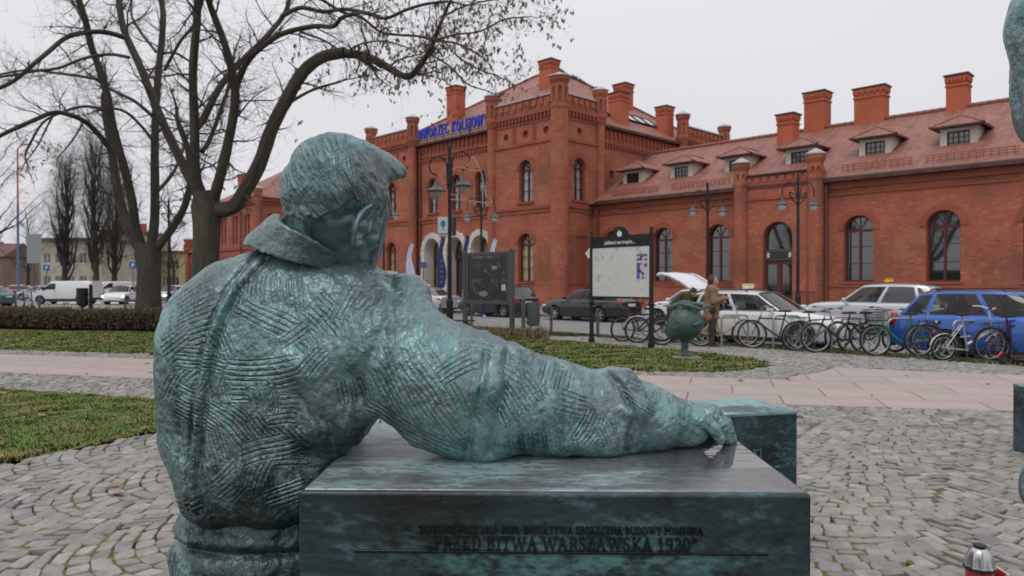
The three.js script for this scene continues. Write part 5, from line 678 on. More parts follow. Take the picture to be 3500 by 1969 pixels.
function dressLimb(out, ends, limb, rnd, gap, len, droop = 0.1, from = 0.12) {
  let acc = 0; const n = limb.c.length;
  for (let i = 1; i < n; i++) { acc += limb.c[i].distanceTo(limb.c[i - 1]); if (i / n < from || acc < gap * (0.6 + 0.8 * rnd())) continue; acc = 0; const t = limb.c[i].clone().sub(limb.c[i - 1]).normalize(), s = V(rnd() - 0.5, rnd() * 0.9 - 0.32, rnd() - 0.5).normalize(); sprig(out, limb.c[i], t.multiplyScalar(0.55).add(s), len * (0.5 + 0.9 * rnd()), clamp(limb.r[i] * 0.34, 0.007, 0.03), rnd, 2, ends, droop, 5); }
  sprig(out, limb.c[n - 1], limb.c[n - 1].clone().sub(limb.c[n - 2]), len, limb.r[n - 1] * 0.8, rnd, 2, ends, droop, 5);
}
const seedGeo = (() => { const o = [], r = rng(6); for (let i = 0; i < 5; i++) { const g = new THREE.SphereGeometry(0.016, 5, 4); g.scale(0.7, 1.9, 0.7); o.push(at(g, (r() - 0.5) * 0.05, -0.03 - r() * 0.05, (r() - 0.5) * 0.05, 0, (r() - 0.5) * 0.7, (r() - 0.5) * 0.7)); } return M(o); })();
function seeds(parent, pts, sc, seed) { const r = rng(seed), o = new THREE.InstancedMesh(seedGeo, seedMat, pts.length), d = new THREE.Object3D(); pts.forEach((p, i) => { d.position.copy(p); d.rotation.set(0, r() * 6, 0); d.scale.setScalar(sc * (0.6 + 0.8 * r())); d.updateMatrix(); o.setMatrixAt(i, d.matrix); }); o.name = 'seed_clusters'; o.userData.kind = 'stuff'; lit(o); parent.add(o); }
{ // the two old limes: every main limb follows the one in the photograph, at its own depth
  const grow = (label, D, trunk, limbs, seed, seedPick) => {
    const t = thing('bare_tree', label, 'tree'), rnd = rng(seed), out = [], ends = [];
    mesh('trunk', [tube(trunk.map(([x, y]) => W(x, y, D)), trunk.map((q) => q[2] * D / F), 14)], bark, t);
    for (const [r0, r1, dz, pts, gap = 0.22, len = 1.35] of limbs) { const q = pts.map(([x, y], i) => W(x, y, D + dz * i / (pts.length - 1))), l = limbFrom(q, r0 * 0.70 * D / F, r1 * 0.72 * D / F); mesh('limb', [l.geo], bark, t); dressLimb(out, ends, l, rnd, gap, len); }
    const tw = mesh('twigs', out, twigMat, t); tw.userData.kind = 'stuff'; const s = ends.filter((p) => seedPick(1750 + p.x / -p.z * F, HY - (p.y - EYE) / -p.z * F, rnd)); if (s.length) seeds(t, s, 1.0, seed + 1); console.log('tree', out.length, s.length); return t;
  };
  grow('tall bare lime tree hung with seed clusters, its trunk beside the station annex', 20, [[700, 1172, 74], [698, 1080, 62], [700, 960, 46], [706, 840, 43], [708, 760, 46], [706, 705, 50], [700, 655, 32]], [
    [27, 15, 2, [[690, 690], [647, 604], [556, 415], [483, 232], [425, 97], [406, -30]]],
    [26, 16, -1, [[695, 680], [671, 600], [667, 435], [662, 241], [676, 72], [680, -60]]],
    [20, 11, 2.5, [[668, 440], [695, 410], [753, 299], [821, 217], [918, 121], [980, 40], [992, -20]]],
    [28, 12, -2, [[728, 690], [753, 604], [782, 483], [806, 330], [792, 232], [768, 145], [724, 29], [705, -30]]],
    [15, 8, -3, [[806, 310], [845, 217], [900, 160], [972, 116], [1079, 92], [1141, 92], [1170, 63], [1210, 50]], 0.42, 1.2],
    [40, 24, -1.5, [[735, 720], [800, 706], [842, 645], [888, 560], [930, 440], [982, 338], [1040, 245], [1103, 198], [1180, 181]], 0.45, 1.0],
    [23, 6, -2.5, [[1170, 183], [1248, 193], [1310, 222], [1395, 264], [1431, 232], [1465, 183], [1484, 140], [1499, 101], [1540, 5]], 0.22, 1.25],
    [9, 5, 0.5, [[985, 355], [1069, 309], [1163, 281]], 0.3, 0.9],
    [11, 6, -2, [[965, 58], [1030, 29], [1108, 43], [1180, 34], [1257, 48], [1320, 65], [1383, 39], [1446, 19], [1520, 8]], 0.24, 1.2],
    [8, 5, 1.5, [[1060, -20], [1108, 5], [1170, 43], [1238, 63], [1301, 111], [1359, 121], [1431, 126], [1480, 140], [1560, 150], [1640, 190]], 0.2, 1.2],
    [6, 4, 1, [[1030, 112], [1108, 140], [1170, 179]], 0.3, 0.9], [5, 3, -1, [[1185, 179], [1228, 155], [1310, 142], [1380, 160]], 0.25, 0.9],
    [5, 3, -2, [[1484, 140], [1560, 120], [1640, 110], [1720, 70], [1800, 60]], 0.16, 1.0], [5, 3, 0.5, [[1465, 183], [1540, 230], [1600, 290], [1660, 310]], 0.16, 0.9], [5, 3, 1.5, [[1510, 60], [1600, 20], [1700, 0], [1790, -10]], 0.16, 1.0], [4, 3, -1, [[1495, 110], [1560, 190], [1640, 240], [1700, 260]], 0.16, 0.9],
    [12, 8, 2, [[692, 520], [722, 470], [753, 386], [782, 300], [800, 200]]], [13, 8, -2, [[430, 130], [367, 113], [299, 113], [232, 130], [169, 179], [111, 227], [48, 280], [-40, 320]], 0.4, 1.0], [8, 6, 2, [[444, 198], [386, 188], [328, 193], [270, 208], [212, 232], [121, 246], [-30, 270]], 0.4, 1.0], [7, 5, 1, [[560, 184], [604, 184], [652, 212]], 0.5, 0.7],
  ], 901, (x, y, r) => (x > 1240 && r() < 0.24) || (x > 1000 && y > 150 && r() < 0.10) || (x < 1000 && r() < 0.008));
  grow('bare lime tree forking low behind the clipped hedge', 29, [[505, 1160, 60], [506, 1095, 46], [508, 1000, 39], [510, 930, 38], [508, 870, 44], [505, 830, 40]], [
    [27, 14, 2, [[500, 890], [445, 790], [415, 700], [395, 600], [381, 500], [363, 400], [356, 330]], 0.3, 1.5],
    [24, 13, -2, [[485, 850], [462, 770], [452, 690], [430, 590], [405, 500], [385, 420], [370, 330], [340, 230], [315, 160], [295, 70], [262, -30]], 0.3, 1.5],
    [24, 13, 1.5, [[515, 860], [529, 760], [531, 640], [531, 500], [536, 360], [545, 240], [556, 145], [560, 39], [545, -30]], 0.3, 1.5],
    [21, 12, -1.5, [[528, 860], [575, 800], [615, 740], [640, 680], [652, 600], [640, 500], [610, 420]], 0.35, 1.4],
    [14, 8, -3, [[386, 522], [338, 459], [290, 415], [232, 391], [184, 386], [121, 411], [24, 454], [-60, 500]], 0.28, 1.5],
    [8, 5, 2, [[333, 272], [270, 261], [193, 251], [97, 241], [-20, 260]], 0.28, 1.4], [7, 5, -1, [[348, 372], [290, 365], [212, 386], [150, 420], [90, 520]], 0.4, 1.3], [9, 6, 1, [[522, 396], [464, 348], [406, 319], [367, 299], [300, 250]], 0.28, 1.3], [8, 5, -1, [[522, 478], [483, 430], [435, 386], [391, 372], [330, 380]], 0.28, 1.3], [7, 5, 2, [[536, 179], [483, 111], [454, 58], [454, -10]], 0.28, 1.3], [8, 5, -2, [[565, 241], [618, 145], [667, 82], [690, 10]], 0.28, 1.3], [10, 6, 1.5, [[541, 652], [580, 609], [609, 560], [640, 470]], 0.28, 1.3], [10, 6, 2, [[300, 115], [285, 60], [240, -10]], 0.28, 1.3],
    [5, 3, 2, [[190, 386], [160, 440], [130, 500], [85, 560]], 0.3, 1.2], [5, 3, -2, [[290, 415], [250, 480], [200, 540]], 0.3, 1.2],
  ], 902, (x, y, r) => (x > 60 && x < 230 && y > 470 && y < 660 && r() < 0.12) || r() < 0.003);
}
function bareTree(name, label, cat, pos, H, seed, o = {}) {            // background trees: trunk, limbs, twigs
  const t = thing(name, label, cat, pos, 0, o.group), rnd = rng(seed), out = [], ends = [], fast = o.upright ?? 0, lim = [];
  const tr = smoothPath([V(0, -0.1, 0), V((rnd() - 0.5) * 0.3, H * 0.3, (rnd() - 0.5) * 0.3), V((rnd() - 0.5) * 0.6, H * 0.62, (rnd() - 0.5) * 0.6), V((rnd() - 0.5) * 0.8, H * 0.97, (rnd() - 0.5) * 0.8)], 14), R = o.r ?? H * 0.02; mesh('trunk', [tube(tr, tr.map((_, i) => R * (1.15 - 1.05 * i / 14)), 8)], bark, t);
  const n = o.n ?? 22; for (let i = 0; i < n; i++) { const h = lerp(o.low ?? 0.22, 0.93, Math.pow((i + rnd()) / n, 0.9)), k = Math.min(13, Math.floor(h * 14)), b = tr[k].clone().lerp(tr[k + 1], h * 14 - k), a = rnd() * 6.283, len = H * (fast ? 0.30 * (1.1 - h * 0.6) : 0.36 * (1.15 - h * 0.8)) * (0.7 + 0.6 * rnd()), out2 = fast ? 0.24 : 0.8, q = [b]; for (let j = 1; j <= 4; j++) { const s = j / 4; q.push(b.clone().add(V(Math.cos(a) * len * out2 * Math.pow(s, fast ? 0.6 : 0.9), len * (fast ? 1.0 * s : 0.5 * s + 0.25 * s * s), Math.sin(a) * len * out2 * Math.pow(s, fast ? 0.6 : 0.9))).add(V((rnd() - 0.5) * len * 0.1, 0, (rnd() - 0.5) * len * 0.1))); } const l = limbFrom(q, R * 0.42 * (1.1 - h * 0.8), R * 0.08, 5); lim.push(l.geo); dressLimb(out, ends, l, rnd, o.gap ?? 0.8, o.len ?? H * 0.09, fast ? -0.05 : 0.03, 0.2); }
  const lm = mesh('limbs', lim, bark, t); lm.userData.kind = 'stuff'; const tw = mesh('twigs', out, o.twig ?? twigMat, t); tw.userData.kind = 'stuff'; return t;
}
const farTwig = twigMat;
{
  const pop = (px, d, H, seed, label, k = 1) => bareTree('poplar', label, 'tree', W(px, 0, d).setY(0), H, seed, { upright: 1, n: 64, low: 0.10, gap: 0.42, len: 1.9, r: 0.30, twig: farTwig, group: 'poplars behind the parked vans' });
  pop(222, 82, 15.5, 31, 'slender bare poplar behind the long white van, beside the cream house'); pop(330, 80, 17.0, 32, 'tall bare poplar rising behind the gap between the two white vans'); pop(392, 86, 16, 33, 'bare poplar behind the white hatchback with lit headlamps');
  const bt = (px, d, H, seed, label) => bareTree('bare_tree', label, 'tree', W(px, 0, d).setY(0), H, seed, { n: 26, gap: 0.7, len: 1.5, twig: farTwig, group: 'bare trees far down the road' });
  bt(-30, 62, 13, 41, 'spreading bare tree above the teal car'); bt(95, 90, 11, 42, 'low bare tree beyond the blue lamp mast'); bt(450, 110, 12, 43, 'bare tree before the dull yellow house'); bt(590, 105, 11, 44, 'small bare tree beside the low station annex');
}
{ // clipped hedge, brown and leafless
  const A = V(-24, 0, -27.5), B = V(-6.2, 0, -22.6), dir = B.clone().sub(A), len = dir.length(); dir.normalize(); const nrm = V(-dir.z, 0, dir.x), r = rng(52);
  const h = thing('hedge', 'low clipped brown leafless hedge along the lawn', 'hedge'), core = []; for (let i = 0; i < 30; i++) { const c = A.clone().addScaledVector(dir, (i + 0.5) * len / 30); core.push(rbox(len / 30 + 0.06, 0.42, 0.95, 0.15, c.x, 0.22, c.z, -Math.atan2(dir.z, dir.x))); } mesh('core', core, mat([0.035, 0.026, 0.018], 1), h).userData.kind = 'stuff';
  const tg = []; { const rr = rng(3); for (let i = 0; i < 9; i++) { const a = rr() * 6.28, q = V(Math.cos(a) * 0.12, 0.10 + rr() * 0.12, Math.sin(a) * 0.12); tg.push(tube([V(0, 0, 0), q.clone().multiplyScalar(0.5).add(V(0.02, 0.02, 0)), q], [0.006, 0.005, 0.002], 3, false, false)); for (let j = 0; j < 3; j++) tg.push(at(new THREE.PlaneGeometry(0.022, 0.04), q.x * rr(), q.y * rr(), q.z * rr(), rr() * 6, rr() * 6)); } }
  scatter('twigs', null, null, M(tg), mat([1, 1, 1], 0.95, 0, { side: THREE.DoubleSide }), 6500, (q) => { const s = q() * len, w = (q() - 0.5) * 1.25, y = 0.08 + q() * 0.46 * (1 - Math.abs(w) * 0.25), c = A.clone().addScaledVector(dir, s).addScaledVector(nrm, w); return [c.x, y, c.z, 1]; }, (q) => { const g = 0.6 + 0.8 * q(); return q() < 0.2 ? [0.10 * g, 0.10 * g, 0.05 * g] : [0.115 * g, 0.078 * g, 0.050 * g]; }, 107, [0.8, 1.5], h);
}
// ---------------------------------------------------------------- vehicles
const tyreMat = mat([0.018, 0.018, 0.019], 0.85), rimMat = mat([0.45, 0.46, 0.47], 0.3, 0.85), trimBlack = mat([0.014, 0.014, 0.015], 0.45), chromeMat = mat([0.6, 0.6, 0.6], 0.15, 1), cabinMat = mat([0.03, 0.03, 0.032], 0.8), seatMat = mat([0.06, 0.06, 0.065], 0.85);
const carGlass = mat([0.36, 0.42, 0.40], 0.02, 0, { transmission: 1, thickness: 0, ior: 1.5 }), tintGlass = mat([0.03, 0.034, 0.036], 0.04, 0, { clearcoat: 1, clearcoatRoughness: 0.02 });
const redLamp = mat([0.42, 0.012, 0.012], 0.15, 0, { clearcoat: 1 }), clearLamp = mat([0.55, 0.56, 0.58], 0.1, 0.4, { clearcoat: 1 }), plateMat = mat([0.68, 0.68, 0.66], 0.5);
const paint = (c, metal = 0.35) => mat(c, 0.32, metal, { clearcoat: 1, clearcoatRoughness: 0.04 });
const P_ = { white: paint([0.66, 0.67, 0.68], 0.0), silver: paint([0.52, 0.54, 0.57], 0.55), black: paint([0.018, 0.019, 0.022], 0.3), grey: paint([0.07, 0.072, 0.078], 0.4), blue: paint([0.018, 0.10, 0.42], 0.25), teal: paint([0.05, 0.13, 0.14], 0.4), red: paint([0.28, 0.02, 0.025], 0.3), pale: paint([0.42, 0.44, 0.46], 0.5) };
const csg = new Evaluator(); csg.attributes = ['position', 'normal', 'uv']; csg.useGroups = false;
function loftX(stations) {                                             // stations [x, [[z, y] ...] half ring from the sill up to the middle]
  const P = [], I = [], n = stations[0][1].length * 2 - 1; for (const [x, half] of stations) { for (const [z, y] of half) P.push(x, y, z); for (let i = half.length - 2; i >= 0; i--) P.push(x, half[i][1], -half[i][0]); }
  const m = stations.length; for (let i = 0; i < m - 1; i++) for (let k = 0; k < n; k++) { const a = i * n + k, b = i * n + (k + 1) % n, c = a + n, d = b + n; I.push(a, b, c, b, d, c); }
  for (let k = 1; k < n - 1; k++) { I.push(0, k + 1, k); const o = (m - 1) * n; I.push(o, o + k, o + k + 1); }
  const g = new THREE.BufferGeometry(); g.setAttribute('position', new THREE.Float32BufferAttribute(P, 3)); g.setIndex(I); let q = g.toNonIndexed(); q = toCreasedNormals(q, 0.75); q.setAttribute('uv', new THREE.BufferAttribute(new Float32Array(q.attributes.position.count * 2), 2)); return q;
}
function patch(fn, nu, nv) { const P = [], I = [], U = []; for (let i = 0; i <= nu; i++) for (let j = 0; j <= nv; j++) { const p = fn(i / nu, j / nv); P.push(p.x, p.y, p.z); U.push(i / nu, j / nv); } for (let i = 0; i < nu; i++) for (let j = 0; j < nv; j++) { const a = i * (nv + 1) + j, b = a + nv + 1; I.push(a, b, a + 1, a + 1, b, b + 1); } const g = new THREE.BufferGeometry(); g.setAttribute('position', new THREE.Float32BufferAttribute(P, 3)); g.setAttribute('uv', new THREE.Float32BufferAttribute(U, 2)); g.setIndex(I); g.computeVertexNormals(); return g; }
function wheel(parent, x, y, z, R, side, rim = rimMat, spokes = 6) {
  const T = lathe([[R * 0.66, -0.09], [R * 0.9, -0.1], [R * 0.985, -0.085], [R, -0.05], [R, 0.05], [R * 0.985, 0.085], [R * 0.9, 0.1], [R * 0.66, 0.09]], 28); T.rotateX(Math.PI / 2); const w = mesh('wheel', [T.translate(x, y, z)], tyreMat, parent), o = [lathe([[R * 0.6, -0.02], [R * 0.68, 0.0], [R * 0.68, 0.085], [R * 0.62, 0.075], [R * 0.6, 0.03]], 24)];
  for (let i = 0; i < spokes; i++) { const g = box(R * 0.56, 0.02, R * 0.16, R * 0.34, 0.055, 0); g.rotateY(i / spokes * 6.2832); o.push(g); } o.push(cyl(R * 0.16, R * 0.15, 0.03, 0, 0.06, 0, 12)); const rg = M(o); rg.rotateX(side * Math.PI / 2); mesh('rim', [rg.translate(x, y, z)], rim, w);
  const dk = new THREE.CylinderGeometry(R * 0.62, R * 0.62, 0.02, 20); dk.rotateX(Math.PI / 2); mesh('brake', [dk.translate(x, y, z + side * 0.01)], trimBlack, w);
}
// front is +x. o: L, Wd, H, wb, R, hood (height), belt, cowl, roofF, roofR, tail (x positions), deck (boot height, 0 = hatch)
function makeCar(name, label, cat, o, body, pos, turn, grp) {
  const t = thing(name, label, cat, pos, turn, grp), { L: Ln, Wd, H, wb, R = 0.32, hood, belt, cowl, roofF, roofR, tail, deck = 0 } = o, w = Wd / 2, xf = Ln / 2, xb = -Ln / 2, fx = xf - (o.over ?? 0.88), rx = fx - wb, N = 34, st = [];
  const top = (x) => { if (x > cowl) { const k = (x - cowl) / (xf - cowl); return lerp(belt, hood, Math.min(1, k * 1.6)) - 0.28 * Math.pow(k, 5) * (o.nose ?? 1) - 0.05 * k; } if (x < tail && deck) { const k = (tail - x) / (tail - xb); return lerp(belt, deck, Math.min(1, k * 2)) - 0.10 * Math.pow(k, 6); } if (x < tail) { const k = (tail - x) / (tail - xb); return belt - 0.06 * k - 0.08 * Math.pow(k, 6); } return belt + 0.012 * Math.sin((x - tail) / (cowl - tail) * Math.PI); };
  for (let i = 0; i <= N; i++) { const s = i / N, x = lerp(xb, xf, 0.5 - 0.5 * Math.cos(Math.PI * s) * (0.86 + 0.14 * Math.abs(Math.cos(Math.PI * s)))), e = Math.abs(x) / xf, ww = w * (1 - 0.17 * Math.pow(e, 7)) * (x > 0 ? 1 - 0.03 * e * e : 1), yb = 0.19 + 0.14 * Math.pow(e, 9), T = top(x); st.push([x, [[ww * 0.82, yb], [ww * 0.965, yb + 0.05], [ww * 0.995, yb + 0.2], [ww, yb + (T - yb) * 0.55], [ww * 0.985, T - 0.12], [ww * 0.945, T - 0.035], [ww * 0.86, T + 0.005], [ww * 0.5, T + 0.03], [0, T + 0.04]]]); }
  let brush = new Brush(loftX(st)); brush.updateMatrixWorld();
  for (const x of [fx, rx]) for (const s of [-1, 1]) { const c = new THREE.CylinderGeometry(R + 0.055, R + 0.055, 0.34, 28); c.rotateX(Math.PI / 2); const b = new Brush(c.translate(x, R + 0.01, s * (w - 0.12))); b.updateMatrixWorld(); brush = csg.evaluate(brush, b, SUBTRACTION); }
  mesh('body', [brush.geometry], body, t);
  for (const x of [fx, rx]) for (const s of [-1, 1]) { wheel(t, x, R, s * (w - 0.115), R, s, o.rim ?? rimMat, o.spokes); }
  mesh('wheel_arch_liner', [fx, rx].flatMap((x) => [-1, 1].map((s) => { const g = new THREE.CylinderGeometry(R + 0.05, R + 0.05, 0.02, 24); g.rotateX(Math.PI / 2); return g.translate(x, R + 0.01, s * (w - 0.28)); })), trimBlack, t).userData.kind = 'stuff';
  // glasshouse
  const bw = w * 0.925, rw = w * (o.rw ?? 0.745), side = (s, v, k, out = 0) => { const bx = lerp(cowl, tail, s), tx = lerp(roofF, roofR, s), ez = 1 - 0.10 * Math.pow(Math.abs(s - 0.5) * 2, 4), y = lerp(belt - 0.02, H - 0.07 - 0.05 * Math.pow(Math.abs(s - 0.45) * 2, 3), v), bul = 0.035 * Math.sin(v * Math.PI); return V(lerp(bx, tx, v), y, k * (lerp(bw, rw, v) * ez + bul + out)); };
  const endS = (e) => (u, v, out = 0) => { const a = side(e, v, 1), b = side(e, v, -1), q = a.clone().lerp(b, u), k = 1 - Math.pow(2 * u - 1, 2); q.x += (e ? -1 : 1) * (0.10 * k + out); q.y += 0.02 * k * v; return q; };
  const gm = o.tint ? tintGlass : carGlass, cuts = o.cuts ?? [0.03, 0.40, 0.44, 0.80, 0.84, 0.97], frame = [];
  const roof = patch((u, v) => { const a = side(u, 1, 1, 0.004), b = side(u, 1, -1, 0.004), q = a.clone().lerp(b, v), k = 1 - Math.pow(2 * v - 1, 2), e = Math.sin(u * Math.PI); q.y += 0.045 * Math.pow(k, 0.7) * (0.75 + 0.25 * e) + 0.006; if (u === 0) q.x += 0.1 * k; if (u === 1) q.x -= 0.1 * k; return q; }, 14, 10);
  mesh('roof', [roof, patch((u, v) => { const a = side(u, 0.985, 1, -0.02), b = side(u, 0.985, -1, -0.02); return a.lerp(b, v); }, 6, 2)], o.roofMat ?? body, t);
  for (const k of [-1, 1]) {
    frame.push(patch((u, v) => side(u, 0.90 + 0.11 * v, k, 0.005), 16, 2), patch((u, v) => side(u, -0.02 + 0.08 * v, k, 0.005), 16, 2));
    for (let i = 0; i < cuts.length - 1; i += 2) { const g = patch((u, v) => side(lerp(cuts[i], cuts[i + 1], u), 0.04 + 0.88 * v, k, -0.004), 8, 4); mesh('side_window', [g], i && o.tintRear ? tintGlass : gm, t); }
    const bounds = [0, ...cuts, 1]; for (let i = 0; i < bounds.length; i += 2) frame.push(patch((u, v) => side(lerp(bounds[i], bounds[i + 1], u), v, k, 0.004), 2, 6));
  }
  mesh('window_frame', frame, o.frame ?? body, t).userData.kind = 'stuff';
  mesh('windscreen', [patch((u, v) => endS(0)(0.05 + 0.9 * u, 0.02 + 0.95 * v, -0.006), 8, 6)], o.tint ? tintGlass : mat([0.5, 0.56, 0.55], 0.02, 0, { transmission: 1, thickness: 0 }), t);
  if (!o.open) mesh('rear_window', [patch((u, v) => endS(1)(0.06 + 0.88 * u, 0.1 + 0.82 * v, -0.006), 8, 6)], tintGlass, t);
  if (!o.open) mesh('tailgate_frame', [patch((u, v) => endS(1)(0.07 * u, v, 0.004), 2, 5), patch((u, v) => endS(1)(1 - 0.07 * u, v, 0.004), 2, 5), patch((u, v) => endS(1)(u, 0.9 + 0.1 * v, 0.006), 8, 2), patch((u, v) => endS(1)(u, 0.12 * v, 0.006), 8, 2)], body, t);
  mesh('cabin', [box((cowl - tail) * 0.96, 0.04, bw * 1.8, (cowl + tail) / 2, belt - 0.14, 0), box(0.3, 0.1, bw * 1.7, cowl - 0.15, belt - 0.06, 0)], cabinMat, t);
  for (const [sx, z] of [[0.15, 0.36], [0.15, -0.36], [-0.85, 0.36], [-0.85, -0.36]]) { if (tail + 0.4 > sx - 0.3 + cowl - 1.2) continue; const bx = cowl - 1.25 + sx; mesh('seat', [rbox(0.12, 0.55, 0.44, 0.05, bx, belt + 0.05, z, 0, 0, 0.15), rbox(0.09, 0.17, 0.24, 0.04, bx - 0.06, belt + 0.40, z, 0, 0, 0.15)], seatMat, t); }
  const stw = ring(V(0, 0, 0), 0.18, 0.015, 'x', 18, 5); mesh('steering_wheel', [at(stw, cowl - 0.55, belt + 0.02, 0.36, 0, 0, 0.4)], trimBlack, t);
  // lamps, grille, plates, mirrors, handles, seams, sills
  for (const s of [-1, 1]) {
    const hl = new THREE.SphereGeometry(1, 14, 8); hl.scale(0.25, 0.075, 0.13); mesh('headlight', [at(hl, xf - 0.26, hood - 0.26, s * (w * 0.78), -s * 0.5, 0, -0.2)], o.lit ? mat([1, 1, 0.95], 0.3, 0, { emissive: new THREE.Color(1, 0.93, 0.75), emissiveIntensity: 5 }) : clearLamp, t);
    const tl = new THREE.SphereGeometry(1, 12, 8); deck ? tl.scale(0.10, 0.08, 0.19) : tl.scale(0.085, 0.16, 0.075); mesh('tail_light', [at(tl, xb + 0.11, (deck || belt) - (deck ? 0.16 : 0.10), s * (w * (deck ? 0.76 : 0.84)), s * 0.35)], redLamp, t);
    mesh('mirror', [rbox(0.13, 0.14, 0.2, 0.05, cowl - 0.28, belt + 0.08, s * (w + 0.09)), box(0.05, 0.05, 0.14, cowl - 0.28, belt + 0.02, s * (w - 0.0))], o.mirror ?? body, t);
    for (const q of [0.46, 0.82]) { const hx = lerp(cowl - 0.1, tail, q * 0.9) + 0.0; mesh('door_handle', [rbox(0.17, 0.03, 0.03, 0.01, hx, belt - 0.13, s * (w * 0.99 + 0.008))], o.handle ?? body, t); }
    mesh('door_seam', [cowl - 0.16, lerp(cowl, tail, 0.42), lerp(cowl, tail, 0.86)].map((x) => box(0.008, belt - 0.52, 0.012, x, (belt - 0.12 + 0.40) / 2, s * (w * 0.993))), trimBlack, t).userData.kind = 'stuff';
    mesh('sill_trim', [rbox(wb - 2 * R - 0.16, 0.12, 0.05, 0.02, (fx + rx) / 2, 0.25, s * (w * 0.965))], o.trim ?? trimBlack, t);
  }
  mesh('grille', [rbox(0.1, 0.16, w * 1.1, 0.03, xf - 0.075, hood - 0.36, 0), rbox(0.12, 0.16, w * 1.25, 0.03, xf - 0.065, 0.36, 0)], trimBlack, t);
  mesh('number_plate', [rbox(0.02, 0.11, 0.5, 0.005, xf + 0.006, 0.46, 0)], plateMat, t); mesh('number_plate', [rbox(0.02, 0.11, 0.5, 0.005, xb - 0.006, deck ? 0.62 : 0.74, 0)], plateMat, t);
  mesh('rear_bumper_trim', [rbox(0.1, 0.14, w * 1.6, 0.04, xb + 0.06, 0.33, 0)], trimBlack, t);
  if (o.rails) for (const s of [-1, 1]) mesh('roof_rail', [tube([side(0.15, 1, s).add(V(0, 0.02, -s * 0.05)), side(0.22, 1, s).add(V(0, 0.075, -s * 0.05)), side(0.85, 1, s).add(V(0, 0.075, -s * 0.05)), side(0.93, 1, s).add(V(0, 0.02, -s * 0.05))], 0.016, 6)], trimBlack, t);
  if (o.sign) { const sx = lerp(roofF, roofR, 0.3); const sg = mesh('taxi_sign', [rbox(0.16, 0.15, 0.44, 0.06, sx, H + 0.07, 0)], mat(o.sign, 0.4), t); mesh('sign_foot', [box(0.14, 0.03, 0.36, sx, H - 0.01, 0)], trimBlack, sg); if (o.sign2) mesh('sign_band', [rbox(0.163, 0.06, 0.442, 0.028, sx, H + 0.12, 0)], mat(o.sign2, 0.4), sg); }
  return { t, side, endS };
}
const S_ = {
  estate: { L: 4.58, Wd: 1.78, H: 1.47, wb: 2.6, hood: 0.92, belt: 0.95, cowl: 0.98, roofF: 0.18, roofR: -1.75, tail: -2.12, over: 0.9, rails: 1 },
  sedan: { L: 4.68, Wd: 1.76, H: 1.46, wb: 2.7, hood: 0.9, belt: 0.95, cowl: 0.95, roofF: 0.15, roofR: -0.95, tail: -1.62, deck: 0.98, over: 0.95, cuts: [0.03, 0.44, 0.48, 0.86, 0.88, 0.96] },
  mpv: { L: 4.45, Wd: 1.8, H: 1.62, wb: 2.75, hood: 1.0, belt: 1.0, cowl: 1.3, roofF: 0.55, roofR: -1.75, tail: -2.05, over: 0.85 },
  suv: { L: 4.5, Wd: 1.84, H: 1.64, wb: 2.65, R: 0.35, hood: 1.05, belt: 1.05, cowl: 0.95, roofF: 0.2, roofR: -1.7, tail: -2.08, over: 0.88 },
  hatch: { L: 4.0, Wd: 1.7, H: 1.5, wb: 2.5, R: 0.31, hood: 0.92, belt: 0.95, cowl: 0.95, roofF: 0.3, roofR: -1.4, tail: -1.8, over: 0.78 },
};
const toRight = LROT, toLeft = LROT + Math.PI, row1 = (x) => L(x, 17.0, -0.1), row2 = (x) => L(x, 10.1, -0.1);
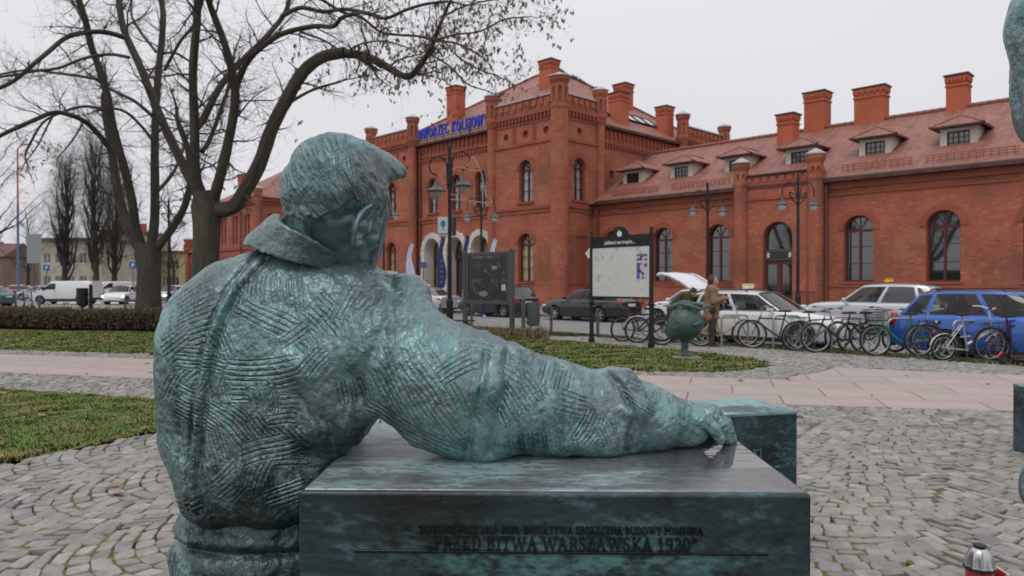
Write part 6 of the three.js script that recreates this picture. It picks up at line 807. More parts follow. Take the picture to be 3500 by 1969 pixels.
{ // nearer row, noses to the right
  const c = makeCar('parked_car', 'white estate car with raised tailgate and white taxi sign behind the bicycles', 'car', { ...S_.estate, H: 1.52, open: 1, sign: [0.72, 0.72, 0.7], sign2: [0.75, 0.42, 0.05], frame: P_.white }, P_.white, row1(22.55), toRight);
  // the tailgate, swung up about its hinge at the back edge of the roof
  const D = new THREE.Group(); D.name = 'tailgate'; const { roofR } = S_.estate; D.position.set(roofR - 0.02, 1.47, 0); c.t.add(D);
  const prof = [[0, 0], [-0.42, 0.0], [-0.78, -0.06], [-1.02, -0.16], [-1.10, -0.26]], tg = patch((u, v) => { const k = v * (prof.length - 1), i = Math.min(prof.length - 2, Math.floor(k)), f = k - i, x = lerp(prof[i][0], prof[i + 1][0], f), y = lerp(prof[i][1], prof[i + 1][1], f), wz = lerp(0.62, 0.80, v), z = (u * 2 - 1) * wz; return V(x, y + 0.05 * (1 - Math.pow(2 * u - 1, 2)), z); }, 10, 12);
  const shell = tg.clone().translate(0, 0.05, 0); const outer = mesh('panel', [shell, tube([V(0, 0.02, 0.62), V(-0.42, 0.02, 0.69), V(-0.78, -0.04, 0.74), V(-1.02, -0.14, 0.78), V(-1.1, -0.24, 0.8)], 0.045, 6), tube([V(0, 0.02, -0.62), V(-0.42, 0.02, -0.69), V(-0.78, -0.04, -0.74), V(-1.02, -0.14, -0.78), V(-1.1, -0.24, -0.8)], 0.045, 6), rbox(0.12, 0.12, 1.6, 0.05, -1.08, -0.2, 0)], P_.white, D);
  mesh('lining', [patch((u, v) => V(lerp(-0.5, -1.02, v), lerp(-0.01, -0.17, v), (u * 2 - 1) * lerp(0.6, 0.7, v)), 4, 4)], mat([0.12, 0.125, 0.13], 0.7), D); mesh('glass', [patch((u, v) => V(lerp(-0.06, -0.48, v), lerp(0.0, 0.0, v), (u * 2 - 1) * 0.58), 4, 4)], mat([0.2, 0.22, 0.24], 0.08, 0, { clearcoat: 1 }), D); mesh('spoiler', [rbox(0.2, 0.05, 1.2, 0.02, -0.02, 0.1, 0)], P_.white, D);
  D.rotation.z = -0.62;
  makeCar('parked_car', 'bright blue estate car with black roof behind the green bicycle', 'car', { ...S_.estate, L: 4.7, H: 1.58, belt: 1.0, hood: 0.97, sign: null, roofMat: P_.black, rails: 1, mirror: P_.blue }, P_.blue, row1(28.35), toRight);
}
// far row, noses to the left
makeCar('parked_car', 'silver saloon taxi with white roof sign in front of the white portals', 'car', { ...S_.sedan, sign: [0.72, 0.72, 0.72] }, P_.silver, row2(-1.2), toLeft);
makeCar('parked_car', 'black people carrier taxi behind the dark notice board', 'car', { ...S_.mpv, sign: [0.7, 0.68, 0.6], sign2: [0.6, 0.4, 0.05] }, P_.black, row2(4.8), toLeft);
makeCar('parked_car', 'black estate car with red tail lights behind the white notice board', 'car', { ...S_.estate, H: 1.48 }, P_.black, row2(10.9), toLeft);
makeCar('parked_car', 'white hatchback mostly hidden behind the estate with the raised tailgate', 'car', { ...S_.hatch, tint: 1 }, P_.white, row2(16.3), toLeft);
makeCar('parked_car', 'silver grey crossover taxi with yellow roof sign below the arched windows', 'car', { ...S_.suv, H: 1.7, sign: [0.75, 0.6, 0.02], sign2: [0.6, 0.12, 0.02], tintRear: 1, rails: 0 }, P_.silver, row2(23.1), toLeft);
// left side traffic
const at58 = (px, d) => W(px, 0, d).setY(-0.1);
makeCar('parked_car', 'small white hatchback with lit headlamps facing the plaza on the road', 'car', { ...S_.hatch, lit: 1 }, P_.white, at58(421, 58), -Math.PI / 2 + 0.1);
makeCar('parked_car', 'teal car at the roadside beside the blue rental scooters', 'car', { ...S_.hatch, tint: 1 }, P_.teal, at58(-62, 50), Math.PI - 0.1);
makeCar('parked_car', 'pale grey car parked in front of the long white van', 'car', { ...S_.estate, tint: 1 }, P_.pale, at58(140, 70), Math.PI - 0.2);
makeCar('parked_car', 'dark red car parked beyond the blue lamp mast', 'car', { ...S_.hatch, tint: 1 }, P_.red, at58(85, 78), 0.2);
makeCar('parked_car', 'dark grey car standing behind the white hatchback with lit headlamps', 'car', { ...S_.hatch, tint: 1 }, P_.grey, at58(463, 74), -1.2);
makeCar('parked_car', 'light grey car with lit headlamps between the two lime trunks', 'car', { ...S_.hatch, lit: 1 }, P_.pale, at58(590, 62), -Math.PI / 2 - 0.25);
function makeVan(label, pos, turn, o = {}) {
  const t = thing('delivery_van', label, 'van', pos, turn), Ln = o.L ?? 4.8, H = o.H ?? 1.84, Wd = o.W ?? 1.84, w = Wd / 2, R = 0.33, xf = Ln / 2, st = [];
  const prof = (x) => { const k = (xf - x) / Ln; return k < 0.03 ? 0.82 : k < 0.16 ? lerp(0.9, 1.12, (k - 0.03) / 0.13) : k < 0.34 ? lerp(1.12, H - 0.06, (k - 0.16) / 0.18) : H - 0.03 + 0.03 * Math.sin((k - 0.34) / 0.66 * Math.PI); };
  for (let i = 0; i <= 40; i++) { const x = -xf + Ln * (0.5 - 0.5 * Math.cos(Math.PI * i / 40)), e = Math.abs(x) / xf, T = prof(x), ww = w * (1 - 0.12 * Math.pow(e, 9)), yb = 0.22 + 0.12 * Math.pow(e, 9), hi = T > 1.2; st.push([x, [[ww * 0.85, yb], [ww * 0.98, yb + 0.06], [ww, yb + 0.25], [ww, Math.min(1.0, T - 0.12)], [lerp(ww, ww * 0.93, hi ? 1 : 0), hi ? T - 0.12 : T - 0.06], [ww * (hi ? 0.86 : 0.9), T - 0.03], [ww * 0.5, T + 0.02], [0, T + 0.03]]]); }
  let b = new Brush(loftX(st)); b.updateMatrixWorld(); const fx = xf - 0.85, rx = -xf + 0.85; for (const x of [fx, rx]) for (const s of [-1, 1]) { const c = new THREE.CylinderGeometry(R + 0.06, R + 0.06, 0.34, 26); c.rotateX(Math.PI / 2); const q = new Brush(c.translate(x, R + 0.01, s * (w - 0.12))); q.updateMatrixWorld(); b = csg.evaluate(b, q, SUBTRACTION); }
  mesh('body', [b.geometry], P_.white, t); for (const x of [fx, rx]) for (const s of [-1, 1]) wheel(t, x, R, s * (w - 0.11), R, s, mat([0.25, 0.25, 0.26], 0.5, 0.5), 8);
  for (const s of [-1, 1]) { const g = extrude(shape([[xf - 1.0, 1.17], [xf - 2.05, 1.15], [xf - 2.05, H - 0.2], [xf - 1.62, H - 0.22]]), 0.02); mesh('side_window', [g.translate(0, 0, s > 0 ? w * 0.965 : -w * 0.965 - 0.02)], tintGlass, t); mesh('sill_trim', [rbox(2.3, 0.16, 0.06, 0.02, (fx + rx) / 2, 0.36, s * (w * 0.985))], trimBlack, t); mesh('mirror', [rbox(0.12, 0.26, 0.18, 0.04, xf - 1.15, 1.22, s * (w + 0.1))], trimBlack, t); const hl = new THREE.SphereGeometry(1, 12, 8); hl.scale(0.16, 0.12, 0.12); mesh('headlight', [at(hl, xf - 0.16, 0.78, s * w * 0.8)], clearLamp, t); mesh('tail_light', [rbox(0.06, 0.55, 0.1, 0.02, -xf + 0.06, 1.1, s * w * 0.88)], redLamp, t); mesh('door_handle', [rbox(0.16, 0.04, 0.03, 0.01, xf - 2.0, 1.0, s * (w + 0.008))], trimBlack, t); mesh('door_seam', [xf - 2.12, xf - 1.05].map((x) => box(0.012, 0.62, 0.012, x, 0.78, s * (w - 0.002))), trimBlack, t).userData.kind = 'stuff'; }
  mesh('windscreen', [patch((u, v) => V(lerp(xf - 0.86, xf - 1.58, v), lerp(1.16, H - 0.13, v) + 0.03, (u * 2 - 1) * w * lerp(0.88, 0.78, v)), 6, 4)], tintGlass, t); mesh('bumper', [rbox(0.16, 0.24, Wd * 0.9, 0.06, xf - 0.05, 0.42, 0), rbox(0.14, 0.22, Wd * 0.92, 0.06, -xf + 0.04, 0.42, 0)], trimBlack, t); mesh('grille', [rbox(0.06, 0.16, 0.9, 0.03, xf - 0.035, 0.72, 0)], trimBlack, t); mesh('number_plate', [rbox(0.02, 0.11, 0.5, 0.005, xf + 0.04, 0.5, 0)], plateMat, t);
}
makeVan('long white delivery van with dark side trim beside the crossing bars', at58(228, 58), Math.PI);
makeVan('white delivery van standing beyond the white hatchback, turned towards the plaza', at58(378, 76), -Math.PI / 2 - 0.5);
makeVan('tall white delivery van behind the statue head, ahead of the silver saloon', row2(-7.6), toLeft, { H: 2.42, L: 5.4, W: 2.0 });
// ---------------------------------------------------------------- bicycles and stands
const steel = mat([0.42, 0.42, 0.42], 0.35, 0.8), darkSteel = mat([0.05, 0.052, 0.056], 0.5, 0.4), blackIron = mat([0.012, 0.013, 0.015], 0.5, 0.2), greyIron = mat([0.085, 0.092, 0.10], 0.5, 0.2), rubber = mat([0.02, 0.02, 0.02], 0.9), mudSilver = mat([0.5, 0.51, 0.52], 0.3, 0.7);
function makeBike(label, pos, turn, o = {}) {                          // wheels in the x-y plane, front towards +x
  const t = thing('bicycle', label, 'bicycle', pos, turn, 'bicycles parked along the kerb'), R = o.R ?? 0.35, hw = o.hw ?? 0.54, fm = o.frame ?? darkSteel, rw = V(-hw, R, 0), fw = V(hw, R, 0), bb = V(-0.08, R * 0.82, 0), seat = V(-0.22, o.sy ?? 0.86, 0), head = V(hw - 0.2, o.hy ?? 0.80, 0), headLo = V(hw - 0.13, R + 0.30, 0);
  for (const c of [rw, fw]) { const w = mesh('wheel', [ring(c, R - 0.024, 0.025, 'z', 32, 6)], rubber, t); mesh('rim', [ring(c, R - 0.054, 0.014, 'z', 32, 5)], steel, w); const sp = []; for (let i = 0; i < 20; i++) { const a = i / 20 * 6.2832, b = a + (i & 1 ? 0.35 : -0.35); sp.push(bar(V(c.x + Math.cos(b) * 0.025, c.y + Math.sin(b) * 0.025, i & 1 ? 0.025 : -0.025), V(c.x + Math.cos(a) * (R - 0.05), c.y + Math.sin(a) * (R - 0.05), 0), 0.0016, 3)); } mesh('spokes', sp, steel, w).userData.kind = 'stuff'; mesh('hub', [cyl(0.025, 0.025, 0.1, c.x, c.y, 0, 8, Math.PI / 2)], steel, w); mesh('reflector', [rbox(0.05, 0.02, 0.008, 0.003, c.x + R * 0.45, c.y - R * 0.35, 0.012, 0, 0, 0.9)], mat([0.7, 0.2, 0.01], 0.3), w); }
  const fr = []; for (const s of [-1, 1]) fr.push(bar(V(rw.x, rw.y, s * 0.06), V(bb.x, bb.y, s * 0.03), 0.014), bar(V(rw.x, rw.y, s * 0.06), V(seat.x, seat.y - 0.16, s * 0.025), 0.013));
  fr.push(bar(bb, seat, 0.020)); if (o.type === 'step') fr.push(tube(smoothPath([headLo.clone().add(V(-0.01, 0.02, 0)), V(0.18, R + 0.12, 0), V(0.04, R + 0.0, 0), bb.clone()], 10), 0.024, 8), tube(smoothPath([headLo, V(0.14, R + 0.06, 0), V(0.0, R - 0.04, 0), bb.clone().add(V(0.03, -0.03, 0))], 10), 0.015, 6)); else if (o.type === 'fold') fr.push(bar(headLo.clone().add(V(-0.02, 0.06, 0)), bb.clone().add(V(0.0, 0.12, 0)), 0.034, 8), bar(bb.clone().add(V(0, 0.12, 0)), bb, 0.024), bar(V(-0.02, R + 0.24, 0), V(-0.24, R + 0.22, 0), 0.014)); else fr.push(bar(headLo, bb, 0.024, 8), bar(head.clone().add(V(0.01, -0.06, 0)), seat.clone().add(V(0.0, -0.14, 0)), 0.020, 8));
  fr.push(bar(head, headLo, 0.022, 8)); mesh('frame', fr, fm, t).userData.kind = 'stuff';
  mesh('fork', [bar(headLo, headLo.clone().lerp(fw, 0.2).setZ(0.05), 0.013), bar(headLo, headLo.clone().lerp(fw, 0.2).setZ(-0.05), 0.013), bar(headLo.clone().lerp(fw, 0.2).setZ(0.05), fw.clone().setZ(0.055), 0.011), bar(headLo.clone().lerp(fw, 0.2).setZ(-0.05), fw.clone().setZ(-0.055), 0.011)], o.fork ?? fm, t).userData.kind = 'stuff';
  const hb = o.bar ?? 1.02, hx = head.x - 0.04; mesh('handlebar', [bar(head, V(hx, hb - 0.04, 0), 0.012), tube(smoothPath([V(hx - 0.16, hb + 0.0, 0.29), V(hx - 0.02, hb + 0.0, 0.22), V(hx + 0.05, hb - 0.04, 0.06), V(hx + 0.05, hb - 0.04, -0.06), V(hx - 0.02, hb, -0.22), V(hx - 0.16, hb, -0.29)], 18), 0.012, 6)], o.barMat ?? steel, t);
  for (const s of [-1, 1]) mesh('grip', [bar(V(hx - 0.15, hb, s * 0.285), V(hx - 0.24, hb - 0.01, s * 0.31), 0.017, 7)], rubber, t);
  const sd = lathe([[0, 0], [0.085, 0.004], [0.095, 0.03], [0.06, 0.055], [0, 0.06]], 14); sd.scale(1.45, 1, 0.85); mesh('saddle', [sd.translate(seat.x - 0.02, seat.y + 0.03, 0), bar(seat, seat.clone().add(V(0, 0.05, 0)), 0.013), at(new THREE.SphereGeometry(0.04, 8, 6).scale(1.6, 0.6, 0.7), seat.x + 0.12, seat.y + 0.055, 0)], rubber, t).userData.kind = 'stuff';
  const cr = ring(bb.clone().setZ(0.05), 0.09, 0.006, 'z', 22, 4); mesh('crank', [cr, bar(bb.clone().setZ(0.06), V(bb.x + 0.12, bb.y - 0.1, 0.075), 0.010), bar(bb.clone().setZ(-0.06), V(bb.x - 0.12, bb.y + 0.1, -0.075), 0.010), rbox(0.09, 0.02, 0.07, 0.008, bb.x + 0.12, bb.y - 0.1, 0.12), rbox(0.09, 0.02, 0.07, 0.008, bb.x - 0.12, bb.y + 0.1, -0.12), bar(V(bb.x, bb.y + 0.09, 0.05), V(rw.x, rw.y + 0.035, 0.05), 0.004, 4), bar(V(bb.x, bb.y - 0.09, 0.05), V(rw.x, rw.y - 0.035, 0.05), 0.004, 4)], darkSteel, t).userData.kind = 'stuff';
  if (o.mud) for (const [c, a0, a1] of [[rw, 0.25, 2.95], [fw, 0.9, 2.7]]) { const g = patch((u, v) => { const a = lerp(a0, a1, u), q = (v * 2 - 1), r = R + 0.035 - 0.012 * q * q; return V(c.x + Math.cos(a) * r, c.y + Math.sin(a) * r, q * 0.03); }, 18, 4); mesh('mudguard', [g], o.mud, t); }
  if (o.rack) mesh('carrier', [bar(V(-0.26, R * 2 + 0.08, 0.05), V(-hw - 0.2, R * 2 + 0.07, 0.05), 0.006, 4), bar(V(-0.26, R * 2 + 0.08, -0.05), V(-hw - 0.2, R * 2 + 0.07, -0.05), 0.006, 4), bar(V(-hw - 0.2, R * 2 + 0.07, 0.05), V(-hw - 0.2, R * 2 + 0.07, -0.05), 0.006, 4), bar(V(-hw - 0.1, R * 2 + 0.07, 0.05), V(rw.x, rw.y, 0.07), 0.006, 4), bar(V(-hw - 0.1, R * 2 + 0.07, -0.05), V(rw.x, rw.y, -0.07), 0.006, 4)], darkSteel, t).userData.kind = 'stuff';
  if (o.basket) { const g = [], bx = hw + 0.02, by = o.by ?? 0.78, ww = 0.17, hh = 0.24; for (let i = 0; i < 5; i++) { const y = by + i * hh / 4, k = 0.82 + 0.18 * i / 4; g.push(tube([V(bx - ww * k, y, ww * k), V(bx + ww * k, y, ww * k), V(bx + ww * k, y, -ww * k), V(bx - ww * k, y, -ww * k)], 0.004, 4, true)); } for (let i = 0; i < 28; i++) { const a = i / 28 * 4, e = Math.floor(a), f = (a - e) * 2 - 1, c = [[f, 1], [1, -f], [-f, -1], [-1, f]][e]; g.push(bar(V(bx + c[0] * ww * 0.82, by, c[1] * ww * 0.82), V(bx + c[0] * ww, by + hh, c[1] * ww), 0.0035, 3)); } g.push(box(ww * 1.6, 0.006, ww * 1.6, bx, by, 0)); mesh('basket', g, blackIron, t).userData.kind = 'stuff'; }
  if (o.tail) mesh('tail_lamp', [rbox(0.05, 0.06, 0.06, 0.02, -hw - 0.22, R * 2 + 0.05, 0)], o.tail, t);
  mesh('stand', [bar(V(-0.12, R * 0.7, 0.06), V(-0.2, 0.012, 0.18), 0.008, 5)], darkSteel, t);
  t.rotation.order = 'YXZ'; t.rotation.x = 0.06; return t;
}
const lime = mat([0.5, 0.72, 0.05], 0.4), redM = mat([0.45, 0.02, 0.03], 0.4);
const gp = (px, py) => { const p = G(px, py); p.y = 0; return p; };
makeBike('black bicycle at the end of the row beside the white notice board', gp(2195, 1168), 0.12, { rack: 1 });
makeBike('dark bicycle with silver mudguards leaning behind the notice board post', gp(2248, 1173), 0.05, { mud: mudSilver, rack: 1, tail: redM });
makeBike('dark green bicycle with red tail lamp behind the bronze apple', gp(2330, 1180), 0.2, { frame: mat([0.03, 0.06, 0.05], 0.45), rack: 1, tail: redM });
makeBike('gold framed bicycle beside the bronze apple', gp(2472, 1186), -0.1, { frame: mat([0.48, 0.36, 0.13], 0.35, 0.4), rack: 1, fork: steel });
makeBike('black bicycle with white mudguard locked to the second stand', gp(2652, 1194), Math.PI - 0.3, { mud: mudSilver, rack: 1 });
makeBike('black city bicycle with chain case in front of the white estate bumper', gp(2874, 1208), Math.PI - 0.06, { type: 'step', frame: mat([0.02, 0.022, 0.024], 0.4), rack: 1 });
makeBike('green step-through bicycle with black wire basket and lime tail lamp', gp(3082, 1219), Math.PI - 0.04, { type: 'step', frame: mat([0.012, 0.19, 0.095], 0.35), fork: mat([0.012, 0.19, 0.095], 0.35), basket: 1, mud: mat([0.28, 0.29, 0.3], 0.4, 0.4), tail: lime });
makeBike('silver folding bicycle with small wheels and white handlebar', gp(3318, 1234), 0.06, { type: 'fold', R: 0.27, hw: 0.58, frame: mudSilver, fork: mudSilver, mud: mudSilver, barMat: mat([0.7, 0.7, 0.72], 0.3), sy: 0.9, hy: 0.86, bar: 1.10, rack: 1, tail: redM });
makeBike('grey bicycle with black saddle standing behind the black city bicycle', gp(2790, 1199), 0.16, { frame: mat([0.12, 0.125, 0.13], 0.4, 0.3), rack: 1 });
makeBike('dark blue bicycle squeezed in behind the wire basket', gp(2985, 1206), 0.1, { frame: mat([0.02, 0.03, 0.09], 0.4), mud: mat([0.05, 0.05, 0.055], 0.5), rack: 1, tail: redM });
makeBike('black bicycle behind the silver folding bicycle', gp(3225, 1219), Math.PI + 0.1, { rack: 1 });
makeBike('dark red bicycle at the end of the row behind the electric scooter', gp(3470, 1234), 0.05, { frame: mat([0.10, 0.012, 0.016], 0.4), rack: 1, mud: mat([0.04, 0.04, 0.042], 0.5) });
{ // kick scooter by the right edge
  const t = thing('kick_scooter', 'dark electric scooter with fat small wheels at the end of the bicycle row', 'scooter', gp(3500, 1248), 0.1); for (const x of [-0.42, 0.42]) { const w = mesh('wheel', [ring(V(x, 0.11, 0), 0.085, 0.03, 'z', 20, 7)], rubber, t); mesh('hub', [cyl(0.06, 0.06, 0.06, x, 0.11, 0, 12, Math.PI / 2)], darkSteel, w); }
  mesh('deck', [rbox(0.62, 0.06, 0.16, 0.02, -0.02, 0.16, 0), bar(V(-0.34, 0.17, 0), V(-0.44, 0.22, 0), 0.03)], blackIron, t); mesh('deck_stripe', [rbox(0.6, 0.012, 0.17, 0.004, -0.02, 0.165, 0)], redM, t); mesh('stem', [bar(V(0.42, 0.12, 0), V(0.30, 1.05, 0), 0.022, 8)], blackIron, t); mesh('handlebar', [bar(V(0.30, 1.05, 0.26), V(0.30, 1.05, -0.26), 0.015, 6)], blackIron, t); mesh('mudguard', [patch((u, v) => V(-0.42 + Math.cos(lerp(0.4, 2.9, u)) * 0.135, 0.11 + Math.sin(lerp(0.4, 2.9, u)) * 0.135, (v - 0.5) * 0.07), 10, 2)], redM, t);
}
[['between the gold and the black mudguard bicycles', 2512, 1187], ['behind the black bicycle with white mudguard', 2690, 1193], ['behind the black city bicycle', 2893, 1203], ['behind the green bicycle', 3086, 1212], ['behind the silver folding bicycle', 3311, 1226]].forEach(([w, px, py]) => { const t = thing('bicycle_stand', 'bent steel tube bicycle stand ' + w, 'bicycle stand', gp(px, py), 0.1, 'bicycle stands along the kerb'), p = [V(-0.34, -0.05, 0), V(-0.34, 0.66, 0)]; for (let i = 1; i < 6; i++) { const a = Math.PI - i / 6 * Math.PI / 2; p.push(V(-0.22 + 0.12 * Math.cos(a), 0.68 + 0.12 * Math.sin(a), 0)); } p.push(V(-0.2, 0.80, 0), V(0.2, 0.80, 0)); for (let i = 1; i < 6; i++) { const a = Math.PI / 2 - i / 6 * Math.PI / 2; p.push(V(0.22 + 0.12 * Math.cos(a), 0.68 + 0.12 * Math.sin(a), 0)); } p.push(V(0.34, 0.66, 0), V(0.34, -0.05, 0)); mesh('hoop', [tube(p, 0.024, 9)], steel, t); mesh('foot', [cyl(0.05, 0.05, 0.012, -0.34, 0.006, 0, 12)], steel, t); mesh('foot', [cyl(0.05, 0.05, 0.012, 0.34, 0.006, 0, 12)], steel, t); });
// ---------------------------------------------------------------- street lamps
const bell = (x, y, s) => ({ hood: at(lathe([[0.0, 0.34], [0.03, 0.33], [0.035, 0.27], [0.06, 0.24], [0.075, 0.2], [0.07, 0.18], [0.11, 0.13], [0.19, 0.06], [0.29, 0.015], [0.29, 0.0], [0.2, 0.005], [0.0, 0.03]].map(([a, b]) => [a * s, b * s]), 20), x, y, 0), globe: at(lathe([[0.15, 0.0], [0.165, -0.08], [0.15, -0.17], [0.10, -0.235], [0.0, -0.26]].map(([a, b]) => [a * s, b * s]), 18), x, y, 0) });
const globeMat = mat([0.72, 0.70, 0.70], 0.15, 0, { transmission: 0.75, thickness: 0, ior: 1.45 });
const shaftPts = (H) => [[0.0, 0], [0.16, 0], [0.16, 0.08], [0.12, 0.14], [0.11, 0.9], [0.13, 0.95], [0.10, 1.02], [0.075, 1.1], [0.07, 2.4], [0.09, 2.44], [0.065, 2.5], [0.055, H - 0.05], [0.06, H], [0, H + 0.03]];
{ // the near lamp with two great scrolls
  const D = 24.3, base = W(1537, 0, D).setY(0), t = thing('street_lamp', 'black cast iron street lamp with two scroll arms, bell lanterns and small signs', 'street lamp', base, 0.12), H = 1.6 + 468 * D / F;
  mesh('post', [lathe(shaftPts(H), 12)], blackIron, t);
  const k = D / F; for (const [s, cy, ly] of [[-1, 571, 590], [1, 552, 575]]) {
    const cx = s * 42 * k * 1.0, Y = 1.6 + (966 - cy) * k, R = 33 * k, pts = []; pts.push(V(s * 0.06, Y - 0.75, 0)); for (let i = 0; i <= 22; i++) { const a = Math.PI - i / 22 * 4.75; pts.push(V(cx + s * R * Math.cos(a) * (1 - 0.012 * i), Y + R * 1.15 * Math.sin(a) * (1 - 0.012 * i), 0)); }
    mesh('scroll_arm', [tube(pts, 0.026, 7)], blackIron, t); const lx = cx + s * R * 0.05, ly2 = Y - R * 1.15 * 0.80; const b = bell(lx + s * 0.02, ly2 - 0.52, 1.15), ln = mesh('lantern', [b.hood, cyl(0.02, 0.02, 0.16, lx + s * 0.02, ly2 - 0.08, 0, 8)], greyIron, t); mesh('globe', [b.globe], globeMat, ln); mesh('bulb', [at(new THREE.SphereGeometry(0.06, 10, 8), lx + s * 0.02, ly2 - 0.63, 0)], mat([0.5, 0.3, 0.25], 0.4), ln); }
  mesh('bracket', [rbox(0.14, 0.7, 0.14, 0.02, 0, H - 0.95, 0), rbox(0.22, 0.05, 0.1, 0.01, 0, H - 0.62, 0), rbox(0.22, 0.05, 0.1, 0.01, 0, H - 1.28, 0)], blackIron, t).userData.kind = 'stuff';
  const y1 = 1.6 + (966 - 742) * k, y0 = 1.6 + (966 - 806) * k, sg = mesh('info_sign', [rbox(0.34, y1 - y0, 0.02, 0.008, -0.22, (y0 + y1) / 2, 0.02, 0.1)], mat([0.6, 0.63, 0.62], 0.5), t); mesh('sign_symbol', [at(new THREE.CircleGeometry(0.105, 20).scale(0.8, 1.15, 1), -0.22, (y0 + y1) / 2 + 0.08, 0.034, 0.1), at(box(0.04, 0.16, 0.002), -0.22, (y0 + y1) / 2 - 0.06, 0.033, 0.1), at(box(0.3, 0.05, 0.002), -0.22, y0 + 0.06, 0.033, 0.1)], mat([0.02, 0.22, 0.34], 0.5), sg).userData.kind = 'stuff'; mesh('info_sign', [rbox(0.02, y1 - y0, 0.34, 0.008, 0.14, (y0 + y1) / 2, 0.02, 0.35)], darkSteel, t);
  // Christmas rope-light outline on the post
  const gar = thing('rope_light_star', 'unlit cream rope light outline of a gift fixed to the near lamp post', 'decoration', base, 0.12), q = (px, py) => V((px - 1537) * k, 1.6 + (966 - py) * k, 0.03), rope = (pts) => mesh('rope', [tube(smoothPath(pts.map(([a, b]) => q(a, b)), pts.length * 4), 0.018, 5)], mat([0.42, 0.38, 0.26], 0.6), gar);
  rope([[1545, 582], [1565, 572], [1600, 580], [1640, 584]]); rope([[1600, 570], [1618, 537], [1628, 555], [1642, 582], [1650, 610], [1655, 640], [1662, 672]]); rope([[1535, 683], [1580, 684], [1640, 690], [1668, 694], [1682, 686], [1670, 674]]); rope([[1532, 663], [1560, 666], [1600, 640]]); rope([[1600, 690], [1620, 698], [1630, 686]]);
}
function smallLamp(px, d, top, label) { const base = W(px, 0, d).setY(0), t = thing('street_lamp', label, 'street lamp', base, 0.1, 'gooseneck lamps along the station pavement'), H = 1.6 + (966 - top) * d / F; mesh('post', [lathe(shaftPts(H), 10)], blackIron, t); for (const s of [-1, 1]) { const y = H - 1.05, pts = [V(s * 0.05, y + 0.05, 0)]; for (let i = 0; i <= 10; i++) { const a = Math.PI - i / 10 * Math.PI; pts.push(V(s * (0.42 + 0.30 * Math.cos(a)), y + 0.28 + 0.42 * Math.sin(a), 0)); } pts.push(V(s * 0.72, y + 0.05, 0)); mesh('arm', [tube(pts, 0.024, 6), tube(smoothPath([V(s * 0.06, y - 0.25, 0), V(s * 0.3, y + 0.0, 0), V(s * 0.38, y + 0.25, 0), V(s * 0.2, y + 0.18, 0)], 8), 0.03, 5)], blackIron, t); const b = bell(s * 0.72, y - 0.30, 0.92), ln = mesh('lantern', [b.hood], greyIron, t); mesh('globe', [b.globe], mat([0.5, 0.52, 0.58], 0.15, 0, { clearcoat: 1 }), ln); } }
smallLamp(1645, 38, 655, 'gooseneck lamp in front of the white portals'); smallLamp(2418, 34.5, 625, 'gooseneck lamp left of the side door bay'); smallLamp(2727, 31.7, 595, 'gooseneck lamp beside the station side door'); smallLamp(577, 42, 682, 'gooseneck lamp between the two lime trunks'); smallLamp(1312, 44, 660, 'gooseneck lamp hidden behind the statue head');
{ const d = 70, b = W(62, 0, d).setY(0), t = thing('lamp_mast', 'tall thin mast, blue below and orange above, beyond the teal car', 'lamp mast', b); const k = d / F; mesh('lower_mast', [cyl(0.13, 0.10, 1.6 + (966 - 700) * k, 0, (1.6 + (966 - 700) * k) / 2, 0, 8)], mat([0.10, 0.17, 0.32], 0.6), t); mesh('upper_mast', [cyl(0.09, 0.07, 190 * k, 0, 1.6 + (966 - 605) * k, 0, 8), tube(smoothPath([V(0, 1.6 + (966 - 512) * k, 0), V(0.25, 1.6 + (966 - 500) * k, 0), V(0.9, 1.6 + (966 - 494) * k, 0)], 8), 0.06, 6)], mat([0.45, 0.18, 0.10], 0.6), t).userData.kind = 'stuff'; mesh('lamp_head', [rbox(0.6, 0.12, 0.24, 0.05, 1.1, 1.6 + (966 - 494) * k, 0)], greyIron, t); }
